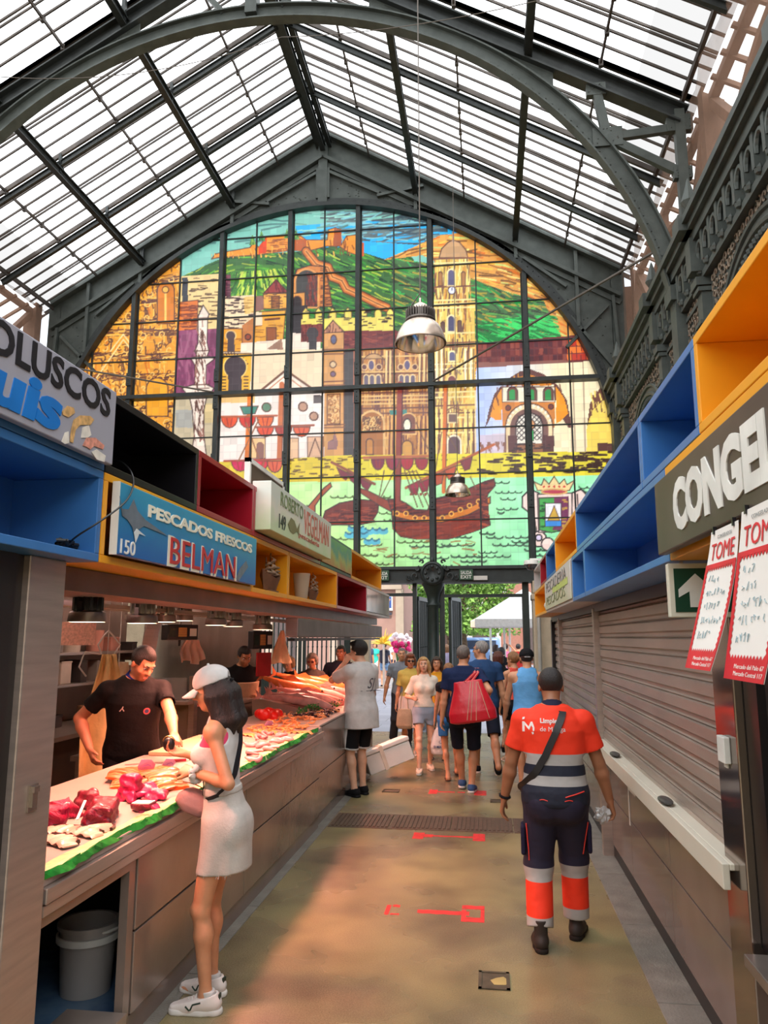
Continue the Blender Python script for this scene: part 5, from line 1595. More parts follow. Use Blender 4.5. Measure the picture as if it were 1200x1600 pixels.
# smooth solids: distance fields meshed by surface nets
class Solid:
 """smoothly blended solid. primitives are added (or cut) one by one and evaluated only near themselves"""
 def __init__(s):s.ops=[]
 def cone(s,a,b,ra,rb,k=.02,op='+',flat=None):
  s.ops.append(('cone',op,k,np.array(a,float),np.array(b,float),float(ra),float(rb),flat));return s
 def ball(s,c,r,k=.02,op='+',M=None):
  r=np.array(r if isinstance(r,(list,tuple,np.ndarray)) else (r,r,r),float)
  s.ops.append(('ball',op,k,np.array(c,float),r,M));return s
 def loft(s,o,M,tab,k=.02,op='+',n=2.3):
  """stack of ovals along the local z axis: rows (z, rx, ry, y shift); M columns = local axes"""
  s.ops.append(('loft',op,k,np.array(o,float),np.array(M,float),np.array(tab,float),n));return s
 def box(s,c,M,h,r=.01,k=.01,op='+'):
  s.ops.append(('box',op,k,np.array(c,float),np.array(M,float),np.array(h,float),r));return s
 def cut(s,p,n,k=.0):
  """remove everything on the side the normal points to"""
  s.ops.append(('plane','&',k,np.array(p,float),np.array(n,float)/np.linalg.norm(n)));return s
 def fn(s,f,k=0):
  s.ops.append(('fn','&',k,f));return s
 def bounds(s,op):
  t=op[0]
  if t=='cone':
   r=max(op[5],op[6])*(1.0 if op[7] is None else 1.0)
   return np.minimum(op[3],op[4])-r,np.maximum(op[3],op[4])+r
  if t=='ball':
   r=op[4].max() if op[5] is not None else op[4]
   return op[3]-r,op[3]+r
  if t=='loft':
   T=op[5];rx=T[:,1].max();ry=(T[:,2]+abs(T[:,3])).max()
   c=np.array([[x,y,z] for x in (-rx,rx) for y in (-ry,ry) for z in (T[0,0],T[-1,0])]) @ op[4].T+op[3]
   return c.min(0),c.max(0)
  if t=='box':
   c=np.array([[x,y,z] for x in (-1,1) for y in (-1,1) for z in (-1,1)])*op[5] @ op[4].T+op[3]
   return c.min(0)-op[6],c.max(0)+op[6]
  return None
 def grid(s,h):
  lo=np.full(3,1e9);hi=-lo
  for op in s.ops:
   if op[1]=='+':
    a,b=s.bounds(op);lo=np.minimum(lo,a);hi=np.maximum(hi,b)
  lo-=3*h;hi+=3*h
  n=np.ceil((hi-lo)/h).astype(int)+1
  F=np.full(n,.08,np.float32)
  ax=[lo[i]+h*np.arange(n[i]) for i in range(3)]
  for op in s.ops:
   k=op[2]
   bb=s.bounds(op)
   if bb is None:sl=[slice(0,n[i]) for i in range(3)]
   else:
    m=k+4*h
    sl=[slice(max(0,int((bb[0][i]-m-lo[i])/h)),min(n[i],int((bb[1][i]+m-lo[i])/h)+2)) for i in range(3)]
   if any(q.stop<=q.start for q in sl):continue
   X,Y,Z=np.meshgrid(*[ax[i][sl[i]] for i in range(3)],indexing='ij')
   D=s.eval(op,X,Y,Z).astype(np.float32)
   A=F[tuple(sl)]
   if op[1]=='+':
    if k>0:
     q=np.clip(.5+.5*(A-D)/k,0,1);R=A*(1-q)+D*q-k*q*(1-q)
    else:R=np.minimum(A,D)
   elif op[1]=='-':
    D=-D
    if k>0:
     q=np.clip(.5-.5*(A-D)/k,0,1);R=A*(1-q)+D*q+k*q*(1-q)
    else:R=np.maximum(A,D)
   elif op[1]=='w':R=A+D
   else:R=np.maximum(A,D)
   F[tuple(sl)]=R
  return F,lo
 @staticmethod
 def eval(op,X,Y,Z):
  t=op[0]
  if t=='cone':
   a,b,ra,rb,flat=op[3],op[4],op[5],op[6],op[7]
   d=b-a;L2=max(1e-9,d @ d)
   px,py,pz=X-a[0],Y-a[1],Z-a[2]
   u=np.clip((px*d[0]+py*d[1]+pz*d[2])/L2,0,1)
   qx,qy,qz=px-u*d[0],py-u*d[1],pz-u*d[2]
   if flat is not None:
    nx,f=flat;w=qx*nx[0]+qy*nx[1]+qz*nx[2];g=w*(1/f-1)
    qx,qy,qz=qx+g*nx[0],qy+g*nx[1],qz+g*nx[2]
   return np.sqrt(qx*qx+qy*qy+qz*qz)-(ra+(rb-ra)*u)
  if t=='ball':
   c,r,M=op[3],op[4],op[5]
   p=np.stack([X-c[0],Y-c[1],Z-c[2]],-1)
   if M is not None:p=p @ M
   q=p/r;l=np.sqrt((q*q).sum(-1))+1e-9;g=np.sqrt(((q/r)**2).sum(-1))+1e-9
   return l*(l-1)/g
  if t=='loft':
   o,M,T,n=op[3],op[4],op[5],op[6]
   p=np.stack([X-o[0],Y-o[1],Z-o[2]],-1) @ M
   z=p[...,2];zc=np.clip(z,T[0,0],T[-1,0])
   rx=np.interp(zc,T[:,0],T[:,1]);ry=np.interp(zc,T[:,0],T[:,2]);yo=np.interp(zc,T[:,0],T[:,3])
   r=(np.abs(p[...,0]/rx)**n+np.abs((p[...,1]-yo)/ry)**n+1e-9)**(1/n)
   d=(r-1)*np.minimum(rx,ry)
   e=np.abs(z-zc)
   return np.where(e>0,np.sqrt(np.maximum(d,0)**2+e*e)+np.minimum(d,0)*0,d)
  if t=='box':
   p=np.abs(np.stack([X-op[3][0],Y-op[3][1],Z-op[3][2]],-1) @ op[4])-(op[5]-op[6])
   return np.sqrt((np.maximum(p,0)**2).sum(-1))+np.minimum(p.max(-1),0)-op[6]
  if t=='plane':
   return (X-op[3][0])*op[4][0]+(Y-op[3][1])*op[4][1]+(Z-op[3][2])*op[4][2]
  return op[3](X,Y,Z)
 def mesh(s,name,h,mats,smooth=True,relax=1):
  F,lo=s.grid(h)
  V,Q=surface_net(F,lo,h)
  for _ in range(relax):     # light tangential relaxation
   acc=np.zeros_like(V);cnt=np.zeros(len(V))
   for a,b in ((0,1),(1,2),(2,3),(3,0)):
    np.add.at(acc,Q[:,a],V[Q[:,b]]);np.add.at(acc,Q[:,b],V[Q[:,a]])
    np.add.at(cnt,Q[:,a],1);np.add.at(cnt,Q[:,b],1)
   V=V*.6+.4*acc/np.maximum(cnt,1)[:,None]
  return np_mesh(name,V,Q,mats,smooth)
 def build(s,name,h,mats,parent=None,loc=None,**kw):
  o=link(name,s.mesh(name,h,mats,**kw),parent)
  if loc is not None:o.location=loc
  return o
def np_mesh(name,V,Q,mats,smooth=True):
 me=bpy.data.meshes.new(name)
 if len(V):
  me.vertices.add(len(V));me.vertices.foreach_set('co',V.astype(np.float32).ravel())
  me.loops.add(Q.size);me.loops.foreach_set('vertex_index',Q.astype(np.int32).ravel())
  me.polygons.add(len(Q));me.polygons.foreach_set('loop_start',np.arange(0,Q.size,Q.shape[1],dtype=np.int32))
  me.update(calc_edges=True)
  me.validate()
  if smooth:me.polygons.foreach_set('use_smooth',[True]*len(me.polygons))
 for m in (mats if isinstance(mats,(list,tuple)) else [mats]):me.materials.append(m)
 return me
def surface_net(F,lo,h):
 S=F<0
 n=F.shape
 c=[S[i:n[0]-1+i,j:n[1]-1+j,k:n[2]-1+k] for i in (0,1) for j in (0,1) for k in (0,1)]
 cnt=sum(x.astype(np.int8) for x in c)
 act=(cnt>0) & (cnt<8)
 idx=-np.ones(act.shape,np.int64)
 I,J,K=np.where(act)
 if len(I)==0:return np.zeros((0,3)),np.zeros((0,4),int)
 idx[I,J,K]=np.arange(len(I))
 P=np.zeros((len(I),3));C=np.zeros(len(I))
 for ax in range(3):
  o1,o2=[a for a in range(3) if a !=ax]
  for u in (0,1):
   for v in (0,1):
    d=[0,0,0];d[o1]=u;d[o2]=v
    e=list(d);e[ax]=1
    fa=F[I+d[0],J+d[1],K+d[2]];fb=F[I+e[0],J+e[1],K+e[2]]
    m=(fa<0) !=(fb<0)
    t=np.where(m,fa/np.where(m,fa-fb,1),0)
    w=m.astype(float)
    q=np.zeros((len(I),3));q[:,0]=d[0];q[:,1]=d[1];q[:,2]=d[2]
    q[:,ax]=t
    P+=q*w[:,None];C+=w
 P/=C[:,None]
 V=lo+h*(np.stack([I,J,K],-1)+P)
 quads=[]
 for ax in range(3):
  o1,o2=(ax+1)%3,(ax+2)%3
  s0=[slice(None)]*3;s1=[slice(None)]*3
  s0[ax]=slice(0,n[ax]-1);s1[ax]=slice(1,n[ax])
  A=S[tuple(s0)];B=S[tuple(s1)]
  X=np.where(A !=B)
  p=np.stack(X,-1)
  ok=(p[:,o1]>0) & (p[:,o2]>0) & (p[:,o1]<n[o1]-1) & (p[:,o2]<n[o2]-1)
  p=p[ok]
  ins=A[tuple(p.T)]
  def g(u,v):
   q=p.copy();q[:,o1]-=u;q[:,o2]-=v
   return idx[tuple(q.T)]
  q=np.stack([g(1,1),g(0,1),g(0,0),g(1,0)],-1)
  q[~ins]=q[~ins][:,::-1]
  quads.append(q)
 Q=np.concatenate(quads)
 return V,Q[(Q>=0).all(1)]
# people
def rotx(a):c,s=math.cos(a),math.sin(a);return np.array([[1,0,0],[0,c,-s],[0,s,c]])
def roty(a):c,s=math.cos(a),math.sin(a);return np.array([[c,0,s],[0,1,0],[-s,0,c]])
def rotz(a):c,s=math.cos(a),math.sin(a);return np.array([[c,-s,0],[s,c,0],[0,0,1]])
def unit(v):v=np.array(v,float);return v/(np.linalg.norm(v)+1e-9)
def two_bone(a,t,l1,l2,hint):
 """middle joint between a and t"""
 a,t=np.array(a,float),np.array(t,float)
 d=t-a;L=np.linalg.norm(d)
 if L>(l1+l2)*.998:t=a+d/L*(l1+l2)*.998;d=t-a;L=np.linalg.norm(d)
 x=(l1*l1-l2*l2+L*L)/(2*L)
 hgt=math.sqrt(max(0,l1*l1-x*x))
 u=d/L;p=np.array(hint,float);p=p-u*(p @ u)
 return a+u*x+unit(p)*hgt,t
SKINS={}
def skin_mat(name,r,g,b):
 if name in SKINS:return SKINS[name]
 m=pbr('skin_'+name,rgb(r,g,b),.48,0,.07,18,.06,70)
 SKINS[name]=m
 return m
HAIRM=lambda n,r,g,b:pbr('hair_'+n,rgb(r,g,b),.45,0,.35,9,.5,30,stretch=(9,9,1))
def cloth(n,r,g,b,rough=.85,**k):
 return pbr('cloth_'+n,rgb(r,g,b),rough,0,.07,14,k.pop('bump',.55),k.pop('bscale',11),spec=.2,**k)
MALE=[(-.13,.120,.085,-.01),(-.05,.160,.112,-.012),(.02,.166,.116,-.008),(.10,.152,.108,.0),(.19,.148,.104,.002),(.30,.162,.112,.004),(.40,.172,.116,.0),(.47,.150,.098,-.006),(.52,.105,.075,-.012),(.565,.060,.056,-.014)]
FEMALE=[(-.13,.125,.090,-.01),(-.05,.166,.116,-.014),(.02,.160,.108,-.008),(.10,.132,.094,.0),(.18,.120,.088,.002),(.28,.134,.098,.006),(.38,.144,.104,.004),(.46,.130,.088,-.006),(.51,.092,.068,-.012),(.56,.050,.050,-.014)]
class Person:
 def __init__(s,name_label,pos,heading,H=1.75,sex='m',girth=1.0,lean=0,side=0,twist=0,head=(0,0,0),lf=None,rf=None,lh=None,rh=None,le=None,re=None,
     skin='tan',voxel=.008,lhand='relaxed',rhand='relaxed',hip=None,group=None,lpalm=None,rpalm=None,knees=None,dress=None):
  s.label=name_label;s.S=S=H/1.75;s.vox=voxel;s.sex=sex;s.g=girth
  s.pos,s.heading=pos,heading;s.skin=SKINS[skin] if isinstance(skin,str) else skin
  s.hip=np.array(hip if hip is not None else (0,0,.925))*S
  s.MT=rotz(twist) @ roty(side) @ rotx(-lean)            # torso frame
  s.tab0=np.array(MALE if sex=='m' else FEMALE)*S
  s.tab=s.tab0.copy();s.tab[:,1]*=girth;s.tab[:,2]*=girth if girth<1 else 1+(girth-1)*1.5
  T=lambda x,y,z:s.hip+s.MT @ (np.array((x,y,z))*S)
  sw=.178 if sex=='m' else .150
  s.sh={-1:T(-sw*(1+(girth-1)*.6),-.008,.458),1:T(sw*(1+(girth-1)*.6),-.008,.458)}
  s.neck=T(0,-.012,.545)
  hy,hp,hr=head
  s.MH=s.MT @ rotx(lean*.65) @ rotz(hy) @ rotx(hp) @ roty(hr)
  s.head=s.neck+s.MT @ np.array((0,.012,.045))*S+s.MH @ np.array((0,.02,.100))*S
  hw=.092 if sex=='m' else .088
  s.hipj={-1:s.hip+np.array((-hw,0,-.03))*S,1:s.hip+np.array((hw,0,-.03))*S}
  s.foot={}
  for k,f in ((-1,lf),(1,rf)):
   f=f or (k*.10,0,0,0,0)
   s.foot[k]=f            # x, y, heel lift z, toe-out angle, pitch
  s.ank,s.knee={},{}
  l1,l2=.43*S,.41*S
  for k in (-1,1):
   x,y,z,to,pi=s.foot[k]
   Mf=rotz(-to if k>0 else to) @ rotx(-pi)
   s.ank[k]=np.array((x,y,z+.085*S)) if pi==0 else np.array((x,y,z))+Mf @ np.array((0,0,.085*S))
   kn=(knees or {}).get(k,(k*.12,1,0))
   s.knee[k],s.ank[k]=two_bone(s.hipj[k],s.ank[k],l1,l2,kn)
  s.elb,s.wri={},{}
  for k,hnd,eh in ((-1,lh,le),(1,rh,re)):
   h_=np.array(hnd if hnd is not None else (k*.27,.03,.80))*np.array((S,S,S))
   s.elb[k],s.wri[k]=two_bone(s.sh[k],h_,.285*S,.255*S,eh if eh is not None else (k*.35,-1,0))
  s.hs={-1:lhand,1:rhand};s.pn={-1:lpalm,1:rpalm}
  s.group=group
  s.root=None
 # ---- skin
 def body_solid(s):
  S,g=s.S,s.g;b=Solid()
  f=s.sex=='f'
  b.loft(s.hip,s.MT,s.tab,k=.02)
  T=lambda x,y,z:s.hip+s.MT @ (np.array((x,y,z))*S)
  if f:
   for k in (-1,1):b.ball(T(k*.068,.085,.335),.058*S,k=.03)
  for k in (-1,1):
   gl=1+(g-1)*.8
   b.ball(T(k*.075,-.07,-.06),np.array((.075,.065,.085))*S*gl,k=.03)
   rt,rk,rc,ra=(.083,.052,.051,.034) if not f else (.082,.047,.046,.030)
   h_,kn,an=s.hipj[k],s.knee[k],s.ank[k]
   b.cone(h_,kn,rt*S*gl,rk*S,k=.03)
   cm=kn+(an-kn)*.3
   bk=unit(np.cross(np.cross(an-kn,np.array((0,1,0))),an-kn))*-1
   b.cone(kn,cm,rk*.95*S,rc*S*gl,k=.02)
   b.cone(cm,an,rc*S*gl,ra*S,k=.02)
   b.ball(cm-np.array((0,.014,0))*S,np.array((.044,.046,.085))*S*gl,k=.02)
   b.ball(kn+np.array((0,.016,0))*S,.040*S,k=.02)
   x,y,z,to,pi=s.foot[k]
   Mf=rotz(-to if k>0 else to) @ rotx(-pi)
   F=lambda p:an+Mf @ (np.array(p)*S)
   b.cone(an,F((0,-.03,-.05)),.036*S,.034*S,k=.02)
   b.cone(F((0,-.02,-.045)),F((0,.10,-.058)),.036*S,.030*S,k=.02)
   b.cone(F((-.018,.10,-.062)),F((-.018,.155,-.066)),.024*S,.018*S,k=.012)
   b.cone(F((.018,.10,-.062)),F((.018,.145,-.066)),.024*S,.018*S,k=.012)
   s.footM=getattr(s,'footM',{});s.footM[k]=Mf
   sh,el,wr=s.sh[k],s.elb[k],s.wri[k]
   rs,rb,re_,rf,rw=(.060,.048,.040,.041,.027) if not f else (.048,.038,.032,.033,.022)
   ga=1+(g-1)*.7
   b.ball(sh,rs*S*ga,k=.035)
   b.cone(sh,el,rb*S*ga,re_*S,k=.025)
   fm=el+(wr-el)*.28
   b.cone(el,fm,re_*.95*S,rf*S*ga,k=.015)
   b.cone(fm,wr,rf*S*ga,rw*S,k=.015)
   s.hand(b,k)
  b.cone(s.neck-s.MT @ np.array((0,.0,.03))*S,s.head-s.MH @ np.array((0,.015,.05))*S,(.056 if not f else .046)*S,(.052 if not f else .044)*S,k=.03)
  for k in (-1,1):b.cone(s.neck,s.sh[k],.045*S,.040*S,k=.03)
  Hd=lambda x,y,z:s.head+s.MH @ (np.array((x,y,z))*S)
  b.ball(Hd(0,-.012,.030),np.array((.074,.092,.086))*S,k=.02,M=s.MH)
  b.ball(Hd(0,.024,-.035),np.array((.060,.066,.078))*S,k=.025,M=s.MH)
  b.ball(Hd(0,.058,-.092),np.array((.026,.022,.020))*S,k=.025,M=s.MH)
  for k in (-1,1):
   b.ball(Hd(k*.040,.058,-.028),np.array((.020,.018,.018))*S,k=.02,M=s.MH)      # cheeks
   b.ball(Hd(k*.077,-.008,-.012),np.array((.010,.018,.030))*S,k=.006,M=s.MH)    # ears
   b.ball(Hd(k*.031,.092,.006),np.array((.017,.016,.012))*S,k=.012,op='-',M=s.MH)
  b.ball(Hd(0,.078,.026),np.array((.050,.016,.012))*S,k=.018,M=s.MH)
  b.cone(Hd(0,.084,.012),Hd(0,.107,-.026),.008*S,.0125*S,k=.010)
  b.ball(Hd(0,.092,-.030),np.array((.019,.012,.010))*S,k=.008,M=s.MH)
  b.ball(Hd(0,.084,-.060),np.array((.023,.010,.006))*S,k=.006,M=s.MH)
  b.ball(Hd(0,.082,-.071),np.array((.019,.010,.007))*S,k=.006,M=s.MH)
  return b
 def hand(s,b,k):
  S=s.S*(1.0 if s.sex=='m' else .92)
  el,wr=s.elb[k],s.wri[k]
  d=unit(wr-el)
  st=s.hs[k]
  n=s.pn[k] if s.pn[k] is not None else (-k,-.15,0)
  n=np.array(n,float);n=unit(n-d*(n @ d))
  a=np.cross(d,n)*1.0                       # across the knuckles
  if (a @ np.array((0,1,0)))<0 and s.pn[k] is None:a=-a   # thumb side forward
  thumb=a
  if s.pn[k] is not None:thumb=unit(np.cross(n,d))*(1 if k>0 else-1)
  kn=wr+d*.085*S
  for u in (-.026,-.009,.009,.026):
   b.cone(wr+d*.012*S+thumb*u*.7*S,kn+thumb*u*S,.0145*S,.0125*S,k=.012)
  curl={'relaxed':(.35,.55),'flat':(.08,.1),'grip':(1.2,1.4),'point':(.2,.3),'half':(.7,.8)}[st]
  for i,(u,L) in enumerate(((.029,.068),(.010,.078),(-.010,.073),(-.029,.057))):
   c1,c2=curl
   if st=='relaxed':c1+=.08*i
   d1=unit(d*math.cos(c1)+n*math.sin(c1));d2=unit(d*math.cos(c1+c2)+n*math.sin(c1+c2))
   p0=kn+thumb*u*S;p1=p0+d1*L*.55*S+thumb*u*.12*S;p2=p1+d2*L*.5*S
   b.cone(p0,p1,.0098*S,.0088*S,k=.004);b.cone(p1,p2,.0088*S,.0072*S,k=.003)
  t0=wr+d*.025*S+thumb*.022*S
  t1=t0+unit(d*.75+thumb*.65+n*.25)*.042*S
  t2=t1+unit(d*.9+thumb*.2+n*.35)*.034*S
  b.cone(t0,t1,.0145*S,.0115*S,k=.010);b.cone(t1,t2,.011*S,.0085*S,k=.003)
  s.grip=getattr(s,'grip',{});s.grip[k]=kn+n*.03*S
  s.palm=getattr(s,'palm',{});s.palm[k]=(wr,d,n,thumb)
 def build(s):
  me=s.body_solid().mesh('person',s.vox,s.skin)
  o=link('person',me)
  o.location=s.pos;o.rotation_euler=(0,0,s.heading)
  tag(o,s.label,'person',s.group)
  s.root=o
  return s
 def W(s,p):
  """local point -> world"""
  return Vector(s.pos)+Matrix.Rotation(s.heading,3,'Z') @ Vector(p)
 def add(s,name,solid,mat,h=None,label=None,**kw):
  o=solid.build(name,h or s.vox,mat,s.root,**kw)
  if label:o['label']=label
  return o
 def T(s,x,y,z):return s.hip+s.MT @ (np.array((x,y,z))*s.S)
 def Hd(s,x,y,z):return s.head+s.MH @ (np.array((x,y,z))*s.S)
 # ---- face
 def face(s,brow=None,eyes=True,lips=None):
  S=s.S
  if eyes:
   for k in (-1,1):
    mb=MB()
    c=Vector(s.Hd(k*.031,.074,.005));f=Vector(s.MH @ np.array((0,1,0)))
    mb.ball(c,(.0125*S,.0125*S,.0100*S),10,0);mb.ball(c+f*.0050*S,.0082*S,8,1)
    mb.build('eye',[pbr('eye_white',rgb(226,220,214),.25),pbr('eye_dark',rgb(44,30,24),.15)],s.root,smooth=True)
  if brow is not None:
   for k in (-1,1):
    mb=MB();pts=[Vector(s.Hd(k*(.014+.010*i),.098-.0035*i*i,.027+.0045*math.sin(i*.9))) for i in range(5)]
    mb.tube(pts,[.003*S,.0042*S,.0042*S,.0036*S,.002*S],6)
    mb.build('eyebrow',brow,s.root,smooth=True)
  if lips is not None:
   mb=MB()
   for (z,r) in ((-.060,.0045),(-.0705,.0052)):
    pts=[Vector(s.Hd(x,.0935-x*x*14,z+(.002 if abs(x)<.004 else 0))) for x in (-.021,-.012,0,.012,.021)]
    mb.tube(pts,[.001,r*S,r*S,r*S,.001],6)
   mb.build('lips',lips,s.root,smooth=True)
 # ---- hair
 def hair(s,mat,style='short',length=.2,**kw):
  S=s.S;b=Solid();Hd=s.Hd
  t={'buzz':.003,'short':.009,'crop':.014,'full':.020}.get(style,.016)
  b.ball(Hd(0,-.014,.032),np.array((.074+t,.092+t,.086+t))*S,k=.01,M=s.MH)
  low={'buzz':-.055,'short':-.06,'crop':-.065,'full':-.07}.get(style,-.07)
  front=kw.get('front',.056)
  def line(X,Y,Z):
   p=(np.stack([X,Y,Z],-1)-s.head) @ s.MH/S
   x,y,z=p[...,0],p[...,1],p[...,2]
   face=np.minimum(y-.044,(.062+kw.get('fringe',0.0))-z+np.abs(x)*.12)     # cut away the face below the hairline
   side=np.where((y>.012),.0-(z-.005),-1)             # clear in front of the ears
   ear=.022-np.sqrt((y+.005)**2+(z+.018)**2) if style in ('buzz','short','crop') else np.full_like(x,-1)
   d=np.maximum(face,np.minimum(side,.02))
   d=np.maximum(d,low-z);d=np.maximum(d,ear)
   return d*S
  if style in ('buzz','short','crop','full'):
   b.fn(line)
   if style=='full':
    for k in (-1,1):b.ball(Hd(k*.03,.055,.092),np.array((.045,.035,.022))*S,k=.02,M=s.MH)
  else:
   b.fn(line)
   L=length
   if style=='long':
    for (x,y,w) in ((-.072,-.01,.030),(.072,-.01,.030),(-.055,-.07,.040),(.055,-.07,.040),(0,-.09,.045),(-.078,.022,.022),(.078,.022,.022)):
     a=Hd(x,y,.03);m_=Hd(x*1.18,y-.012,-.06);e=Hd(x*1.15,y-.015,-.06-L)
     b.cone(a,m_,w*S,w*1.05*S,k=.02);b.cone(m_,e,w*1.05*S,w*.75*S,k=.02)
   if style=='bob':
    for (x,y,w) in ((-.068,-.01,.034),(.068,-.01,.034),(-.05,-.065,.045),(.05,-.065,.045),(0,-.085,.05)):
     b.cone(Hd(x,y,.03),Hd(x*1.1,y,-.02-L*.4),w*S,w*.85*S,k=.025)
    b.ball(Hd(0,.02,.10),np.array((.075,.075,.03))*S,k=.03,M=s.MH)
   if style=='pony':
    b.ball(Hd(0,-.115,.05),.028*S,k=.02)
    b.cone(Hd(0,-.125,.05),Hd(.0,-.165,.0),.030*S,.034*S,k=.02);b.cone(Hd(0,-.165,.0),Hd(.0,-.150,-L),.034*S,.012*S,k=.02)
   if style=='bun':
    b.ball(Hd(0,-.105,.06),.042*S,k=.01)
  return s.add('hair',b,mat,h=min(s.vox,.008))
 # ---- clothes
 def torso(s,b,ease,z0=None,z1=None,flare=0.0,k=.02):
  t=s.tab.copy()
  if z0 is not None or z1 is not None:
   za=(z0 if z0 is not None else t[0,0]/s.S)*s.S;zb=(z1 if z1 is not None else t[-1,0]/s.S)*s.S
   zs=np.unique(np.concatenate([[za],t[(t[:,0]>za) & (t[:,0]<zb),0],[zb]]))
   t=np.stack([zs]+[np.interp(zs,t[:,0],t[:,i]) for i in (1,2,3)],-1)
  u=np.clip((.28*s.S-t[:,0])/(.4*s.S),0,1)
  t[:,1]+=ease+flare*u;t[:,2]+=ease+flare*u
  b.loft(s.hip,s.MT,t,k=k)
  if s.sex=='f':
   for q in (-1,1):b.ball(s.T(q*.068,.085,.335),.058*s.S+ease,k=.035)
  return b
 def tee(s,mat,hem=-.02,ease=.014,sleeve=.6,sl_ease=.016,flare=.012,neck=(.075,.0),name='t_shirt',vneck=0,collar=False,h=None,sleeves=(-1,1),under=True):
  S,g=s.S,s.g;b=Solid()
  if hem<-.13+.0:
   old=s.tab;row=s.tab[1].copy();row[0]=hem*S;row2=old.copy();row2[0]=[hem*S,old[1,1],old[1,2],old[1,3]]
   s.tab=row2;s.torso(b,ease,hem,.555,flare);s.tab=old
  else:s.torso(b,ease,hem,.555,flare)
  for k in (-1,1):
   b.cone(s.neck-s.MT @ np.array((0,0,.012))*S,s.sh[k],.060*S,.045*S,k=.035)
   rs,rb,re_=(.060,.048,.040) if s.sex=='m' else (.048,.038,.032)
   ga=1+(g-1)*.7
   b.ball(s.sh[k],rs*S*(1+(ga-1)*.4)*.94+ease*.6,k=.035)
   if k in sleeves and sleeve>0:
    L=min(sleeve,1.0)
    e=s.sh[k]+(s.elb[k]-s.sh[k])*L
    r1=(rb+(re_-rb)*L)*S*ga+sl_ease
    b.cone(s.sh[k],e+(e-s.sh[k])*.15,rb*S*ga+ease*.8,r1,k=.03)
    if sleeve>1:
     e2=s.elb[k]+(s.wri[k]-s.elb[k])*(sleeve-1)
     b.cone(s.elb[k],e2,re_*S+sl_ease,.034*S+sl_ease*.6,k=.02)
  for k in (-1,1):
   if k in sleeves and 0<sleeve<=1:
    e=s.sh[k]+(s.elb[k]-s.sh[k])*sleeve;d=unit(s.elb[k]-s.sh[k])
    loc=lambda X,Y,Z,e=e,d=d,k=k:np.where(np.sqrt((X-e[0])**2+(Y-e[1])**2+(Z-e[2])**2)<.13*S,((X-e[0])*d[0]+(Y-e[1])*d[1]+(Z-e[2])*d[2]),-1)
    b.fn(loc)
    rr=(.044 if s.sex=='m' else .035)*S*(1+(g-1)*.7)+sl_ease*.45
    b.cone(e-d*.02,e+d*.06,rr,rr,k=.0,op='-')
  up=s.MT @ np.array((0,0,1));
  hp=s.T(0,0,hem)
  b.cut(hp,-up)
  nb=s.neck+s.MT @ np.array((0,.012,.035+neck[1]))*S
  b.ball(nb,np.array((neck[0],neck[0],.05))*S,k=.004,op='-')
  if vneck:
   b.cone(s.T(0,.13,.50),s.T(0,.15,.50-vneck),.055*S,.004,k=.0,op='-')
  o=s.add(name,b,mat,h=h)
  if collar:
   ax_=unit(s.head-s.neck);c=Solid();c.cone(s.neck-ax_*.015*S,s.neck+ax_*.02*S,.080*S,.070*S,k=0);c.cut(s.neck+ax_*.036*S,ax_);c.cone(s.neck-ax_*.1,s.neck+ax_*.12,.058*S,.060*S,k=0,op='-');
   s.add('collar',c,collar if not isinstance(collar,bool) else mat,h=min(h or s.vox,.006))
  return o
 def tank(s,mat,hem=-.02,ease=.008,flare=.0,scoop=.10,wide=.085,name='tank_top',h=None,arm=.075):
  S=s.S;b=Solid()
  s.torso(b,ease,hem,.55,flare)
  for k in (-1,1):
   b.cone(s.neck,s.sh[k],.045*S+ease,.040*S+ease,k=.03)
  b.cut(s.T(0,0,hem),-(s.MT @ np.array((0,0,1))))
  for k in (-1,1):
   p=s.T(k*(wide+arm+.005),0,.50)
   b.cone(s.T(k*(wide+arm+.012),-.2,.44),s.T(k*(wide+arm+.012),.2,.44),arm*S,arm*S,k=.006,op='-')
   b.cone(s.T(k*(wide+arm+.03),-.2,.54),s.T(k*(wide+arm+.03),.2,.54),(arm+.02)*S,(arm+.02)*S,k=.006,op='-')
   b.ball(s.sh[k]+s.MT @ np.array((k*.03,0,0)),.055*S,k=.005,op='-')
  nb=s.neck+s.MT @ np.array((0,.02,.02))*S
  b.ball(nb,np.array((.070,.085,.05+scoop*.4))*S,k=.004,op='-')
  return s.add(name,b,mat,h=h)
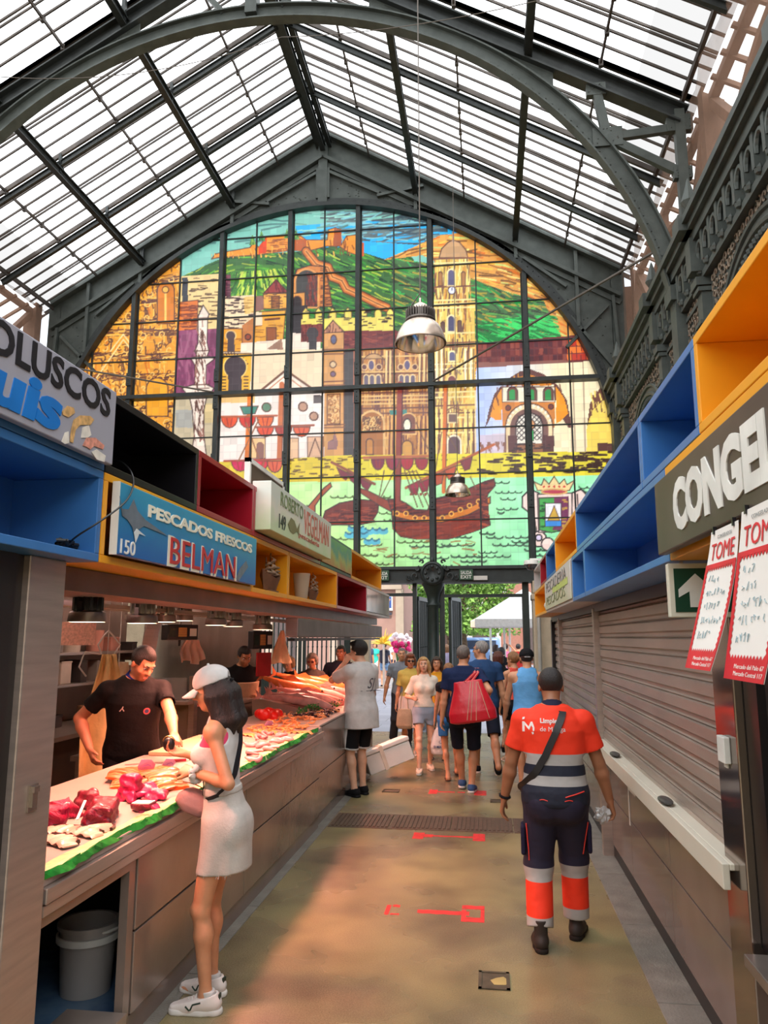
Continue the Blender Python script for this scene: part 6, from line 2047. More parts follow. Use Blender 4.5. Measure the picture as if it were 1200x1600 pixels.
 def legs(s,mat,length=.55,ease=.018,top=.07,flare=.01,name='shorts',h=None,seat=.012):
  """shorts or trousers; length in leg fractions: 1 = knee, 2 = ankle"""
  S,g=s.S,s.g;b=Solid()
  s.torso(b,seat,-.13,top,0)
  b.ball(s.T(0,-.01,-.10),np.array((.10,.09,.07))*S*g,k=.03)
  ends={}
  for k in (-1,1):
   gl=1+(g-1)*.8
   f=s.sex=='f'
   rt,rk,rc,ra=(.083,.052,.051,.034) if not f else (.082,.047,.046,.030)
   b.ball(s.T(k*.075,-.07,-.06),np.array((.075,.065,.085))*S*gl+seat,k=.03)
   h_,kn,an=s.hipj[k],s.knee[k],s.ank[k]
   if length<=1:
    e=h_+(kn-h_)*length;d=unit(kn-h_)
    r=(rt*gl+(rk-rt*gl)*length)*S+ease+flare
    b.cone(h_,e+d*.03,rt*S*gl+seat+.004,r,k=.035)
    ends[k]=(e,d,r)
   else:
    e=kn+(an-kn)*(length-1);d=unit(an-kn)
    b.cone(h_,kn,rt*S*gl+seat+.004,rk*S+ease+.004,k=.035)
    b.ball(kn+np.array((0,-.01,0)),rk*S+ease+.002,k=.02)
    r=(.050+(.042-.050)*(length-1))*S+ease
    b.cone(kn,e+d*.02,rc*S+ease,r+flare,k=.03)
    ends[k]=(e,d,r)
  if length<=1:b.box(s.hip+np.array((0,0,-.34))*S,np.eye(3),np.array((.007,.2,.175))*S,.004,k=.012,op='-');b.box(s.hip+np.array((0,0,-.36))*S,np.eye(3),np.array((.020,.2,.155))*S,.004,k=.03,op='-')
  for k,(e,d,r) in ends.items():
   lim=.17*S
   b.fn(lambda X,Y,Z,e=e,d=d,lim=lim:np.where(np.sqrt((X-e[0])**2+(Y-e[1])**2+(Z-e[2])**2)<lim,((X-e[0])*d[0]+(Y-e[1])*d[1]+(Z-e[2])*d[2]),-1))
   b.cone(e-d*.03,e+d*.06,r-ease*.6-flare*.5,r-ease*.5-flare*.5,k=0,op='-')
  b.cut(s.T(0,0,top),s.MT @ np.array((0,0,1)))
  return s.add(name,b,mat,h=h)
 def skirt(s,mat,z0=-.40,top=.08,flare=.05,ease=.012,name='skirt',h=None,tight=1.0):
  S=s.S;b=Solid()
  t=s.tab;r=lambda z:[np.interp(z*S,t[:,0],t[:,i]) for i in (1,2,3)]
  rows=[]
  for z in np.linspace(z0,top,10):
   if z<-.05:
    q=r(-.05);u=(-.05-z)/(-.05-z0+1e-6);rows.append((z*S,q[0]+ease+flare*u,q[1]+ease+flare*u+.012,q[2]))
   else:
    q=r(z);rows.append((z*S,q[0]+ease,q[1]+ease+(.012 if z<.02 else .004),q[2]))
  b.loft(s.hip,s.MT if abs(s.MT[2,2]-1)<.02 else np.eye(3),rows,k=.01)
  for k in (-1,1):
   b.ball(s.T(k*.075,-.07,-.06),np.array((.075,.062*tight,.085))*S*(1+(s.g-1)*.8)+ease*.8,k=.04)
   b.cone(s.hipj[k],s.hipj[k]+(s.knee[k]-s.hipj[k])*min(1,(-z0-.03)/.43),.085*S*tight+ease,.07*S*tight+ease,k=.03)
  b.cut(s.hip+np.array((0,0,z0*S)),np.array((0,0,-1)))
  b.cut(s.T(0,0,top),s.MT @ np.array((0,0,1)))
  return s.add(name,b,mat,h=h)
 def shoes(s,mat,sole=None,kind='trainer',h=None,sock=None,only=(-1,1)):
  S=s.S
  for k in only:
   an,Mf=s.ank[k],s.footM[k]
   F=lambda p:an+Mf @ (np.array(p)*S)
   up=Mf @ np.array((0,0,1.0));hh=h or min(s.vox,.007)
   if kind=='sandal':
    c=Solid();
    c.cone(F((0,-.045,-.080)),F((0,.02,-.080)),.036*S,.036*S,k=.02,flat=(up,.3));c.cone(F((0,.02,-.080)),F((0,.14,-.080)),.036*S,.044*S,k=.02,flat=(up,.3))
    o=s.add('sandal',c,sole or mat,h=hh)
    st=Solid();st.cone(F((-.045,.06,-.065)),F((0,.075,-.022)),.011*S,.011*S,k=.01);st.cone(F((.045,.06,-.065)),F((0,.075,-.022)),.011*S,.011*S,k=.01)
    st.build('strap',hh,mat,o)
    continue
   b=Solid();w=1.0
   b.cone(F((0,-.045,-.035)),F((0,.015,-.030)),.041*S,.044*S,k=.02)
   b.cone(F((0,.015,-.03)),F((0,.09,-.048)),.044*S,.040*S,k=.03)
   b.cone(F((0,.08,-.052)),F((.004*k,.155,-.058)),.043*S,.032*S,k=.03)
   b.cone(F((0,-.02,-.03)),F((0,-.022,(.035 if kind !='boot' else .10))),.043*S,.043*S,k=.02)
   b.cut(F((0,0,-.074)),-up)
   top=.006 if kind !='boot' else .10
   nrm=Mf @ unit((0,.25,1)) if kind !='boot' else up
   b.cut(F((0,-.02,top)),nrm)
   b.cone(F((0,-.015,-.02)),F((0,-.018,.12)),.035*S,.036*S,k=0,op='-')
   o=s.add('shoe',b,mat,h=hh)
   c=Solid()
   c.cone(F((0,-.05,-.075)),F((0,.02,-.075)),.042*S,.044*S,k=.02);c.cone(F((0,.02,-.075)),F((.004*k,.15,-.074)),.044*S,.042*S,k=.02)
   c.cut(F((0,0,-.085)),-up);c.cut(F((0,0,-.057)),up)
   c.build('sole',hh,sole or mat,o)
   if kind=='trainer' and hh<.0075:
    l=MB()
    for i in range(4):
     y=.045+i*.022;z=-.004-i*.011
     l.tube([Vector(F((-.022,y,z-.004))),Vector(F((0,y+.004,z+.006))),Vector(F((.022,y,z-.004)))],.004*S,6)
    l.build('laces',kindmat(sole or mat),o,smooth=True)
   if sock is not None:
    q=Solid();q.cone(F((0,-.01,-.03)),F((0,-.01,.03)),.040*S,.038*S,k=.01);q.cut(F((0,0,.026)),up)
    s.add('sock',q,sock,h=hh)
 def strap(s,name,pts,mat,w=.03,t=.006,parent=None):
  """flat band through local points, lying on the body"""
  mb=MB();P=[Vector(p) for p in pts];n=len(P)
  c=Vector(s.T(0,0,.25))
  vs,fs=[],[]
  for i,p in enumerate(P):
   d=(P[min(i+1,n-1)]-P[max(i-1,0)]).normalized()
   out=(p-c);out-=d*out.dot(d);out.normalize();sd=d.cross(out)
   for (a,q) in ((-1,0),(1,0),(1,1),(-1,1)):vs.append(p+sd*a*w/2+out*q*t)
  for i in range(n-1):
   a=i*4;b=a+4
   for j in range(4):fs.append((a+j,a+(j+1)%4,b+(j+1)%4,b+j))
  fs+=[(0,1,2,3),tuple(len(vs)-4+j for j in (3,2,1,0))]
  mb.add(vs,fs)
  return mb.build(name,mat,parent or s.root,smooth=True)
 def wrap_points(s,pts,target,off=.006):
  """push a chain of local points out onto the surface of a child mesh"""
  bvh=BVHTree.FromPolygons([v.co for v in target.data.vertices],[p.vertices for p in target.data.polygons])
  out=[]
  for p in pts:
   q,nrm,i,d=bvh.find_nearest(Vector(p))
   out.append(q+nrm*off)
  return out
 def print_on(s,target,body,center,ux,uy,nrm,width,mat,name='lettering',bold=.0,shear=0.0,polys=None,off=.003):
  """printed letters or marks projected along -nrm onto a garment"""
  bvh=BVHTree.FromPolygons([v.co for v in target.data.vertices],[p.vertices for p in target.data.polygons])
  if polys is None:
   vs,fs,w,hgt=text_mesh(body,1,bold,shear=shear)
   P2=[((v[0]-w/2)*width/w,(v[1]-hgt/2)*width/w) for v in vs]
  else:
   P2,fs=[],[]
   for poly in polys:
    k=len(P2);P2+=[(x*width,y*width) for x,y in poly];fs.append(tuple(range(k,k+len(poly))))
  ux,uy,nrm=Vector(ux),Vector(uy),Vector(nrm).normalized()
  me=bpy.data.meshes.new(name);me.from_pydata([(x,y,0) for x,y in P2],[],fs)
  bm=bmesh.new();bm.from_mesh(me)
  bmesh.ops.triangulate(bm,faces=bm.faces[:])
  bmesh.ops.subdivide_edges(bm,edges=[e for e in bm.edges if e.calc_length()>.025],cuts=2,use_grid_fill=False)
  for v in bm.verts:
   o=Vector(center)+ux*v.co.x+uy*v.co.y
   hit=bvh.ray_cast(o+nrm*.35,-nrm)
   if hit[0] is not None:v.co=hit[0]+nrm*off
   else:v.co=o
  bm.to_mesh(me);bm.free()
  me.materials.append(mat)
  ob=link(name,me,s.root)
  so=ob.modifiers.new('thickness','SOLIDIFY');so.thickness=.0015;so.offset=0
  return ob
def kindmat(m):return m
for n_,c_ in (('tan',(214,150,112)),('fair',(232,178,146)),('pale',(238,192,164)),('brown',(170,112,80)),('red',(210,138,104))):skin_mat(n_,*c_)
# the people
def spot(px,py):
 p=at(px,py,Z=0);return (p.x,p.y,0.0)
def reach(pos,heading,H,w):
 q=Matrix.Rotation(-heading,3,'Z') @ (Vector(w)-Vector(pos));S=H/1.75
 return (q.x/S,q.y/S,q.z/S)
H_DARK=HAIRM('near_black',34,28,26);H_BRN=HAIRM('dark_brown',62,44,34);H_GREY=HAIRM('grey',150,142,136);H_BLOND=HAIRM('honey_blond',200,152,96)
H_AUB=HAIRM('auburn',128,72,44);H_SALT=HAIRM('cropped_grey',116,104,96);H_LBRN=HAIRM('light_brown',150,104,66)
LIP=pbr('lips',rgb(186,96,86),.4,0,.05);LIPM=pbr('lips_pale',rgb(190,118,98),.45,0,.05)
C_WHT=cloth('white_cotton',214,210,207);C_BLK=cloth('black_cotton',26,25,28);C_NAVY=cloth('navy_cotton',30,42,76);C_NAVY2=cloth('ink_navy',30,34,48)
C_RUB=cloth('white_rubber',226,220,214,.5,bump=.1);C_RUBK=cloth('black_rubber',24,24,26,.5,bump=.1)
R=math.radians
# ---- girl in the white cap at the counter
gp=(at(338,1568,Z=0).x,at(338,1568,Z=0).y,0.0);gh=R(90);GH=1.65
g=Person('person in white cap, tank top and white denim skirt buying fish',gp,gh,GH,'f',.93,lean=R(5),head=(R(10),R(-14),0),skin='tan',voxel=.0065,
     lh=reach(gp,gh,GH,at(302,1207,Y=3.86)),rh=reach(gp,gh,GH,at(290,1178,Y=4.20)),le=(-.25,-.6,-.8),re=(.5,-.2,-1),lf=(-.10,.02,0,R(4),0),rf=(.09,.06,0,R(8),0),
     lhand='half',rhand='half',lpalm=(.5,0,-.6),rpalm=(-.4,0,.8),hip=(0,-.01,.946)).build()
g.face(H_DARK,lips=LIP)
b=Solid()
hr=HAIRM('girl_dark',42,30,28)
for (x,y,w) in ((-.070,-.012,.034),(.070,-.012,.034),(-.05,-.068,.046),(.05,-.068,.046),(0,-.088,.052),(-.082,.012,.022),(.082,.012,.022)):
 m_=g.Hd(x*1.12,y-.006,-.05);e=g.Hd(x*1.3,y-.016,-.195);q=g.Hd(x*1.15,y+.004,-.262)
 b.cone(g.Hd(x*.90,y*.9,.012),m_,w*.8,w*1.1,k=.02);b.cone(m_,e,w*1.1,w*.95,k=.02);b.cone(e,q,w*.9,w*.35,k=.02)
g.add('hair',b,hr)
b=Solid()
b.ball(g.Hd(0,-.012,.040),np.array((.092,.110,.092))*g.S,k=.0,M=g.MH)
up=g.MH @ np.array((0,0,1))
b.cut(g.Hd(0,0,.022),-(g.MH @ unit((0,.10,1))))
b.ball(g.Hd(0,-.128,.035),np.array((.034,.034,.030)),k=.004,op='-',M=g.MH)
cap=g.add('cap',b,C_WHT)
mb=MB();vs=[];fs=[]
for i in range(13):
 t=-1+2*i/12
 for j in range(5):
  r=j/4
  x=t*.080*(1-.15*r);y=.070*math.sqrt(max(0,1-.62*t*t))+.02+r*.078*math.sqrt(max(0.05,1-t*t*.9));z=.024-r*.030-.018*t*t
  vs.append(Vector(g.Hd(x,y,z)))
for i in range(12):
 for j in range(4):fs.append((i*5+j,i*5+j+1,i*5+j+6,i*5+j+5))
mb.add(vs,fs);o=mb.build('brim',C_WHT,cap,smooth=True);so=o.modifiers.new('thickness','SOLIDIFY');so.thickness=.008;so.offset=0
MB().ball(Vector(g.Hd(0,-.012,.133)),.009,8).build('button',C_WHT,cap,smooth=True)
mb=MB();mb.tube([Vector(g.Hd(-.036+.012*i,-.122-.004*math.sin(i),.018)) for i in range(7)],.008,6);mb.build('cap_strap',C_BLK,cap,smooth=True)
tk=g.tank(C_WHT,hem=.10,ease=.006,scoop=.04,wide=.075,arm=.062)
b=Solid();g.torso(b,.003,.30,.45,0);b.cone(g.T(-.15,-.2,.47),g.T(-.15,.2,.47),.058,.058,k=.004,op='-');b.cone(g.T(.15,-.2,.47),g.T(.15,.2,.47),.058,.058,k=.004,op='-')
g.add('pink_bra',b,cloth('pink_elastic',224,74,112))
for k in (-1,1):
 pts=[g.T(k*(.142+.055*math.cos(t)),-.0+.10*math.sin(t)*0,.43+.085*math.sin(t)) for t in np.linspace(R(100),R(250),10)]
DEN=cloth('white_denim',206,198,190,bump=.12,bscale=90)
sk=g.skirt(DEN,z0=-.275,top=.155,flare=-.012,ease=.007,tight=.86,h=.0065)
mb=MB();rng=random.Random(2)
bvs=[v.co.copy() for v in sk.data.vertices];zmin=min(v.z for v in bvs)
edge=[v for v in bvs if v.z<zmin+.006]
for _ in range(110):
 v=rng.choice(edge);l=rng.uniform(.006,.016)
 mb.tube([v+Vector((0,0,.004)),v+Vector((rng.uniform(-.006,.006),rng.uniform(-.006,.006),-l))],.0012,3)
mb.build('frayed_hem',C_WHT,sk)
wb=Solid();g.torso(wb,.013,.12,.158,0);wb.cut(g.T(0,0,.12),-(g.MT @ np.array((0,0,1))));wb.cut(g.T(0,0,.158),g.MT @ np.array((0,0,1)));wb.build('waistband',.0065,DEN,sk)
g.shoes(cloth('white_leather',236,224,218,.5,bump=.1),C_RUB,h=.0055,sock=C_WHT)
VG=pbr('shoe_dark_green',rgb(44,62,50),.5)
for sh in [c for c in g.root.children if c.name.startswith('shoe')]:
 k=-1 if (sh.data.vertices[0].co-Vector(g.ank[-1])).length<(sh.data.vertices[0].co-Vector(g.ank[1])).length else 1
 an,Mf=g.ank[k],g.footM[k]
 bvh=BVHTree.FromPolygons([v.co for v in sh.data.vertices],[p.vertices for p in sh.data.polygons])
 for sd in (-1,1):
  pts=[]
  for (y,z) in ((.012,-.012),(.052,-.022),(.060,-.050),(.066,-.052),(.088,-.030)):
   q=an+Mf @ np.array((sd*.06,y,z));hit=bvh.find_nearest(Vector(q))
   pts.append(hit[0]+hit[1]*.001)
  MB().tube(pts,.0042,5).build('side_stripe',VG,sh)
 q=an+Mf @ np.array((0,-.075,.0));hit=bvh.find_nearest(Vector(q));MB().obox(hit[0],Mf @ np.array((.014,0,0)),Mf @ np.array((0,.004,0)),Mf @ np.array((0,0,.012))).build('heel_tab',VG,sh)
w_,d_,n_,th_=g.palm[-1]
mb=MB();base=Vector(w_-d_*.025);dd=Vector(d_);ax=dd.orthogonal().normalized();bx_=dd.cross(ax)
pts=[base+(ax*math.cos(t)+bx_*math.sin(t))*.036+dd*(.008*math.sin(5*t)) for t in np.linspace(0,2*math.pi,33)]
mb.tube(pts,[.016+.005*math.sin(i*2.1) for i in range(33)],8);mb.build('scrunchie',C_WHT,g.root,smooth=True)
pts=[g.T(.085,-.02,.49),g.T(.06,-.10,.44),g.T(.0,-.13,.33),g.T(-.06,-.13,.22),g.T(-.11,-.10,.18),g.T(-.16,-.02,.13),g.T(-.15,.06,.11)]
fine=[]
for a_,c_ in zip(pts[:-1],pts[1:]):
 for q in range(4):fine.append(Vector(a_)+(Vector(c_)-Vector(a_))*q/4)
fine.append(Vector(pts[-1]))
g.strap('bag_strap',g.wrap_points(fine,tk,.004),pbr('black_webbing',rgb(24,24,32),.6),.035,.004)
pf=[g.T(.085,-.02,.49),g.T(.07,.07,.45),g.T(.02,.13,.33),g.T(-.05,.16,.20),g.T(-.10,.16,.10)]
fine=[]
for a_,c_ in zip(pf[:-1],pf[1:]):
 for q in range(4):fine.append(Vector(a_)+(Vector(c_)-Vector(a_))*q/4)
g.strap('bag_strap',g.wrap_points(fine,tk,.004),pbr('black_webbing',rgb(24,24,32),.6),.03,.004)
pc=g.W(g.T(-.05,.155,.12))
b=Solid();Mp=rotz(gh-1.15) @ rotx(-.2) @ roty(.45)
b.loft((0,0,-.06),Mp,[(-.03,.05,.018,0),(.0,.10,.034,0),(.04,.10,.036,0),(.075,.075,.026,0),(.095,.045,.014,0)],k=.0,n=2.6)
o=b.build('pouch_bag',.006,pbr('dusty_pink_leather',rgb(176,128,124),.45,0,.06,8,.2,30));o.location=pc
tag(o,'dusty pink crescent pouch bag worn in front by the person in the white cap','bag')
MB().tube([Vector(Mp @ np.array((x,.0,.055-x*x*2))) for x in np.linspace(-.08,.08,9)],.003,5).build('zip',pbr('zip_gold',rgb(180,150,90),.3,.8),o)
gw=g.W(g.grip[1])
t=thing('coin_purse','small round black coin purse between the two hands over the counter','purse',(gw.x-.03,gw.y+.0,gw.z+.01))
MB().ball((0,0,0),(.035,.022,.04),14).build('purse_body',pbr('black_purse_leather',rgb(22,20,22),.35),t,smooth=True)
MB().tube([(.036*math.cos(a),.0,.010+.036*math.sin(a)) for a in np.linspace(.2,math.pi-.2,10)],.004,6).build('clasp',pbr('zip_gold',rgb(180,150,90),.3,.8),t,smooth=True)
# ---- fishmonger in black
fp=(-2.70,5.62,0.0);fh=R(207);FHT=1.80
f=Person('person in black football shirt serving behind the fish counter',fp,fh,FHT,'m',1.10,lean=R(15),head=(R(34),R(-30),R(-4)),skin='red',voxel=.007,
     lh=reach(fp,fh,FHT,(-2.10,5.08,1.03)),rh=reach(fp,fh,FHT,at(140,1170,Y=5.35)),le=(-.8,-.2,-.4),re=(.6,-.5,0),lhand='half',rhand='relaxed',lpalm=(.3,-.2,-1)).build()
f.face(H_DARK,lips=LIPM);f.hair(H_DARK,'short')
ft=f.tee(cloth('black_sport',12,12,14,.8),hem=-.06,ease=.016,sleeve=.62,sl_ease=.02,flare=.012,neck=(.070,.0),collar=cloth('blue_collar',36,44,130))
f.legs(cloth('black_track',24,24,28),2.0,ease=.02)
f.shoes(C_RUBK,C_RUBK,kind='boot')
fu,fz,fn=f.MT @ np.array((-1,0,0)),f.MT @ np.array((0,0,1)),f.MT @ np.array((0,1,0))
f.print_on(ft,'',f.T(.085,.15,.37),fu,fz,fn,.04,pbr('print_pale',rgb(232,200,190),.5),name='chest_mark',polys=[[(-.5,-.45),(-.3,-.5),(.02,.0),(.3,-.45),(.45,-.35),(.15,.1),(.25,.5),(.1,.5),(-.05,.15)]])
f.print_on(ft,'',f.T(-.085,.15,.35),fu,fz,fn,.05,pbr('print_crest_ring',rgb(190,84,84),.5),name='chest_crest',polys=[[(.5*math.cos(a),.5*math.sin(a)) for a in np.linspace(0,6.28,18,endpoint=False)]])
f.print_on(ft,'',f.T(-.085,.15,.35),fu,fz,fn,.03,pbr('print_crest_blue',rgb(46,50,96),.5),name='chest_crest',off=.0045,polys=[[(.5*math.cos(a),.5*math.sin(a)) for a in np.linspace(0,6.28,14,endpoint=False)]])
# ---- second fishmonger, head hidden behind the hanging scale
p2=(-3.02,9.1,0.0)
q=Person('person in black shirt and cream apron behind the far counter',p2,R(215),1.74,'m',1.12,lean=R(10),head=(0,R(-25),0),skin='tan',voxel=.010,lh=(-.10,.30,1.10),rh=(.12,.28,1.05),lhand='half',rhand='half').build()
q.face(H_DARK);q.hair(H_DARK,'short');q.tee(C_BLK,hem=-.08,sleeve=.6);q.legs(C_BLK,2.0)
q.shoes(C_RUBK,C_RUBK,kind='boot')
b=Solid();q.torso(b,.032,-.12,.38,.01);b.cut(q.T(0,.03,0),-(q.MT @ np.array((0,1,0))));b.cut(q.T(0,0,.38),q.MT @ np.array((0,0,1)))
q.add('apron',b,cloth('cream_apron',226,196,160))
# ---- young man in white T-shirt
tp=(at(556,1243,Z=0).x+.05,at(556,1243,Z=0).y,0.0);th=R(52);TH=1.76
p=Person('young person in white T-shirt and black shorts touching their ear at the counter',tp,th,TH,'m',1.0,lean=R(1),head=(R(14),R(-4),0),skin='fair',voxel=.0085,
     lh=(-.115,.15,1.50),le=(-.5,.5,-1),rh=(.16,.24,1.0),lf=(-.09,.0,0,R(0),0),rf=(.09,.05,0,R(6),0),lhand='half',lpalm=(1,.2,0),hip=(0,0,.944)).build()
p.face(H_DARK,lips=LIPM);p.hair(H_DARK,'full')
tt=p.tee(C_WHT,hem=-.19,ease=.034,sleeve=.76,sl_ease=.036,flare=.028)
GP=pbr('grey_print',rgb(92,92,98),.6)
bu,bz,bn=p.MT @ np.array((1,0,0)),p.MT @ np.array((0,0,1)),p.MT @ np.array((0,-1,0))
p.print_on(tt,'SJ',p.T(.05,-.16,.30),bu,bz,bn,.14,GP,bold=.0,shear=.4)
p.print_on(tt,'',p.T(.04,-.16,.23),bu,bz,bn,.3,GP,name='print_line',polys=[[(-.5,0),(.5,.0),(.5,.02),(-.5,.02)]])
sh=p.legs(C_BLK,.92,ease=.026,flare=.012)
for k in (-1,1):
 e=p.hipj[k]+(p.knee[k]-p.hipj[k])*.92
 pts=[p.hipj[k]+np.array((k*.12,0,.02)),p.hipj[k]+(p.knee[k]-p.hipj[k])*.45+np.array((k*.12,0,0)),e+np.array((k*.11,0,.01))]
 fine=[Vector(pts[0]).lerp(Vector(pts[1]),i/6) for i in range(6)]+[Vector(pts[1]).lerp(Vector(pts[2]),i/6) for i in range(7)]
 P_=p.wrap_points(fine,sh,.002)
 mb=MB();mb.tube(P_,.016,6);mb.build('side_stripe',C_WHT,sh,smooth=True)
 bb_=Solid();d=unit(p.knee[k]-p.hipj[k]);r_=.052*p.S+.045
 bb_.cone(e-d*.03,e+d*.0,r_,r_,k=0);bb_.cut(e-d*.022,-d);bb_.cut(e+d*.002,d);bb_.cone(e-d*.1,e+d*.1,r_-.014,r_-.014,k=0,op='-')
 bb_.build('hem_band',.007,C_WHT,sh)
p.shoes(C_BLK,C_RUBK)
# ---- woman in yellow, woman in cream, man in grey behind
yp=spot(642,1178);yh=R(183)
p=Person('person in sunglasses, yellow T-shirt and pale skirt walking in',yp,yh,1.55,'f',1.12,head=(R(8),R(-4),0),skin='tan',voxel=.009,lh=(-.24,.06,.86),rh=(.26,.03,.84),lf=(-.09,.10,0,0,0),rf=(.09,-.06,0,0,0)).build()
p.face(H_AUB,eyes=False,lips=LIP);p.hair(H_AUB,'bob',.10)
mb=MB()
for k in (-1,1):mb.ball(Vector(p.Hd(k*.034,.088,.006)),(.024,.008,.018),12)
mb.tube([Vector(p.Hd(-.08,.0,.012)),Vector(p.Hd(-.062,.07,.012)),Vector(p.Hd(0,.098,.012)),Vector(p.Hd(.062,.07,.012)),Vector(p.Hd(.08,.0,.012))],.003,6)
mb.build('sunglasses',pbr('sunglass_black',rgb(26,20,22),.15),p.root,smooth=True)
p.tee(cloth('yellow_jersey',206,186,96),hem=-.10,ease=.02,sleeve=.75,sl_ease=.026,flare=.018);p.skirt(cloth('pale_linen',232,214,204),z0=-.46,ease=.03,flare=.03);p.shoes(cloth('beige_shoe',206,180,160),C_RUB)
bp_=spot(664,1205);bh=R(189)
p=Person('blond person in cream blouse and denim shorts carrying a plastic bag',bp_,bh,1.54,'f',1.04,lean=R(-1),head=(R(-6),R(6),R(4)),skin='fair',voxel=.0085,lh=(-.24,.06,.80),rh=(.20,.20,1.12),re=(.4,-.6,-.5),lf=(-.08,-.14,.0,R(8),R(0)),rf=(.09,.20,0,R(6),0),rhand='half',lhand='grip').build()
p.face(H_LBRN,lips=LIP);p.hair(H_BLOND,'long',.13)
p.tee(cloth('cream_blouse',234,222,204),hem=.045,ease=.016,sleeve=.85,sl_ease=.03,flare=.004,vneck=.10,neck=(.085,.0));p.legs(cloth('light_denim',148,164,182,bump=.3),.47,ease=.012,flare=.010,top=.09);p.shoes(cloth('beige_trainer',220,200,178),C_RUB)
BLOND=p
gw=p.W(p.grip[-1])
t=thing('plastic_bag','white plastic carrier bag with blue print hanging from the hand of the blond person','bag',(gw.x,gw.y,gw.z-.47))
b=Solid();b.loft((0,0,0),np.eye(3),[(0,.06,.04,0),(.03,.105,.07,0),(.12,.115,.075,0),(.22,.10,.06,0),(.32,.065,.035,0),(.38,.03,.022,0)],k=0,n=2.4)
PLA=pbr('white_plastic_film',rgb(232,228,226),.3,0,.05,8,.8,14)
b.build('bag_body',.008,PLA,t)
for s_ in (-1,1):MB().tube([(s_*.03,0,.34),(s_*.018,0,.42),(0,0,.475)],[.016,.012,.01],6).build('handle',PLA,t,smooth=True)
lettering('lettering','El MAR',pbr('bag_blue_ink',rgb(60,70,130),.5),(-.065,-.079,.11),(1,0,0),(0,0,1),width=.13,bold=.02,parent=t,lift=.002)
yb_=at(668,1115,Y=11.5)
MB().tube([(0.03+.02*math.cos(a),-.079,.19+.02*math.sin(a)) for a in np.linspace(0,6.28,12)],.0025,4).build('printed_logo',pbr('bag_blue_ink',rgb(60,70,130),.5),t)
b=Solid();b.loft((0,0,0),np.eye(3),[(0,.10,.03,0),(.05,.13,.05,0),(.20,.12,.04,0),(.30,.10,.02,0)],k=0)
cp=at(632,1122,Y=12.0)
t=thing('canvas_bag','grey beige canvas shoulder bag between the yellow and cream tops','bag',(cp.x,cp.y,cp.z-.16))
b.build('bag_body',.009,cloth('canvas_beige',176,160,136),t)
for s_ in (-1,1):MB().tube([(s_*.06,0,.28),(s_*.05,.0,.45),(s_*.02,.02,.60)],.008,6).build('handle',cloth('canvas_beige',176,160,136),t)
gp_=(-1.47,13.1,0.0)
p=Person('balding person in grey shirt and dark trousers behind the yellow T-shirt',gp_,R(195),1.64,'m',1.05,head=(R(-10),0,0),skin='tan',voxel=.010,rh=(.34,.02,.80),re=(.9,-.3,-.2),lh=(-.24,.06,.80),lf=(-.1,.0,0,0,0),rf=(.13,-.18,.02,0,0)).build()
p.face(H_SALT);p.hair(H_SALT,'buzz');p.tee(cloth('grey_shirt',134,138,146),hem=-.1,sleeve=.62,collar=True);p.legs(cloth('charcoal_trousers',62,62,70),2.0,ease=.022);p.shoes(C_BLK,C_RUBK)
p=Person('person in mustard yellow top hidden behind the blond person',(-.78,11.75,0),R(180),1.52,'f',1.05,skin='tan',voxel=.011,rh=(.2,.1,.9),lh=(-.26,.10,.84)).build()
p.face(H_BRN);p.hair(H_BRN,'long',.1);p.tee(cloth('mustard',222,158,44),hem=-.12,sleeve=.4);p.skirt(cloth('brown_skirt',120,92,78),z0=-.3);p.shoes(C_BLK,C_RUBK,kind='sandal')
# ---- man with the red bag, man in blue, flip-flop walker, pointing woman
rp=(at(727,1238,Z=0).x,at(722,1238,Z=0).y,0.0);rh_=R(-4)
p=Person('person in navy T-shirt and shorts with a big red tote on the shoulder',rp,rh_,1.72,'m',1.10,lean=R(2),head=(R(-16),R(0),0),skin='tan',voxel=.0085,lh=(-.28,.02,.80),rh=(.22,.0,1.05),re=(.7,-1.0,-.1),lf=(-.06,.25,0,0,0),rf=(.075,.03,0,R(6),0)).build()
p.face(H_SALT);p.hair(H_SALT,'short');p.tee(C_NAVY,hem=-.06,ease=.02,sleeve=.66,sl_ease=.024);p.legs(C_NAVY2,.95,ease=.026,flare=.008);p.shoes(cloth('denim_blue_shoe',70,96,140),C_RUB)
sh_=p.W(p.sh[1])
t=thing('tote_bag','large shiny red tote bag with pale stitching on the back of the navy T-shirt','bag',(at(740,1090,Y=9.05).x,9.05,at(737,1128,Y=9.05).z))
REDB=pbr('shiny_red_vinyl',rgb(214,32,48),.28,0,.06,6,.35,9)
b=Solid();b.loft((0,0,0),roty(R(-8)),[(0,.22,.09,0),(.02,.275,.12,0),(.12,.275,.12,0),(.26,.225,.09,0),(.38,.18,.055,0),(.47,.165,.03,0)],k=0,n=3)
bag=b.build('bag_body',.008,REDB,t)
bvh=BVHTree.FromPolygons([v.co for v in bag.data.vertices],[q_.vertices for q_ in bag.data.polygons])
ST=pbr('pale_stitching',rgb(226,178,150),.5)
for xx in (-.055,-.02,.03,.07):
 pts=[]
 for i in range(14):
  z=.03+.43*i/13
  hit=bvh.ray_cast(Vector((xx*(1.25-z)-.05*(z-.2)*-1+(.12 if xx>.05 else 0)*(1-z/.4),-.5,z)),Vector((0,1,0)))
  if hit[0] is not None:pts.append(hit[0]+Vector((0,-.002,0)))
 if len(pts)>2:MB().tube(pts,.004,5).build('stitching',ST,bag)
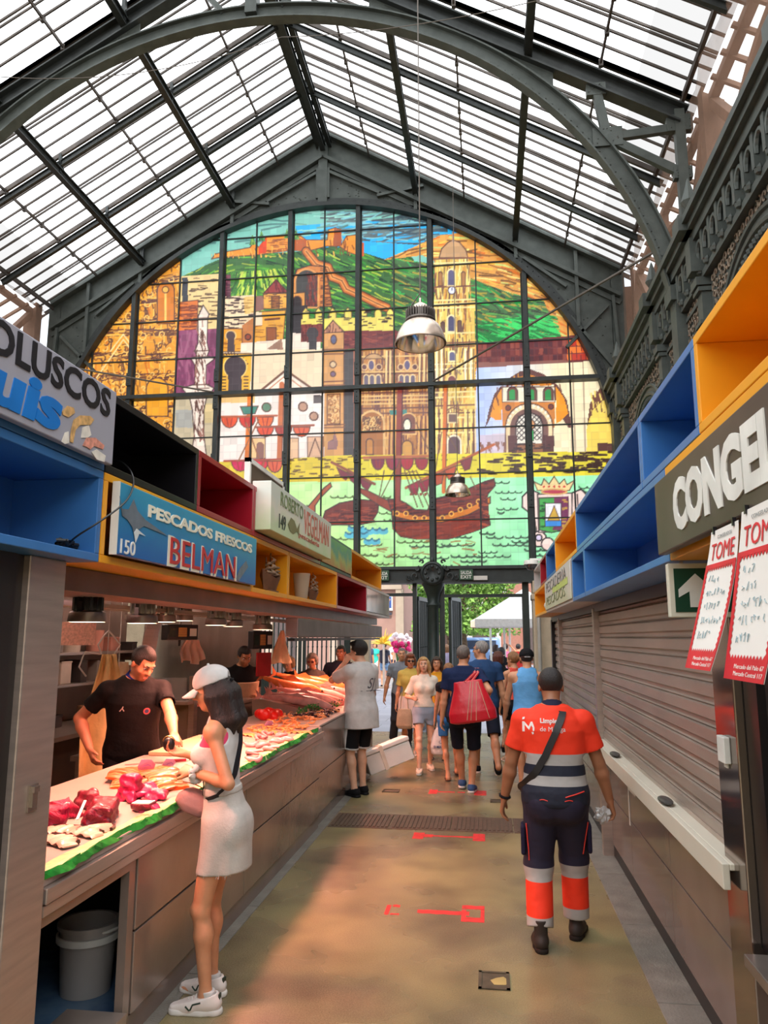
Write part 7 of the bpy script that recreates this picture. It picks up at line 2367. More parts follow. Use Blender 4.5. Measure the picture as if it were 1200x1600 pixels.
for sx in (-.035,.03):
 a=Vector((sx-.06,-.035,.45));m_=Vector(sh_)-Vector(t.location)+Vector((sx*.6-.03,-.10,.02));tp_=Vector(sh_)-Vector(t.location)+Vector((sx*.5-.02,.0,.075));e=tp_+Vector((0,.10,-.06))
 pp=[a,a.lerp(m_,.5),m_,tp_,e]
 P_=[]
 for i in range(len(pp)-1):
  for q_ in range(5):P_.append(pp[i].lerp(pp[i+1],q_/5))
 mb=MB()
 for i in range(len(P_)-1):mb.bar(P_[i],P_[i+1],.03,.006,(0,-1,.2))
 mb.build('handle',REDB,t)
 mb=MB();mb.tube([q_+Vector((0,-.006,.003)) for q_ in P_],.003,4);mb.build('stitching',ST,t)
ub=(-.08,10.45,0.0)
p=Person('person in petrol blue T-shirt and glasses walking beside the red bag',ub,R(8),1.77,'m',1.12,lean=R(3),head=(R(58),R(2),0),skin='tan',voxel=.009,lh=(-.2,.15,.95),rh=(.30,.0,.82),lf=(-.07,.22,0,0,0),rf=(.12,-.36,.13,0,R(-62)),knees={1:(.1,1,0)}).build()
p.face(H_SALT,lips=LIPM);p.hair(H_GREY,'short')
mb=MB()
for k in (-1,1):mb.tube([Vector(p.Hd(k*.033+.022*math.cos(a),.095-.012*abs(math.cos(a)),.004+.016*math.sin(a))) for a in np.linspace(0,6.28,13)],.0022,5)
mb.tube([Vector(p.Hd(-.08,.0,.01)),Vector(p.Hd(-.056,.08,.008))],.0025,5);mb.tube([Vector(p.Hd(.08,.0,.01)),Vector(p.Hd(.056,.08,.008))],.0025,5)
mb.build('glasses',pbr('glasses_brown',rgb(70,40,36),.3),p.root)
p.tee(cloth('petrol_blue',44,72,112),hem=-.10,ease=.02,sleeve=.62,sl_ease=.024);p.legs(C_NAVY2,.95,ease=.026);p.shoes(C_BLK,C_RUB)
p=Person('person in flip-flops walking hidden behind the navy T-shirt',(-.52,10.15,0),R(5),1.48,'f',.95,skin='tan',voxel=.010,lh=(-.22,.10,.86),rh=(.24,.05,.84),lf=(-.03,-.12,0,0,0),rf=(.10,.25,0,0,0)).build()
p.face(H_BRN);p.hair(H_LBRN,'short');p.tee(cloth('black_vest',34,34,40),hem=-.08,sleeve=.3);p.legs(cloth('azure_shorts',58,120,186),.6);p.shoes(cloth('maroon_strap',96,40,44),cloth('dark_sole',52,36,34),kind='sandal')
p=Person('dark-haired person in black pointing to the right with one arm',(.16,12.6,0),R(-10),1.58,'f',1.0,skin='brown',voxel=.010,rh=(.50,.22,1.16),re=(.2,-.3,-1),rhand='point',lh=(-.2,.15,.95),lf=(-.08,.2,0,0,0),rf=(.10,-.22,.08,0,R(-40))).build()
p.face(H_BRN);p.hair(HAIRM('chestnut',96,48,36),'bob',.1);p.tee(C_BLK,hem=-.05,sleeve=.6);p.legs(C_BLK,.6);p.shoes(C_BLK,C_RUBK)
# ---- orange top, blue tank, cleaner
op=(.38,11.5,0.0)
p=Person('person with ponytail, coral strappy top and black shorts',op,R(22),1.60,'f',.98,head=(R(32),R(-4),0),skin='tan',voxel=.009,lh=(-.24,.05,.86),rh=(.2,.2,1.0),lf=(-.08,.16,0,0,0),rf=(.09,-.12,0,0,0)).build()
p.face(H_BRN,lips=LIP);p.hair(H_LBRN,'pony',.06)
p.tank(cloth('coral_jersey',238,92,74),hem=-.06,ease=.010,scoop=.08);p.legs(C_BLK,.5);p.shoes(cloth('beige_shoe',206,180,160),C_RUB)
mb=MB();mb.ball(Vector(p.W(p.wri[-1]))-Vector(p.pos),.02,6)
bp2=(at(826,1225,Z=0).x,9.45,0.0)
p=Person('person in sky blue sleeveless shirt and black cap',bp2,R(-3),1.68,'m',1.04,lean=R(2),head=(R(6),R(-4),0),skin='tan',voxel=.009,lh=(-.30,.16,.86),rh=(.28,.05,.8),le=(-.8,-.6,0),lf=(-.1,.1,0,0,0),rf=(.1,-.1,0,0,0)).build()
p.face(H_DARK);p.hair(H_DARK,'short')
b=Solid();b.ball(p.Hd(0,-.010,.040),np.array((.090,.108,.088)),k=0,M=p.MH);b.cut(p.Hd(0,0,.016),-(p.MH @ unit((0,.10,1))));b.ball(p.Hd(0,-.118,.022),np.array((.034,.03,.018)),k=.004,op='-',M=p.MH)
cp_=p.add('cap',b,C_BLK,h=.007)
b=Solid();b.ball(p.Hd(0,.12,.020),np.array((.07,.075,.008)),k=0,M=p.MH);b.build('brim',.006,C_BLK,cp_)
MB().tube([Vector(p.Hd(-.036+.012*i,-.106-.004*math.sin(i*.5),.012)) for i in range(7)],.005,6).build('cap_strap',C_WHT,cp_)
b=Solid()
tk2=p.tank(cloth('sky_blue_mesh',108,172,226,.7),hem=-.16,ease=.018,flare=.02,scoop=.02,wide=.105,arm=.058,name='sleeveless_shirt')
p.legs(C_BLK,.9,ease=.025);p.shoes(C_BLK,C_RUB)
# ---- cleaner in hi-vis uniform
hp_=(at(876,1478,Z=0).x,at(876,1478,Z=0).y,0.0)
zz=lambda y,Y=4.87:at(860,y,Y=Y).z
HH=1.63
c=Person('street cleaner in red and navy hi-vis uniform walking away',hp_,R(-3),HH,'m',1.16,lean=R(4),head=(R(2),R(-16),0),skin='brown',voxel=.0065,
     lh=(-.345,.10,.82),rh=(.375,.12,.80),le=(-.6,-.8,0),re=(.7,-.7,0),lf=(-.115,-.07,0,R(6),0),rf=(.105,.16,0,R(14),0),lhand='relaxed',rhand='half').build()
c.face(H_DARK);c.hair(HAIRM('cleaner_black',44,36,34),'short')
ORG=rgb(255,58,24);GRY=rgb(178,172,168);NVY=rgb(26,30,48)
BM=bands('hi_vis_shirt_bands',[(0,NVY),(zz(1224),GRY),(zz(1209),NVY),(zz(1193),GRY),(zz(1176),ORG)],'Z',.6,1.5,.75)
SLV=bands('hi_vis_sleeves',[(0,ORG),(1,ORG)],'Z',0,2,.75)
ct=c.tee(BM,hem=-.075,ease=.020,sleeve=.66,sl_ease=.026,flare=.010,neck=(.072,.0),collar=cloth('navy_collar',40,40,62),h=.0065)
ct.data.materials.append(SLV)
mi=[]
for pl in ct.data.polygons:
 q_=np.array(pl.center);out=0
 for k in (-1,1):
  ax=unit(c.elb[k]-c.sh[k]);rel=q_-c.sh[k]
  if k*(q_[0]-c.hip[0])>.205 and rel @ ax>-.05:out=1
 mi.append(out)
ct.data.polygons.foreach_set('material_index',mi)
TM=bands('hi_vis_trouser_bands',[(0,rgb(36,32,56)),(zz(1457,4.8),GRY),(zz(1437,4.8),ORG),(zz(1386,4.8),GRY),(zz(1365,4.8),rgb(36,32,56))],'Z',0,1,.75)
tr=c.legs(TM,1.90,ease=.034,flare=.004,seat=.020,h=.0065)
c.shoes(cloth('brown_boot',58,50,46,.5,bump=.2),cloth('dark_sole2',40,34,30),kind='boot',h=.0065)
RT=pbr('red_trim',rgb(236,64,52),.6)
for k in (-1,1):  # cargo pockets with red piping
 m_=c.hipj[k]+(c.knee[k]-c.hipj[k])*.62
 pk=Solid();pk.box(m_+np.array((k*.098,-.01,0)),np.eye(3),(.014,.07,.085),.012);pk.build('cargo_pocket',.007,cloth('navy_twill',38,34,58),tr)
 mb=MB();mb.tube(c.wrap_points([m_+np.array((k*.09,-.09,.10-.03*i)) for i in range(8)],tr,.004),.004,5);mb.build('piping',RT,tr)
 pts=[c.T(k*(.10-.012*i),-.16,-.025+.004*math.sin(i)) for i in range(5)]
 mb=MB();mb.tube(c.wrap_points(pts,tr,.003),.003,5);mb.build('piping',RT,tr)
mb=MB();mb.tube(c.wrap_points([c.T(.06,-.2,.0),c.T(.09,-.2,.01),c.T(.13,-.18,.02),c.T(.17,-.12,.03)],tr,.012),.004,5);mb.build('piping',RT,tr)
bu,bz,bn=c.MT @ np.array((1,0,0)),c.MT @ np.array((0,0,1)),c.MT @ np.array((0,-1,0))
PW=pbr('shirt_print_white',rgb(244,226,220),.6)
def back_pt(px,py):return at(px,py,Y=hp_[1]-.16)
inv=Matrix.Rotation(-R(-3),3,'Z')
LP=lambda px,py:inv @ (back_pt(px,py)-Vector(hp_))
c.print_on(ct,'Limpieza',LP(862,1128),bu,bz,bn,.135,PW,bold=.035)
c.print_on(ct,'de Málaga',LP(864,1141),bu,bz,bn,.15,PW)
c.print_on(ct,'',LP(827,1135),bu,bz,bn,.085,PW,name='printed_logo',polys=[
 [(-.5,-.4),(-.5,.3),(-.36,.3),(-.05,-.05),(.1,.28),(.22,.3),(.36,-.1),(.22,-.1),(.14,.06),(-.02,-.28),(-.34,.08),(-.34,-.4)],
 [(-.5,.42),(-.34,.46),(-.30,.62),(-.46,.60)],[(.14,-.42),(.30,-.40),(.30,-.54),(.20,-.58)],[(.22,-.12),(.36,-.1),(.34,-.34),(.24,-.34)]])
pts=[c.T(.055,-.02,.52),c.T(.05,-.12,.47),c.T(.0,-.16,.36),c.T(-.06,-.17,.24),c.T(-.13,-.15,.14),c.T(-.185,-.08,.06),c.T(-.20,.02,.01)]
fine=[]
for a_,b_ in zip(pts[:-1],pts[1:]):
 for q_ in range(5):fine.append(Vector(a_).lerp(Vector(b_),q_/5))
fine.append(Vector(pts[-1]))
c.strap('shoulder_strap',c.wrap_points(fine,ct,.004),pbr('black_bag_strap',rgb(30,26,26),.5),.042,.005)
mb=MB();w_,d_=Vector(c.wri[-1]),Vector(unit(c.wri[-1]-c.elb[-1]));ax=d_.orthogonal().normalized();bx_=d_.cross(ax)
mb.tube([w_-d_*.012+(ax*math.cos(t_)+bx_*math.sin(t_))*.031 for t_ in np.linspace(0,2*math.pi,20)],.008,6);mb.build('wristband',C_BLK,c.root,smooth=True)
gw=c.W(c.grip[1])
bm=bmesh.new();bmesh.ops.create_icosphere(bm,subdivisions=3,radius=.05)
rng=random.Random(9)
for v in bm.verts:v.co*=rng.uniform(.65,1.25)
me=bpy.data.meshes.new('crumpled_film');bm.to_mesh(me);bm.free();me.materials.append(pbr('clear_film',rgb(226,222,220),.12,.2,.1,20,alpha=.8))
o=link('crumpled_film',me);o.location=(gw.x-.035,gw.y,gw.z-.01)
tag(o,'crumpled shiny film held in the right hand of the hi-vis cleaner','wrapper')
# ---- customers at the far counter
p=Person('grey-haired person in glasses and striped dark top at the far counter',(-2.60,11.2,0),R(200),1.58,'f',1.05,head=(R(-20),R(-12),0),skin='tan',voxel=.010,rh=(.1,.3,1.0),lh=(-.25,.15,.95)).build()
p.face(H_GREY,lips=LIP);p.hair(H_GREY,'bob',.05);
mb=MB()
for k in (-1,1):mb.ball(Vector(p.Hd(k*.033,.088,.006)),(.023,.006,.015),10)
mb.build('glasses',pbr('glasses_maroon',rgb(110,44,50),.2),p.root,smooth=True)
p.tee(cloth('charcoal_pattern',84,78,74),hem=-.10,sleeve=.6);p.legs(C_BLK,2.0)
p.shoes(C_BLK,C_RUBK)
p=Person('fair-haired person with sunglasses on the head at the far counter',(-2.86,10.85,0),R(150),1.56,'f',1.0,head=(R(20),R(-22),0),skin='fair',voxel=.011,rh=(.1,.3,1.0),lh=(-.25,.15,.95)).build()
p.face(H_LBRN);p.hair(HAIRM('ash_blond',176,146,104),'bob',.08);p.tee(C_BLK,hem=-.10,sleeve=.6);p.legs(C_BLK,2.0);p.shoes(C_BLK,C_RUBK)
mb=MB()
for k in (-1,1):mb.ball(Vector(p.Hd(k*.034,.058,.105)),(.024,.018,.010),10)
mb.build('sunglasses',pbr('sunglass_black',rgb(26,20,22),.15),p.root,smooth=True)
p=Person('person in dark navy polo shirt behind the person in white T-shirt',(-2.27,11.75,0),R(190),1.70,'m',1.18,head=(R(-14),R(-8),0),skin='brown',voxel=.010,rh=(.33,.05,.88),re=(.9,-.4,0),lh=(-.25,.2,.95)).build()
p.face(H_DARK,lips=LIPM);p.hair(H_DARK,'buzz');p.tee(C_NAVY2,hem=-.10,ease=.02,sleeve=.7,collar=True);p.legs(C_BLK,2.0);p.shoes(C_BLK,C_RUBK)
cfb=at(610,1185,Y=9.9)
t=thing('foam_box','white polystyrene fish box tilted against the counter end behind the white T-shirt','box',(at(596,1196,Y=10.0).x+.07,10.0,.30))
FOAM=pbr('white_polystyrene',rgb(236,230,222),.7,0,.03,6,.15,120)
Mt=Matrix.Rotation(R(-20),4,'Y') @ Matrix.Rotation(R(18),4,'Z')
o=MB().box(-.30,.30,-.20,.20,-.14,.09).build('box_body',FOAM,t,bevel=.012);o.matrix_local=Mt
o=MB().box(-.31,.31,-.21,.21,.095,.15).build('lid',FOAM,t,bevel=.012);o.matrix_local=Mt
o=MB().box(-.10,-.05,-.213,.213,-.145,.155).build('tape',pbr('clear_tape',rgb(226,214,196),.25),t);o.matrix_local=Mt
# lamps, fish and gear of the left stalls
LAMPB=pbr('lamp_steel_fins',rgb(150,138,130),.35,.7);LAMPK=pbr('lamp_black',rgb(24,23,24),.4)
DISC=glow('warm_lamp_disc',(1.0,.80,.52,1),5.0)
def stall_lamp(label,px,py,X,r=.065,black=False,power=5.0,tilt=0):
 r=r*1.15
 p=at(px,py,X=X)
 t=thing('counter_lamp',label,'lamp',(p.x,p.y,p.z),0,'lamps over the fish counters')
 hs=r*1.9
 m=LAMPK if black else LAMPB
 MB().lathe([(r,0),(r*1.04,.004),(r*.98,.045),(r*.72,.055),(r*.72,.052),(r*.9,.040),(r*.96,.004)],n=24).build('lamp_shade',LAMPB,t,smooth=True)
 fb=MB();fb.lathe([(r*.5,.05),(r*.5,.05+hs)],n=12,cap=True)
 for i in range(14):
  a=2*math.pi*i/14
  fb.obox((r*.62*math.cos(a),r*.62*math.sin(a),.055+hs/2),(r*.2*math.cos(a),r*.2*math.sin(a),0),(-.003*math.sin(a),.003*math.cos(a),0),(0,0,hs/2))
 fb.lathe([(0,.06+hs),(r*.8,.06+hs),(r*.8,.068+hs),(0,.068+hs)],n=16)
 fb.build('heat_sink',m,t)
 top=max(.08,1.97-p.z)
 for s_ in (-1,1):MB().box(-.012,.012,s_*r*.85-r*.05,s_*r*.85+r*.05,.02,top).build('bracket',m,t)
 MB().lathe([(0,.003),(r*.95,.003),(r*.95,.0),(0,.0)],n=24).build('lamp_disc',DISC,t)
 ld=bpy.data.lights.new('counter_light','AREA');ld.shape='DISK';ld.size=r*1.7;ld.energy=power*STALL_POWER;ld.color=(1.0,.35,.24);ld.spread=R(140)
 lo=bpy.data.objects.new('counter_light',ld);lo.location=(0,0,-.012);COL.objects.link(lo);lo.parent=t
 return t
stall_lamp('black lamp with bright disc beside the steel pillar',136,972,-1.90,.075,True,8)
stall_lamp('grey finned lamp above the fishmonger, second from the pillar',222,974,-1.98,.075,False,8)
stall_lamp('tilted grey finned lamp above the knife rack',258,972,-2.25,.065,False,6)
stall_lamp('small grey finned lamp third from the pillar',288,970,-2.35,.06,False,6)
stall_lamp('grey finned lamp under the end of the blue fish sign',337,977,-1.98,.068,False,8)
stall_lamp('grey finned lamp paired with the one under the blue sign',364,979,-1.98,.068,False,8)
stall_lamp('grey finned lamp beside the hanging black scale',410,984,-1.98,.075,False,9)
stall_lamp('tilted lamp over the heap of long fish',513,990,-2.0,.08,False,10)
stall_lamp('small black lamp above the person in white T-shirt',534,985,-1.95,.075,True,9)
stall_lamp('last small black lamp at the end of the left stalls',553,982,-1.95,.075,True,8)
tag(MB().tube([at(104,925,X=-2.1),at(176,931,X=-2.1)],.012,8).tube([at(112,926,X=-2.1),at(112,926,X=-2.1)+Vector((0,0,.55))],.004,5).tube([at(170,930,X=-2.1),at(170,930,X=-2.1)+Vector((0,0,.55))],.004,5).build('tube_light',glow('pink_tube',(1,.62,.66,1),4.0)),'pinkish fluorescent tube next to the black lamp','lamp')
for i_,y_ in enumerate((3.2,6.2)):  # two hidden ceiling tubes added to brighten the dark back of the stall
 tag(MB().tube([(-3.4,y_,2.42),(-3.4,y_+2.4,2.42)],.016,8).box(-3.43,-3.37,y_,y_+2.4,2.43,2.462).build('tube_light',glow('added_stall_tube',(1,.74,.62,1),16.0)),'added hidden tube on the stall ceiling brightening the back, %s'%('nearer one' if i_==0 else 'farther one'),'lamp','added ceiling tubes of the fish stalls')
a_=at(455,955,X=-1.62);b_=at(578,972,X=-1.62)
t=thing('awning_roll','grey rolled screen housing under the far left boxes','screen',(-1.60,8.5,1.90))
MB().box(-.05,.06,-2.4,2.6,-.10,.06).build('housing',pbr('dusty_grey_steel',rgb(112,104,100),.45,.4,.25,4),t,bevel=.01)
MB().box(-.03,.03,-2.4,2.6,-.13,-.105).build('slot',LAMPK,t)
# ---- back of the stall
BSH=STEEL
t=thing('back_counter','steel work bench along the back of the fish stall','bench',(-4.62,6.0,0))
MB().box(.02,.72,-3.3,3.2,.86,.90).build('bench_top',STEEL,t);MB().box(.04,.68,-3.2,3.1,.10,.86).build('bench_body',pbr('bench_dark_steel',rgb(96,82,74),.4,.4,.15,3),t)
for zz_ in (1.30,1.62):
 tag(MB().box(-4.60,-4.25,3.0,9.1,zz_,zz_+.025).box(-4.60,-4.28,3.0,3.03,zz_-.1,zz_).box(-4.6,-4.28,9.07,9.1,zz_-.1,zz_).build('wall_shelf',STEEL),'steel shelf on the back wall of the fish stall, %s'%('lower one' if zz_<1.5 else 'upper one'),'shelf','steel back wall shelves')
rng=random.Random(21)
cols=[('white_tub',214,196,180),('grey_tub',150,136,128),('wood_tub',170,126,90),('dark_tub',70,62,60),('pink_tub',206,140,122)]
k_=0
for zz_ in (.905,1.325,1.645):
 y=3.4
 while y<8.9:
  w=rng.uniform(.10,.24);h=rng.uniform(.10,.24)
  c_=cols[rng.randrange(5)]
  x=-4.42 if zz_>1 else rng.uniform(-4.4,-4.15)
  m=pbr(c_[0],rgb(*c_[1:]),.45,0,.1,5)
  if rng.random()<.55:
   o=MB().box(-.10,.10,-w/2,w/2,0,h).box(-.105,.105,-w/2-.005,w/2+.005,h-.02,h).build('storage_tub',m,None,(x,y+w/2,zz_),bevel=.008)
  else:
   o=MB().lathe([(0,0),(w*.42,0),(w*.46,h*.9),(w*.47,h),(w*.40,h),(w*.38,.02),(0,.02)],n=18).build('storage_tub',m,None,(x,y+w/2,zz_),smooth=True)
  tag(o,'tub or container standing on the back shelves of the fish stall','tub','tubs on the back shelves')
  y+=w+rng.uniform(.08,.4)
t=thing('partition','steel partition cabinet between the two fish stalls','cabinet',(-3.6,7.75,0))
MB().box(-.25,.55,-.03,.03,0,1.12).build('panel',STEEL_B,t);MB().box(.50,.56,-.05,.05,0,1.4).build('post',STEEL,t)
MB().box(-.25,.55,-.2,.05,1.12,1.15).build('shelf',STEEL,t)
MB().box(-.25,.45,-.01,.01,1.15,1.38).build('glass_screen',pbr('stall_glass',rgb(200,190,184),.08,0,0,alpha=.35),t)
t=thing('white_cabinet','pale box cabinet under the shelf left of the apron','cabinet',(-3.5,4.9,0))
MB().box(-.28,.2,-.4,.4,.55,1.12).build('cabinet_body',pbr('cream_cabinet',rgb(206,178,146),.5,0,.08,3),t,bevel=.02);MB().box(-.3,.22,-.42,.42,1.12,1.15).build('cabinet_top',STEEL,t)
MB().box(-.25,.18,-.38,.38,.0,.55).build('plinth',LAMPK,t)
def sheet(name,label,cat,c,w,h,mat,face=0.0,folds=3,amp=.03,taper=.5,group=None,seed=0,tri=None):
 """hanging cloth; c is the top centre, face = turning of its front about z (0 faces +X)"""
 n,m=18,22;vs,fs=[],[]
 for i in range(n+1):
  for j in range(m+1):
   u=-1+2*i/n;v=j/m
   ww=w/2*(taper+(1-taper)*min(1,v*1.7)) if tri is None else w/2*(tri[0]+(tri[1]-tri[0])*v)
   vs.append((amp*math.sin(folds*u*3.1+seed+v)*(.3+v)+.02*math.sin(v*5+seed),u*ww,-h*v-.03*(1-abs(u))*v+.02*math.sin(u*4+seed)*v))
 for i in range(n):
  for j in range(m):
   a=i*(m+1)+j;fs.append((a,a+1,a+m+2,a+m+1))
 o=MB().add(vs,fs).build(name,mat,None,c,smooth=True,fix=False)
 so=o.modifiers.new('thickness','SOLIDIFY');so.thickness=.004
 o.rotation_euler=(0,0,face)
 return tag(o,label,cat,group)
APR=cloth('apron_canvas',232,200,140);APR2=cloth('apron_canvas_pale',222,196,160)
ap=at(168,1022,X=-3.25)
o=sheet('apron','cream canvas apron hanging by its strings behind the fishmonger','apron',(ap.x,ap.y,ap.z),.42,1.0,APR,R(-35),2,.05,.3,seed=1)
for s_ in (-1,1):
 MB().tube([(.01,s_*.06,0),(.02,s_*.10,.08),(.0,s_*.04,.16),(0,0,.20)],.008,6).build('string',C_WHT,o,smooth=True)
MB().tube([(.02,-.08,.0),(.03,-.22,.02),(.03,-.26,-.10),(.02,-.19,-.18)],.008,6).build('string',C_WHT,o,smooth=True)
ap=at(190,1032,X=-3.3)
o2=sheet('apron','second pale apron hanging half behind the cream one','apron',(ap.x-.1,ap.y+.15,ap.z-.02),.40,.9,APR2,R(-30),2,.04,.6,seed=4)
for oo in (o,o2):MB().tube([(0,0,-.04),(0,0,2.462-oo.location.z)],.004,5).build('hanging_cord',C_WHT,oo)
ap=at(440,985,X=-2.75)
sheet('apron','white paper cone sheet hanging above the second fishmonger','cloth',(ap.x,ap.y,ap.z),.34,.42,APR2,R(-40),2,.02,.2,seed=2,tri=(.15,1.0))
ap=at(300,1000,X=-2.9)
sheet('plastic_bag','pinkish plastic bags hanging below the black scale','bag',(ap.x,ap.y,ap.z),.26,.20,pbr('bag_film_pink',rgb(226,190,176),.35,0,.05,8,.6,14),R(-40),3,.03,.6,seed=3)
MB().tube([(0,0,-.03),(0,0,2.462-ap.z)],.004,5).build('hanging_cord',C_WHT,bpy.data.objects['plastic_bag.001'])
def hang_scale(label,px,py,X,w,h):
 p=at(px,py,X=X)
 t=thing('hanging_scale',label,'scale',(p.x,p.y,p.z),R(-35),'hanging price scales of the fish stalls')
 MB().box(-.05,.05,-w/2,w/2,-h/2,h/2).build('scale_body',LAMPK,t,bevel=.008)
 MB().box(.05,.053,-w*.15,w*.12,-h*.3,h*.3).build('keypad',pbr('keypad_amber',rgb(200,150,90),.5),t)
 for k in range(4):
  MB().box(.053,.054,-w*.15,w*.12,-h*.3+k*h*.15,-h*.29+k*h*.15).build('key_row',LAMPK,t)
 MB().box(.05,.053,w*.22,w*.44,-h*.25,h*.25).build('sticker',WHT,t);MB().box(.05,.052,-w*.44,-w*.22,-h*.3,h*.3).build('display',pbr('scale_display',rgb(40,54,48),.1),t)
 MB().tube([(0,0,h/2),(0,0,2.462-p.z)],.008,6).build('hanging_rod',STEEL,t)
 MB().tube([(0,0,-h/2),(0,0,-h/2-.05)],.012,6).build('hook',LAMPK,t)
hang_scale('black hanging scale with amber keys above the pink bags',281,988,-2.6,.30,.13)
hang_scale('black hanging scale in front of the head of the aproned person',407,1000,-2.55,.28,.20)
p_=at(412,1038,X=-2.5)
tag(MB().box(-.01,.01,-.10,.10,-.13,.13).build('clip_board',pbr('red_board',rgb(190,34,40),.4),None,(p_.x,p_.y,p_.z)),'red board hanging under the scale at the second stall','board').rotation_euler=(0,0,R(-35))
p_=at(122,990,X=-3.2)
tag(MB().box(-.012,.012,-.13,.13,-.09,.09).build('notice',pbr('pink_notice',rgb(226,178,160),.5,0,.2,60),None,(p_.x,p_.y,p_.z)),'small printed notice hanging left of the aprons','notice').rotation_euler=(0,0,R(-50))
p_=at(245,1000,X=-3.1)
for i in range(11):
 o=MB().box(-.004,.004,-.014,.014,-.22,0).box(-.01,.01,-.012,.012,0,.10).build('knife',STEEL,None,(p_.x-.012*i,p_.y+.055*i-.25,p_.z+.10),bevel=.002)
 o.rotation_euler=(0,R(8),0);tag(o,'steel knife hanging in the row behind the fishmonger','knife','knives in the wall rack')
tag(MB().box(p_.x-.16,p_.x+.03,p_.y-.35,p_.y+.42,p_.z+.185,p_.z+.24).box(p_.x-.09,p_.x-.07,p_.y-.3,p_.y-.28,p_.z+.24,2.46).box(p_.x-.09,p_.x-.07,p_.y+.36,p_.y+.38,p_.z+.24,2.46).build('knife_rack',STEEL),'steel rack bar holding the row of knives','rack')
p_=at(421,1075,X=-2.62)
t=thing('water_tap','tall curved steel tap by the second fishmonger','tap',(p_.x,p_.y,.95))
MB().tube([(0,0,0),(0,0,.42),(.0,-.02,.50),(.0,-.10,.53),(0,-.18,.50),(0,-.20,.46)],.012,8).build('spout',STEEL,t,smooth=True);MB().lathe([(0,0),(.03,0),(.03,.03),(.014,.05)],n=14).build('base',STEEL,t)
p_=at(398,1130,X=-2.62)
t=thing('steel_stand','brown steel cutting stand behind the far counter','stand',(-2.95,8.3,0))
MB().box(-.25,.25,-.35,.35,.0,1.08).build('stand_body',STEEL_B,t,bevel=.01);MB().box(-.27,.27,-.37,.37,1.08,1.11).build('stand_top',STEEL,t)
p_=at(243,1120,X=-3.2)
tag(MB().lathe([(0,0),(.13,0),(.16,.32),(.17,.34),(.15,.34),(.12,.02),(0,.02)],n=20).build('yellow_tub',pbr('yellow_tub',rgb(226,196,40),.4),None,(-3.5,6.9,.75),smooth=True),'yellow tub behind the left arm of the person in black','tub')
MB().box(-3.75,-3.25,6.6,7.2,.70,.745).box(-3.72,-3.68,6.64,6.68,0,.70).box(-3.32,-3.28,7.12,7.16,0,.70).box(-3.72,-3.68,7.12,7.16,0,.7).box(-3.32,-3.28,6.64,6.68,0,.7).build('tub_stand',STEEL)
tag(bpy.data.objects['tub_stand'],'small steel table under the yellow tub','table')
# fish on the white slab
ZS=.936
def cpos(px,py,z=ZS):return at(px,py,Z=z)
TUNA=pbr('tuna_meat',rgb(176,26,66),.32,0,.4,7,.6,22,coat=.25,stretch=(1,7,2));TUNAD=pbr('tuna_dark',rgb(126,22,46),.35,0,.45,7,.6,22,coat=.25,stretch=(1,7,2))
def lump(name,label,cat,px,py,s,mat,rz=0.0,z=ZS,seed=0,group=None,rough=.25,h=.007):
 c=cpos(px,py);rng=np.random.default_rng(seed)
 b=Solid();b.box((0,0,s[2]),np.eye(3),s,.016)
 for _ in range(5):
  q=rng.uniform(-.7,.7,3)*np.array(s);q[2]=s[2]*(1+.6*rng.uniform(-.5,1))
  b.ball(q,np.array(s)*rng.uniform(.35,.65),k=.02)
 nn=rng.normal(0,1,3);nn[2]=abs(nn[2])*.8+.6
 b.cut((0,0,s[2]*1.9),nn);b.cut((0,0,0),(0,0,-1))
 ph=rng.uniform(0,6,3)
 b.fn(lambda X,Y,Z:np.full_like(X,-1.0))
 b.ops[-1]=('fn','w',0,lambda X,Y,Z:.006*np.sin(X*70+ph[0])*np.sin(Y*55+ph[1])+.004*np.sin(Z*120+X*60+ph[2]))
 o=b.build(name,h,mat);o.location=(c.x,c.y,z);o.rotation_euler=(0,0,rz)
 return tag(o,label,cat,group)
lump('tuna_block','large dark red tuna block in the middle of the near slab','fish',142,1284,(.11,.13,.045),TUNAD,R(20),seed=1)
lump('tuna_block','red tuna piece behind the large block, left side','fish',108,1276,(.055,.09,.04),TUNA,R(-30),seed=2)
lump('tuna_block','red tuna piece half hidden by the steel pillar','fish',84,1288,(.07,.09,.045),TUNA,R(10),seed=3)
lump('tuna_block','dark tuna piece lying on the back of the large block','fish',132,1262,(.06,.06,.04),TUNAD,R(50),seed=4)
for i,(px,py,s,rz,lab) in enumerate(((196,1252,(.055,.09,.026),20,'pink tuna steak at the left of the steak heap'),(222,1244,(.06,.085,.03),-30,'pink tuna steak at the back of the steak heap'),
          (214,1264,(.06,.08,.02),60,'dark tuna steak at the front of the steak heap'),(243,1252,(.045,.10,.022),10,'pink tuna strip at the right of the steak heap'),(206,1246,(.05,.07,.05),0,'pink tuna steak on top of the steak heap'),(232,1266,(.05,.05,.016),40,'small tuna slice under the heap'))):
 lump('tuna_steak',lab,'fish',px,py,s,pbr('tuna_pink',rgb(206,40,92),.3,0,.2,24,.3,40,coat=.3) if i !=2 else TUNAD,R(rz),seed=20+i,z=ZS+(.03 if i==4 else 0))
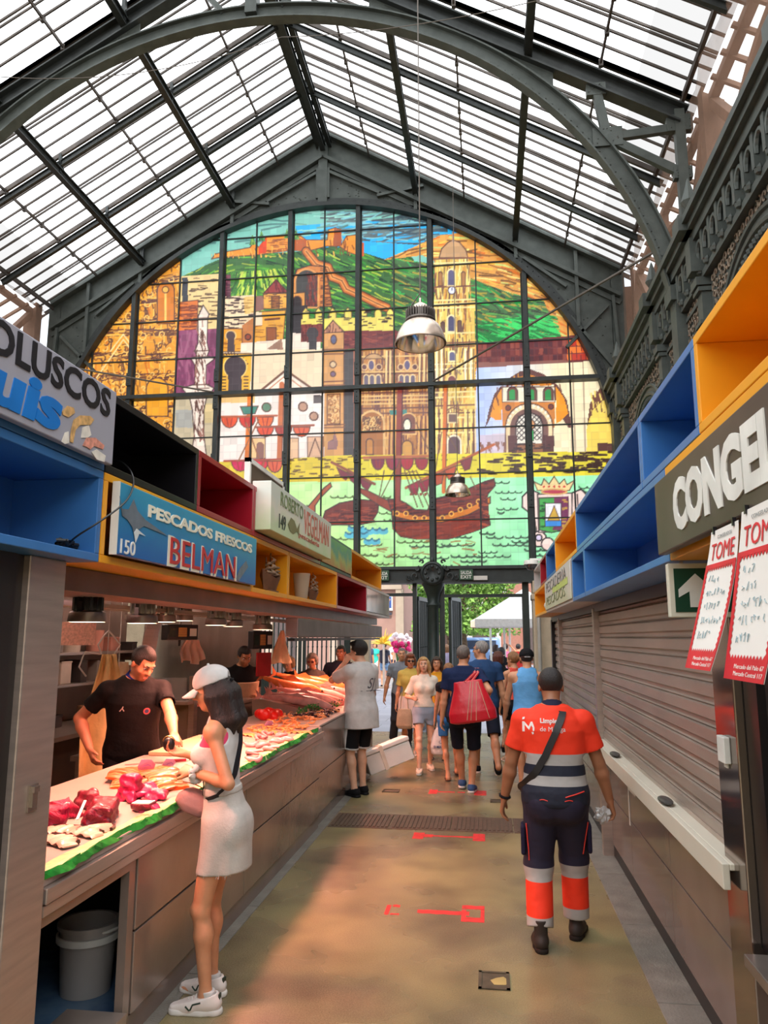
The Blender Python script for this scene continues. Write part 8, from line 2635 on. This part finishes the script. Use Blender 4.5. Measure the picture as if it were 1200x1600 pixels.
def salmon_mat():
 m=pbr('salmon_flesh',rgb(250,104,30),.3,0,0,coat=.3)
 nt=m.node_tree;b=nt.nodes['Principled BSDF'];tc=nt.nodes.new('ShaderNodeTexCoord');w=nt.nodes.new('ShaderNodeTexWave')
 w.wave_type='BANDS';w.bands_direction='Y';w.inputs['Scale'].default_value=14;w.inputs['Distortion'].default_value=3.5;w.inputs['Detail'].default_value=2
 r=nt.nodes.new('ShaderNodeValToRGB');r.color_ramp.elements[0].position=.05;r.color_ramp.elements[0].color=rgb(255,176,116);r.color_ramp.elements[1].position=.35;r.color_ramp.elements[1].color=rgb(246,84,18)
 nt.links.new(tc.outputs['Object'],w.inputs['Vector']);nt.links.new(w.outputs[0],r.inputs[0]);nt.links.new(r.outputs[0],b.inputs['Base Color'])
 return m
SALM=salmon_mat()
def fillet(name,label,px,py,L,wd,th,mat,rz,z=ZS,bend=.15,group=None,seed=0):
 c=cpos(px,py);n,m=22,12;vs,fs=[],[]
 for i in range(n+1):
  u=i/n
  w=wd*(.55+.6*math.sin(min(1,u*1.25)*math.pi*.5)-.95*max(0,u-.55)**1.1*1.6)
  w=max(.012,w);t_=th*(1-.75*u**2)*min(1,.3+u*4)
  x0_=bend*L*math.sin(u*math.pi)
  for j in range(m):
   a=2*math.pi*j/m
   vs.append((x0_+w*math.cos(a),(u-.5)*L,t_+t_*math.sin(a)*(1 if math.sin(a)>0 else .95)+.006*math.sin(u*30+seed)))
 for i in range(n):
  for j in range(m):
   a=i*m+j;b=i*m+(j+1)%m;fs.append((a,b,b+m,a+m))
 fs+=[tuple(range(m-1,-1,-1)),tuple(n*m+j for j in range(m))]
 o=MB().add(vs,fs).build(name,mat,None,(c.x,c.y,z),smooth=True);o.rotation_euler=(0,0,rz)
 return tag(o,label,'fish',group)
for i,(px,py,L,rz,dz,lab) in enumerate(((196,1222,.36,20,0,'orange salmon fillet at the left of the salmon heap'),(216,1216,.38,-15,.02,'orange salmon fillet under the pink price tag'),(240,1224,.40,35,.035,'orange salmon fillet on top of the salmon heap'),
          (246,1206,.34,60,.0,'orange salmon fillet at the back near the hand of the person in the cap'),(226,1232,.34,70,.015,'orange salmon fillet along the front of the heap'),(262,1228,.26,50,0,'salmon tail piece at the right of the heap'))):
 fillet('salmon_fillet',lab,px,py,L*1.15,.12,.021,SALM,R(rz),ZS+dz,.12*(-1)**i,seed=i)
WFM=pbr('white_fish_flesh',rgb(240,176,150),.35,0,.12,18,.2,40,coat=.2);SKD=pbr('dark_fish_skin',rgb(64,34,32),.3,0,.2,20)
for i,(px,py,L,rz,lab) in enumerate(((118,1304,.28,70,'pale fish fillet with dark skin edge in front of the tuna'),(84,1318,.26,60,'pale fish fillet nearest the pillar at the front edge'),(90,1302,.22,80,'pale fish fillet behind the pillar edge'),(150,1298,.16,40,'small pale fillet end beside the big tuna'))):
 o=fillet('fish_fillet',lab,px,py,L,.06,.014,WFM,R(rz),ZS,.1,seed=i)
 MB().tube([(.075-.1*(u-.5)**2,(u-.5)*L*.8,.012) for u in np.linspace(0,1,9)],.010,6).build('skin_edge',SKD,o,smooth=True)
PINKF=pbr('pink_squid_flesh',rgb(240,150,150),.25,0,.15,14,.2,30,coat=.4)
def ring_fish(label,px,py,r,rz):
 c=cpos(px,py)
 o=MB().tube([((r*(1+.1*math.sin(3*a)))*math.cos(a),(r*.8)*math.sin(a),.022+.008*math.sin(2*a)) for a in np.linspace(.3,5.6,22)],[.007+.012*math.sin(math.pi*i/21) for i in range(22)],8).build('curled_squid',PINKF,None,(c.x,c.y,ZS),smooth=True)
 o.rotation_euler=(0,0,rz);tag(o,label,'fish','pink curled squid on the slab')
for i,(px,py) in enumerate(((398,1180),(412,1168),(392,1166),(430,1162),(408,1156),(424,1174),(440,1152),(396,1190),(446,1160),(418,1150))):
 ring_fish('pink curled squid lying near the green leaf edge',px,py,.055,i*1.3)
ORF=pbr('orange_fillet',rgb(244,158,96),.35,0,.15,14,.2,30,coat=.2)
for i,(px,py,rz) in enumerate(((440,1140,60),(420,1146,50),(460,1138,70),(404,1144,40),(468,1146,80),(384,1150,55),(450,1132,60))):
 fillet('small_fillet','orange fillet laid in the rows right of the white cap',px,py,.26,.045,.012,ORF,R(rz),ZS,.1,'orange fillets in rows',i)
def prawn_mesh():
 mb=MB()
 pts=[(.030*math.cos(a),.030*math.sin(a),.010) for a in np.linspace(-.3,2.7,10)]
 mb.tube(pts,[.009,.010,.0105,.010,.0095,.009,.008,.007,.005,.003],6)
 for k in (0,1):mb.tube([pts[0],(.045,-.03+.012*k,.012),(.04,-.055+.02*k,.010)],.0012,3)
 return mb.mesh('prawn',pbr('prawn_shell',rgb(240,150,90),.3,0,.2,30))
pm=prawn_mesh();shade(pm)
rng=random.Random(4)
for i in range(130):
 u,v=rng.random(),rng.random()
 px=430+78*u+22*(v-.5);py=1142-30*u+16*(v-.5)+6
 X_=-1.72-.5*v;Y_=6.9+1.9*u
 zt=ZS if Y_<7.45 else .951
 o=link('prawn',pm);o.location=(X_,Y_,zt+rng.choice((0,.012,.022)));o.rotation_euler=(rng.uniform(-.4,.4),rng.uniform(-.4,.4),rng.uniform(0,6.28))
 tag(o,'small orange prawn lying in the pile on the fish counter','prawn','prawns in the pile')
mm=MB().ball((0,0,.014),(.018,.034,.013),8).mesh('mussel',pbr('mussel_shell',rgb(70,34,40),.25,0,.2,20));shade(mm)
for i in range(70):
 o=link('mussel',mm);o.location=(-1.72-rng.random()*.34,8.0+rng.random()*1.0,.951+rng.choice((0,.014,.026)));o.rotation_euler=(rng.uniform(-.6,.6),rng.uniform(-.6,.6),rng.uniform(0,6.28))
 tag(o,'dark mussel shell in the pile below the parsley','mussel','mussels in the pile')
mb=MB()
for i in range(260):
 y=8.15+rng.random()*1.0;x=-2.02-rng.random()*.06+.25*(y-8.15);z=.96+rng.random()*.09
 d=Vector((rng.uniform(-1,1),rng.uniform(-1,1),rng.uniform(0,1))).normalized()*.018;e=d.orthogonal().normalized()*.012
 p0=Vector((x,y,z));mb.add([p0,p0+d*.6+e,p0+d*1.2,p0+d*.6-e],[(0,1,2,3)])
for i in range(14):mb.tube([(-2.05+.0175*i,8.15+i*.07,.952),(-2.05+.0175*i,8.15+i*.07,1.03)],.004,4)
o=mb.build('parsley',pbr('parsley_green',rgb(50,120,40),.6,0,.4,30));tag(o,'row of green parsley along the heap of long fish','herb',None,'stuff')
tag(MB().prism([(0,0),(.75,0),(.75,.02),(.12,.17),(0,.17)],(-2.62,8.35,.951),(1,0,0),(0,0,1),(0,2.4,0)).build('display_slope',STEEL_B),'sloping steel display bed under the heap of long fish','display bed')
def long_fish(label,x,y,z,L,r,mat,rz,pitch,group,seed=0):
 n,m=26,12;vs,fs=[],[]
 for i in range(n+1):
  u=i/n
  rr=r*(math.sin(min(1,u*2.6+.12)*math.pi/2)*(1-max(0,u-.35)**1.2*1.25));rr=max(.006,rr)
  for j in range(m):
   a=2*math.pi*j/m
   vs.append((rr*.7*math.cos(a)+.05*math.sin(u*3+seed),(u-.5)*L,r*.8+rr*math.sin(a)+.02*math.sin(u*4+seed)))
 for i in range(n):
  for j in range(m):
   a=i*m+j;b=i*m+(j+1)%m;fs.append((a,b,b+m,a+m))
 fs+=[tuple(range(m-1,-1,-1)),tuple(n*m+j for j in range(m))]
 o=MB().add(vs,fs).build('long_fish',mat,None,(x,y,z),smooth=True);o.rotation_euler=(pitch,0,rz);tag(o,label,'fish',group)
 e=.05*math.sin(3+seed);zt=r*.8+.02*math.sin(4+seed)
 MB().add([(e,L*.48,zt),(e,L*.60,zt+r*1.1),(e,L*.56,zt),(e,L*.60,zt-r*.8)],[(0,1,2),(0,2,3)]).build('tail_fin',mat,o)
 MB().add([(0,-L*.1,r*1.6),(0,L*.05,r*2.3),(0,L*.22,r*1.5)],[(0,1,2)]).build('dorsal_fin',mat,o)
 for s_ in (-1,1):MB().ball((s_*r*.52+.05*math.sin(.2+seed),-L*.44,r*1.0),r*.16,8).build('eye',pbr('fish_eye',rgb(20,18,18),.1),o,smooth=True)
 return o
HAKE=pbr('silver_pink_fish',rgb(236,160,150),.25,0,.22,10,.1,30,coat=.4);RAYF=pbr('orange_brown_fish',rgb(226,128,66),.3,0,.25,8,.2,30,coat=.3)
for i in range(11):
 long_fish('long silvery pink fish laid side by side on the sloping display',-2.12+.03*math.sin(i*2),8.50+i*.19,1.035+.03*(i%2),.95,.062,HAKE,R(132+5*math.sin(i*2)),R(11),'long pink fish in the heap',i)
for i,(x,y,z) in enumerate(((-2.38,9.2,1.15),(-2.36,9.75,1.15),(-2.2,10.3,1.10))):
 long_fish(['big orange brown fish on top of the heap, nearest','big orange brown fish in the middle of the heap top','big orange brown fish at the far end of the heap'][i],x,y,z,.85,.085,RAYF,R(128),R(14),None,i+9)
b=Solid();rg=np.random.default_rng(3)
for _ in range(9):b.ball((rg.uniform(-.10,.10),rg.uniform(-.16,.16),rg.uniform(.02,.07)),rg.uniform(.04,.07,3),k=.03)
b.cut((0,0,0),(0,0,-1));c_=at(428,1112,Z=.99)
o=b.build('red_bag',.008,pbr('red_bag_film',rgb(240,36,26),.3,0,.1,10,.9,12));o.location=(-2.30,7.95,.951);tag(o,'crumpled red plastic bag at the back of the far counter','bag')
TAGM=pbr('pink_price_tag',rgb(240,176,214),.5);TAGI=pbr('violet_ink',rgb(130,60,150),.5)
def ptag(label,px,py,w=.07,h=.06,rz=40,z=ZS,mat=TAGM):
 c=cpos(px,py,z)
 t=thing('price_tag',label,'price tag',(c.x,c.y,z),R(rz))
 mb=MB();mb.add([(-w/2,0,.01),(w/2,0,.01),(w/2+.008,-.02,h*.6),(w*.3,-.03,h),(-w*.35,-.03,h+.006),(-w/2-.006,-.015,h*.5)],[(0,1,2,3,4,5)])
 o=mb.build('tag_card',mat,t);so=o.modifiers.new('thickness','SOLIDIFY');so.thickness=.002
 mb=MB();mb.tube([(-w*.3,-.030,h*.5),(w*.1,-.030,h*.62),(w*.3,-.026,h*.48)],.002,4);mb.build('pen_mark',TAGI,t)
 MB().tube([(0,0,0),(0,0,.015)],.004,5).build('spike',STEEL,t)
ptag('pink price tag stuck in the salmon heap',228,1206,.09,.075,30,ZS+.04)
ptag('pink price tag by the scrunchie wrist',262,1200,.08,.06,50)
ptag('round pink price tag beside the white tank top',322,1160,.09,.09,40)
ptag('folded violet price tag on the orange fillets',418,1138,.10,.07,60)
tag(MB().box(-.045,.045,-.035,.035,0,.004).build('paper_slip',WHT,None,tuple(cpos(224,1254,ZS+.065))),'small white paper slip lying on the tuna steaks','paper')
tag(MB().box(-.006,.006,-.10,.10,0,.004).build('paper_strip',WHT,None,tuple(cpos(127,1266,ZS+.085))),'narrow white plastic strip stuck on the tuna','strip').rotation_euler=(R(12),0,R(20))
c_=cpos(212,1188)
t=thing('cutting_board','pale orange cutting board at the back of the near counter','board',(-2.34,6.0,ZS))
MB().box(-.17,.17,-.5,.5,0,.03).build('board',pbr('cutting_board_peach',rgb(232,190,150),.4,0,.05,6),t,bevel=.006)  # board in a pale orange tone
for i,(dx,cc) in enumerate(((-.02,'red'),(.04,'black'))):
 t=thing('knife','filleting knife with %s handle lying on the counter'%cc,'knife',(-2.20+dx*2,5.22+.1*i,ZS+.004),R(-60))
 MB().box(-.010,.010,-.28,0,0,.003).build('blade',STEEL,t);MB().box(-.012,.012,0,.13,0,.018).build('handle',pbr('knife_%s'%cc,rgb(190,40,60) if cc=='red' else rgb(24,24,26),.4),t,bevel=.004)
# model ships, glass, cable in the boxes
WOODS=pbr('model_ship_wood',rgb(120,84,62),.6,0,.2,12);SAILC=cloth('model_sail',196,168,142)
def ship(label,y,h,s):
 t=thing('model_ship',label,'model ship',(-1.56,y,ZL+.034))
 n=14;vs=[];fs=[]
 for i in range(n+1):
  u=-1+2*i/n;w=.045*s*(1-abs(u)**2.5)+.002;kz=.02*s+.05*s*abs(u)**2
  vs+=[(-w,u*.16*s,.055*s+kz),(w,u*.16*s,.055*s+kz),(w*.3,u*.13*s,.0+.012*s*abs(u)),(-w*.3,u*.13*s,.0+.012*s*abs(u))]
 for i in range(n):
  a=i*4
  for j in range(4):fs.append((a+j,a+(j+1)%4,a+4+(j+1)%4,a+4+j))
 fs+=[(0,1,2,3),tuple(n*4+j for j in (3,2,1,0))]
 MB().add(vs,fs).build('hull',WOODS,t,smooth=True)
 mb=MB();sb=MB()
 for k,yy in enumerate((-.09*s,0,.085*s)):
  hh=h*(.85,1,.8)[k]
  mb.tube([(0,yy,.05*s),(0,yy,hh)],.004*s,6)
  for q in range(3):
   z0=.10*s+(hh-.12*s)*q/3;z1=z0+(hh-.12*s)/3*.9;w=.055*s*(1-.2*q)
   m_=6
   for i in range(m_):
    a0,a1=i/m_,(i+1)/m_
    sb.add([(.004+.022*s*math.sin(a0*math.pi),yy-w,z0+(z1-z0)*a0),(.004+.022*s*math.sin(a0*math.pi),yy+w,z0+(z1-z0)*a0),(.004+.022*s*math.sin(a1*math.pi),yy+w*.9,z0+(z1-z0)*a1),(.004+.022*s*math.sin(a1*math.pi),yy-w*.9,z0+(z1-z0)*a1)],[(0,1,2,3)])
 mb.tube([(0,.14*s,.09*s),(0,.24*s,.15*s)],.003*s,5)
 mb.build('mast',WOODS,t);o=sb.build('sails',SAILC,t,smooth=True);so=o.modifiers.new('thickness','SOLIDIFY');so.thickness=.002
 c=MB().box(-.03*s,.03*s,-.08*s,.08*s,-.003,.012).build('stand',WOODS,t)
ship('large model sailing ship with canvas sails in the yellow box',5.32,.285,1.25)
ship('small dark model sailing ship in the second yellow box',6.68,.26,.95)
t=tag(MB().lathe([(0,0),(.05,0),(.055,.02),(.075,.22),(.07,.22),(.05,.03),(0,.02)],n=20).build('glass_vase',pbr('clear_vase',rgb(230,214,190),.1,0,0,alpha=.55),None,(-1.58,6.34,ZL+.034),smooth=True),'clear glass vase standing left of the small model ship','vase')
pts=[at(x,y,X=xx) for x,y,xx in ((105,852,-1.58),(120,838,-1.52),(160,812,-1.44),(195,785,-1.43),(208,760,-1.44),(205,738,-1.47),(190,722,-1.60),(172,718,-1.72))]
fine=[]
for i in range(len(pts)-1):
 p0,p1,p2,p3=pts[max(0,i-1)],pts[i],pts[i+1],pts[min(len(pts)-1,i+2)]
 for q in range(5):
  u=q/5;fine.append(.5*((2*p1)+(p2-p0)*u+(2*p0-5*p1+4*p2-p3)*u*u+(-p0+3*p1-3*p2+p3)*u**3))
fine.append(pts[-1])
o=tag(MB().tube(fine,.004,6).build('cable',LAMPK,smooth=True),'loose black cable looping out of the blue box over the fish sign','cable')
mb=MB();rng=random.Random(8);e=pts[0]
for i in range(7):mb.tube([e+Vector((rng.uniform(-.02,.02),rng.uniform(-.06,.06),rng.uniform(-.01,.02))) for _ in range(4)],.008,6)
mb.build('cable_end',LAMPK,o,smooth=True)
# pendant hall lamps
ALU=pbr('spun_aluminium',rgb(206,188,172),.28,.85,.08,6);ALUI=pbr('bright_reflector',rgb(236,222,206),.14,.9,.05,4)
def pendant(label,x,y,z):
 t=thing('pendant_lamp',label,'lamp',(x,y,z))
 MB().lathe([(.225,0),(.222,.03),(.20,.10),(.165,.165),(.125,.20),(.12,.21)],n=40).build('lamp_shade',ALU,t,smooth=True)
 MB().lathe([(.221,.002),(.216,.03),(.194,.098),(.16,.16),(.12,.195),(0,.197)],n=40).build('reflector',ALUI,t,smooth=True)
 MB().lathe([(.225,-.004),(.229,0),(.229,.008),(.222,.008),(.221,-.004)],n=40).build('rim',ALU,t,smooth=True)
 mb=MB();mb.lathe([(.125,.205),(.135,.21),(.135,.225),(.10,.23),(.10,.31),(.04,.315)],n=24)
 for i in range(32):
  a=2*math.pi*i/32
  mb.obox((.115*math.cos(a),.115*math.sin(a),.27),(.018*math.cos(a),.018*math.sin(a),0),(-.003*math.sin(a),.003*math.cos(a),0),(0,0,.04))
 mb.build('heat_sink',pbr('heat_sink_grey',rgb(112,104,98),.4,.6),t)
 MB().lathe([(.08,.31),(.075,.33),(.06,.36),(.03,.38),(.012,.39),(.012,.43)],n=20).build('cap',ALU,t,smooth=True)
 MB().lathe([(0,.19),(.05,.188),(.055,.16),(.04,.13),(0,.12)],n=18).build('bulb',pbr('lamp_bulb',rgb(236,228,218),.2),t,smooth=True)
 MB().tube([(0,0,.42),(0,0,roof_z(x)-z-.01)],.006,6).build('cord',ROD,t)
 MB().tube([(-.10,.02,.33),(-.07,.0,.38),(-.02,0,.45),(0,0,.48)],.006,5).build('loop',ROD,t)
pendant('large spun metal pendant lamp hanging before the painted window',-.53,6.3,4.36)
pendant('farther pendant lamp hanging in front of the painted ship',-.47,13.2,4.30)
# the street beyond the gates
PINKW=pbr('pink_plaster',rgb(176,136,122),.8,0,.06,3);CREAMW=pbr('cream_plaster',rgb(190,168,148),.8,0,.06,3);BRICK=pbr('salmon_brick_wall',rgb(166,112,94),.8,0,.1,8);WHW=pbr('white_plaster',rgb(196,190,186),.8,0,.03,3)
GLS=pbr('dark_window_glass',rgb(70,80,96),.1)
def building(label,x0,x1,y,d,h,mat,rows,cols,trim,gz=4.2):
 t=thing('building',label,'building',((x0+x1)/2,y,0))
 w=(x1-x0)/2
 MB().box(-w,w,0,d,0,h).build('wall',mat,t)
 MB().box(-w-.1,w+.1,-.15,0,gz-.25,gz).build('cornice',trim,t)
 MB().box(-w-.15,w+.15,-.25,d,h,h+.3).build('roof_cornice',trim,t)
 for r in range(rows):
  for c in range(cols):
   x=-w+2*w*(c+.5)/cols;z=gz+.6+r*2.9
   f=MB().box(x-.65,x+.65,-.08,0,z,z+2.1).build('window',trim,t)
   MB().box(x-.5,x+.5,-.10,-.08,z+.12,z+1.98).build('pane',GLS,f)
 n=cols*2
 mb=None
 for c in range(n+1):
  x=-w+2*w*c/n
  MB().box(x-.18,x+.18,-.12,0,0,gz-.25).build('pilaster',trim,t)
 for c in range(cols):
  x=-w+2*w*(c+.5)/cols-w/n
  f=MB().box(x-.9,x+.9,-.04,0,.1,2.8).build('shop_front',pbr('shop_dark',rgb(90,74,70),.4),t)
 return t
building('pink plaster building with pilasters across the street on the left',-19.0,-3.9,34,8,13,PINKW,3,5,CREAMW)
building('salmon brick building with pale trim behind the parasols',-1.2,14,52,8,16,BRICK,4,4,WHW)
building('white building at the end of the street behind the tree',-9,-1.4,62,8,15,WHW,4,3,CREAMW)
t=thing('street_sign','white street sign with blue figure on the pink building','sign',(-4.45,33.88,3.35))
MB().box(-.24,.24,-.03,.0,-.36,.36).build('sign_panel',WHT,t);MB().box(-.18,.18,-.04,-.03,-.24,.26).build('blue_field',pbr('street_sign_blue',rgb(60,90,160),.4),t)
MB().prism([(-.10,-.16),(.02,-.16),(.10,.02),(.04,.06),(.0,.16),(-.06,.16),(-.05,.02)],(0,-.04,0),(1,0,0),(0,0,1),(0,-.008,0)).build('figure',WHT,t)
MB().box(-.2,.2,-.03,0,-.56,-.44).build('small_plate',pbr('street_plate',rgb(70,70,80),.4),t)
t=thing('shop_awning','pink shop awning outside at the end of the left stalls','awning',(-3.3,17.6,2.42))
MB().add([(-1.6,.5,.30),(1.0,.5,.30),(1.0,-.9,-.05),(-1.6,-.9,-.05),(1.0,-.9,-.16),(-1.6,-.9,-.16)],[(0,1,2,3),(3,2,4,5)]).build('canvas',cloth('awning_pink',226,160,150),t)
MB().tube([(.98,.5,.28),(.98,-.9,-.06)],.02,6).build('arm',ALU,t)
MB().tube([(-1.5,-.88,-2.42),(-1.5,-.88,-.05)],.03,6).build('pole',ALU,t);MB().tube([(-1.5,.5,-2.42),(-1.5,.5,.3)],.03,6).build('pole',ALU,t)
def tree(label,x,y,h,r,n,seed):
 rg=np.random.default_rng(seed)
 t=thing('street_tree',label,'tree',(x,y,0))
 mb=MB();mb.tube([(0,0,0),(.05,0,1.2),(-.05,.05,2.4),(.1,0,h*.6)],[.22,.17,.14,.08],10)
 for k in range(6):
  a=k*1.05;mb.tube([(0,0,1.9+.2*k),(.7*math.cos(a),.7*math.sin(a),2.7+.25*k),(1.5*math.cos(a),1.5*math.sin(a),3.4+.25*k)],[.08,.05,.02],6)
 mb.build('trunk',pbr('tree_bark',rgb(104,84,66),.9,0,.3,12),t)
 V=[];F=[]
 d=rg.normal(0,1,(n,3));d/=np.linalg.norm(d,axis=1)[:,None]
 rad=r*rg.uniform(.45,1.0,n)**.6
 lump_=1+.22*np.sin(d[:,0]*5+seed)*np.sin(d[:,1]*4)+.15*np.sin(d[:,2]*7)
 C=d*(rad*lump_)[:,None]*np.array([1,1,1.25])+np.array([0,0,h-r*1.15])
 C=C[C[:,2]>1.9]
 u=rg.normal(0,1,C.shape);u/=np.linalg.norm(u,axis=1)[:,None]
 v=np.cross(u,rg.normal(0,1,C.shape));v/=np.linalg.norm(v,axis=1)[:,None]
 s=rg.uniform(.07,.15,len(C))[:,None]
 V=np.stack([C-u*s,C+v*s*.5,C+u*s,C-v*s*.5],1).reshape(-1,3)
 Q=np.arange(len(V)).reshape(-1,4)
 lm=pbr('tree_leaves',rgb(88,132,50),.6,0,.45,2.5,col2=rgb(132,172,76))
 o=link('foliage',np_mesh('foliage',V,Q,lm,False),t);o['kind']='stuff'
tree('leafy green tree in the street framed by the right gate opening',-1.05,33,7.0,2.4,11000,1)
tree('smaller green tree behind the first one in the street',-2.2,44,7.5,2.2,4500,5)
def parasol(label,x,y,half,zr,za,mat,px_=0,py_=0):
 t=thing('parasol',label,'parasol',(x,y,0))
 C_=[(-half,-half,zr),(half,-half,zr),(half,half,zr),(-half,half,zr)]
 mb=MB();vs=[(0,0,za)];n=8;fs=[]
 ring=[]
 for k in range(4):
  a,b=Vector(C_[k]),Vector(C_[(k+1)%4])
  for q in range(n):
   p=a.lerp(b,q/n);p.z-=.10*math.sin(math.pi*q/n)*0;ring.append(p)
 vs+=ring;m=len(ring)
 for k in range(m):fs.append((0,1+k,1+(k+1)%m))
 low=[p-Vector((0,0,.20)) for p in ring];b0=len(vs);vs+=low
 for k in range(m):fs.append((1+k,1+(k+1)%m,b0+(k+1)%m,b0+k))
 mb.add(vs,fs);o=mb.build('canopy',mat,t,fix=False)
 MB().tube([(px_,py_,0),(px_,py_,za if px_==0 else zr)],.035,8).build('pole',WHT,t)
 rb=MB()
 for c in C_:rb.tube([(0,0,za-.03),(c[0],c[1],c[2]-.02)],.012,5)
 rb.build('ribs',WHT,t)
 MB().box(px_-.3,px_+.3,py_-.3,py_+.3,0,.08).build('base',pbr('parasol_base',rgb(120,118,116),.7),t)
parasol('white square parasol nearest the door in the street',1.02,21.5,1.35,2.28,3.15,cloth('parasol_white',244,240,236))
parasol('beige parasol behind the white one in the street',.72,25.5,1.25,2.32,2.95,cloth('parasol_beige',232,206,184))
parasol('salmon parasol farthest up the street',2.7,28.6,1.9,2.75,4.2,cloth('parasol_salmon',226,178,152))
for i,(x,y) in enumerate(((.10,20.2),(.46,20.4))):
 tag(MB().tube([(x,y,0),(x-.03,y,2.25)],.03,8).build('awning_pole',WHT),['white pole left under the front parasol','white pole right under the front parasol'][i],'pole')
t=thing('fiesta_decoration','big spiky yellow paper decoration outside above the hat','decoration',(-3.75,27.5,1.60))
mb=MB();rng=random.Random(12)
for i in range(90):
 d=Vector((rng.uniform(-1,1),rng.uniform(-1,1),rng.uniform(-.2,1))).normalized();L=rng.uniform(.25,.6)
 s_=d.orthogonal().normalized()*.05
 mb.add([s_,-s_,d*L],[(0,1,2)])
mb.build('paper_spikes',pbr('fiesta_yellow',rgb(250,206,84),.6,0,.2,5),t);MB().tube([(0,0,-1.6),(0,0,.1)],.04,8).build('pole',ALU,t);MB().lathe([(0,-1.6),(.25,-1.6),(.25,-1.55),(0,-1.55)],n=16).build('foot',ALU,t)
t=thing('flower_stand','stand of pink and white flowers beside the left gate','flowers',(-2.80,24.5,0))
MB().lathe([(0,0),(.3,0),(.36,.8),(.3,.8),(.28,.1),(0,.1)],n=18).build('tub',pbr('flower_tub',rgb(226,214,204),.5),t,smooth=True)
for nm,cc,z0 in (('pink_blooms',(236,40,120),1.5),('white_blooms',(244,226,226),1.75)):
 mb=MB()
 for i in range(26):mb.ball((rng.uniform(-.3,.3),rng.uniform(-.3,.3),z0+rng.uniform(-.15,.15)),rng.uniform(.05,.09),6)
 mb.build(nm,pbr(nm,rgb(*cc),.6,0,.1,5),t)
mb=MB()
for i in range(14):mb.tube([(rng.uniform(-.1,.1),rng.uniform(-.1,.1),.5),(rng.uniform(-.25,.25),rng.uniform(-.25,.25),1.6)],.012,5)
mb.build('stems',pbr('stem_green',rgb(70,120,60),.7),t)
def passer(label,px,py,H,hd,sex,top,low,hair,hs='short',skirt=False,**kw):
 x,y,_=spot(px,py)
 p=Person(label,(x,y,0),hd,H,sex,kw.pop('girth',1.0),skin=kw.pop('skin','tan'),voxel=.014,**kw).build()
 p.face(hair,eyes=False);p.hair(hair,hs,.1)
 p.tee(top,hem=-.08,sleeve=.5)
 if skirt:p.skirt(low,z0=-.42)
 else:p.legs(low,.55)
 p.shoes(C_BLK,C_RUB)
 return p
p=passer('person with black backpack, straw hat and denim shorts out in the sun',601,1074,1.62,R(0),'f',cloth('grey_tee',96,96,110),cloth('sun_denim',120,150,186),H_BRN,'short')
b=Solid();b.box(p.T(0,-.19,.27),np.eye(3),(.15,.08,.22),.05);p.add('backpack',b,cloth('black_backpack',48,48,62),h=.014)
b=Solid();b.ball(p.Hd(0,-.01,.075),np.array((.2,.22,.014)),k=.01);b.ball(p.Hd(0,-.01,.09),np.array((.09,.105,.08)),k=.02);p.add('straw_hat',b,cloth('straw',236,204,140),h=.010)
p=passer('person in navy T-shirt and grey cap outside beyond the white T-shirt',574,1078,1.70,R(40),'m',cloth('slate_tee',76,82,104),cloth('sun_denim2',96,104,120),H_GREY,'short')
b=Solid();b.ball(p.Hd(0,-.01,.04),np.array((.09,.11,.09)),k=0);b.cut(p.Hd(0,0,.02),(0,0,-1));p.add('cap',b,cloth('grey_cap',150,150,158),h=.010)
passer('person in teal top far out on the sunny street',586,1066,1.60,R(170),'f',cloth('teal_tee',60,190,170),C_WHT,H_BRN,'bob')
passer('person in white far out by the pink building',612,1064,1.65,R(120),'m',C_WHT,C_NAVY,H_DARK,'short')
passer('person in pink floral dress with raised arms under the parasols',792,1088,1.62,R(30),'f',cloth('pink_floral',222,110,150),cloth('pink_floral',222,110,150),H_BRN,'bun',True,lh=(-.30,.1,1.62),rh=(.30,.1,1.62),le=(-1,0,.2),re=(1,0,.2))
passer('dark-haired person in black seen between the blue shirt and the ponytail',786,1106,1.55,R(10),'f',C_BLK,C_BLK,H_DARK,'bob')
passer('person in red at the back of the crowd under the parasols',812,1090,1.62,R(0),'m',cloth('red_tee',214,60,54),C_NAVY,H_DARK,'short')
passer('person in lilac shirt beyond the left shoulder of the red tote carrier',699,1095,1.60,R(0),'f',cloth('lilac_tee',190,178,206),C_WHT,H_LBRN,'bob')
passer('person in white shirt beyond the yellow decoration',556,1080,1.68,R(200),'m',C_WHT,C_NAVY,H_GREY,'short')
passer('person in patterned dark dress near the parasol poles',776,1098,1.60,R(-30),'f',cloth('dark_floral',60,56,80),cloth('dark_floral',60,56,80),H_BRN,'bob',True)
t=thing('van','pale blue van parked far up the street behind the heads','van',(-.35,40,0))
b=Solid();b.box((0,0,1.05),np.eye(3),(.95,2.2,.75),.15);b.box((0,-2.2,.75),np.eye(3),(.92,.6,.42),.15,k=.2)
b.build('body',.05,pbr('van_blue',rgb(130,160,206),.3,0,.03,2),t)
MB().box(-.75,.75,-2.26,-2.2,1.25,1.65).build('windscreen',GLS,t)
for sx in (-1,1):
 for yy in (-1.7,1.5):MB().lathe([(0,-.1),(.33,-.1),(.35,0),(.33,.1),(0,.1)],(sx*.85,yy,.35),20,axis=(1,0,0)).build('wheel',C_BLK,t,smooth=True)
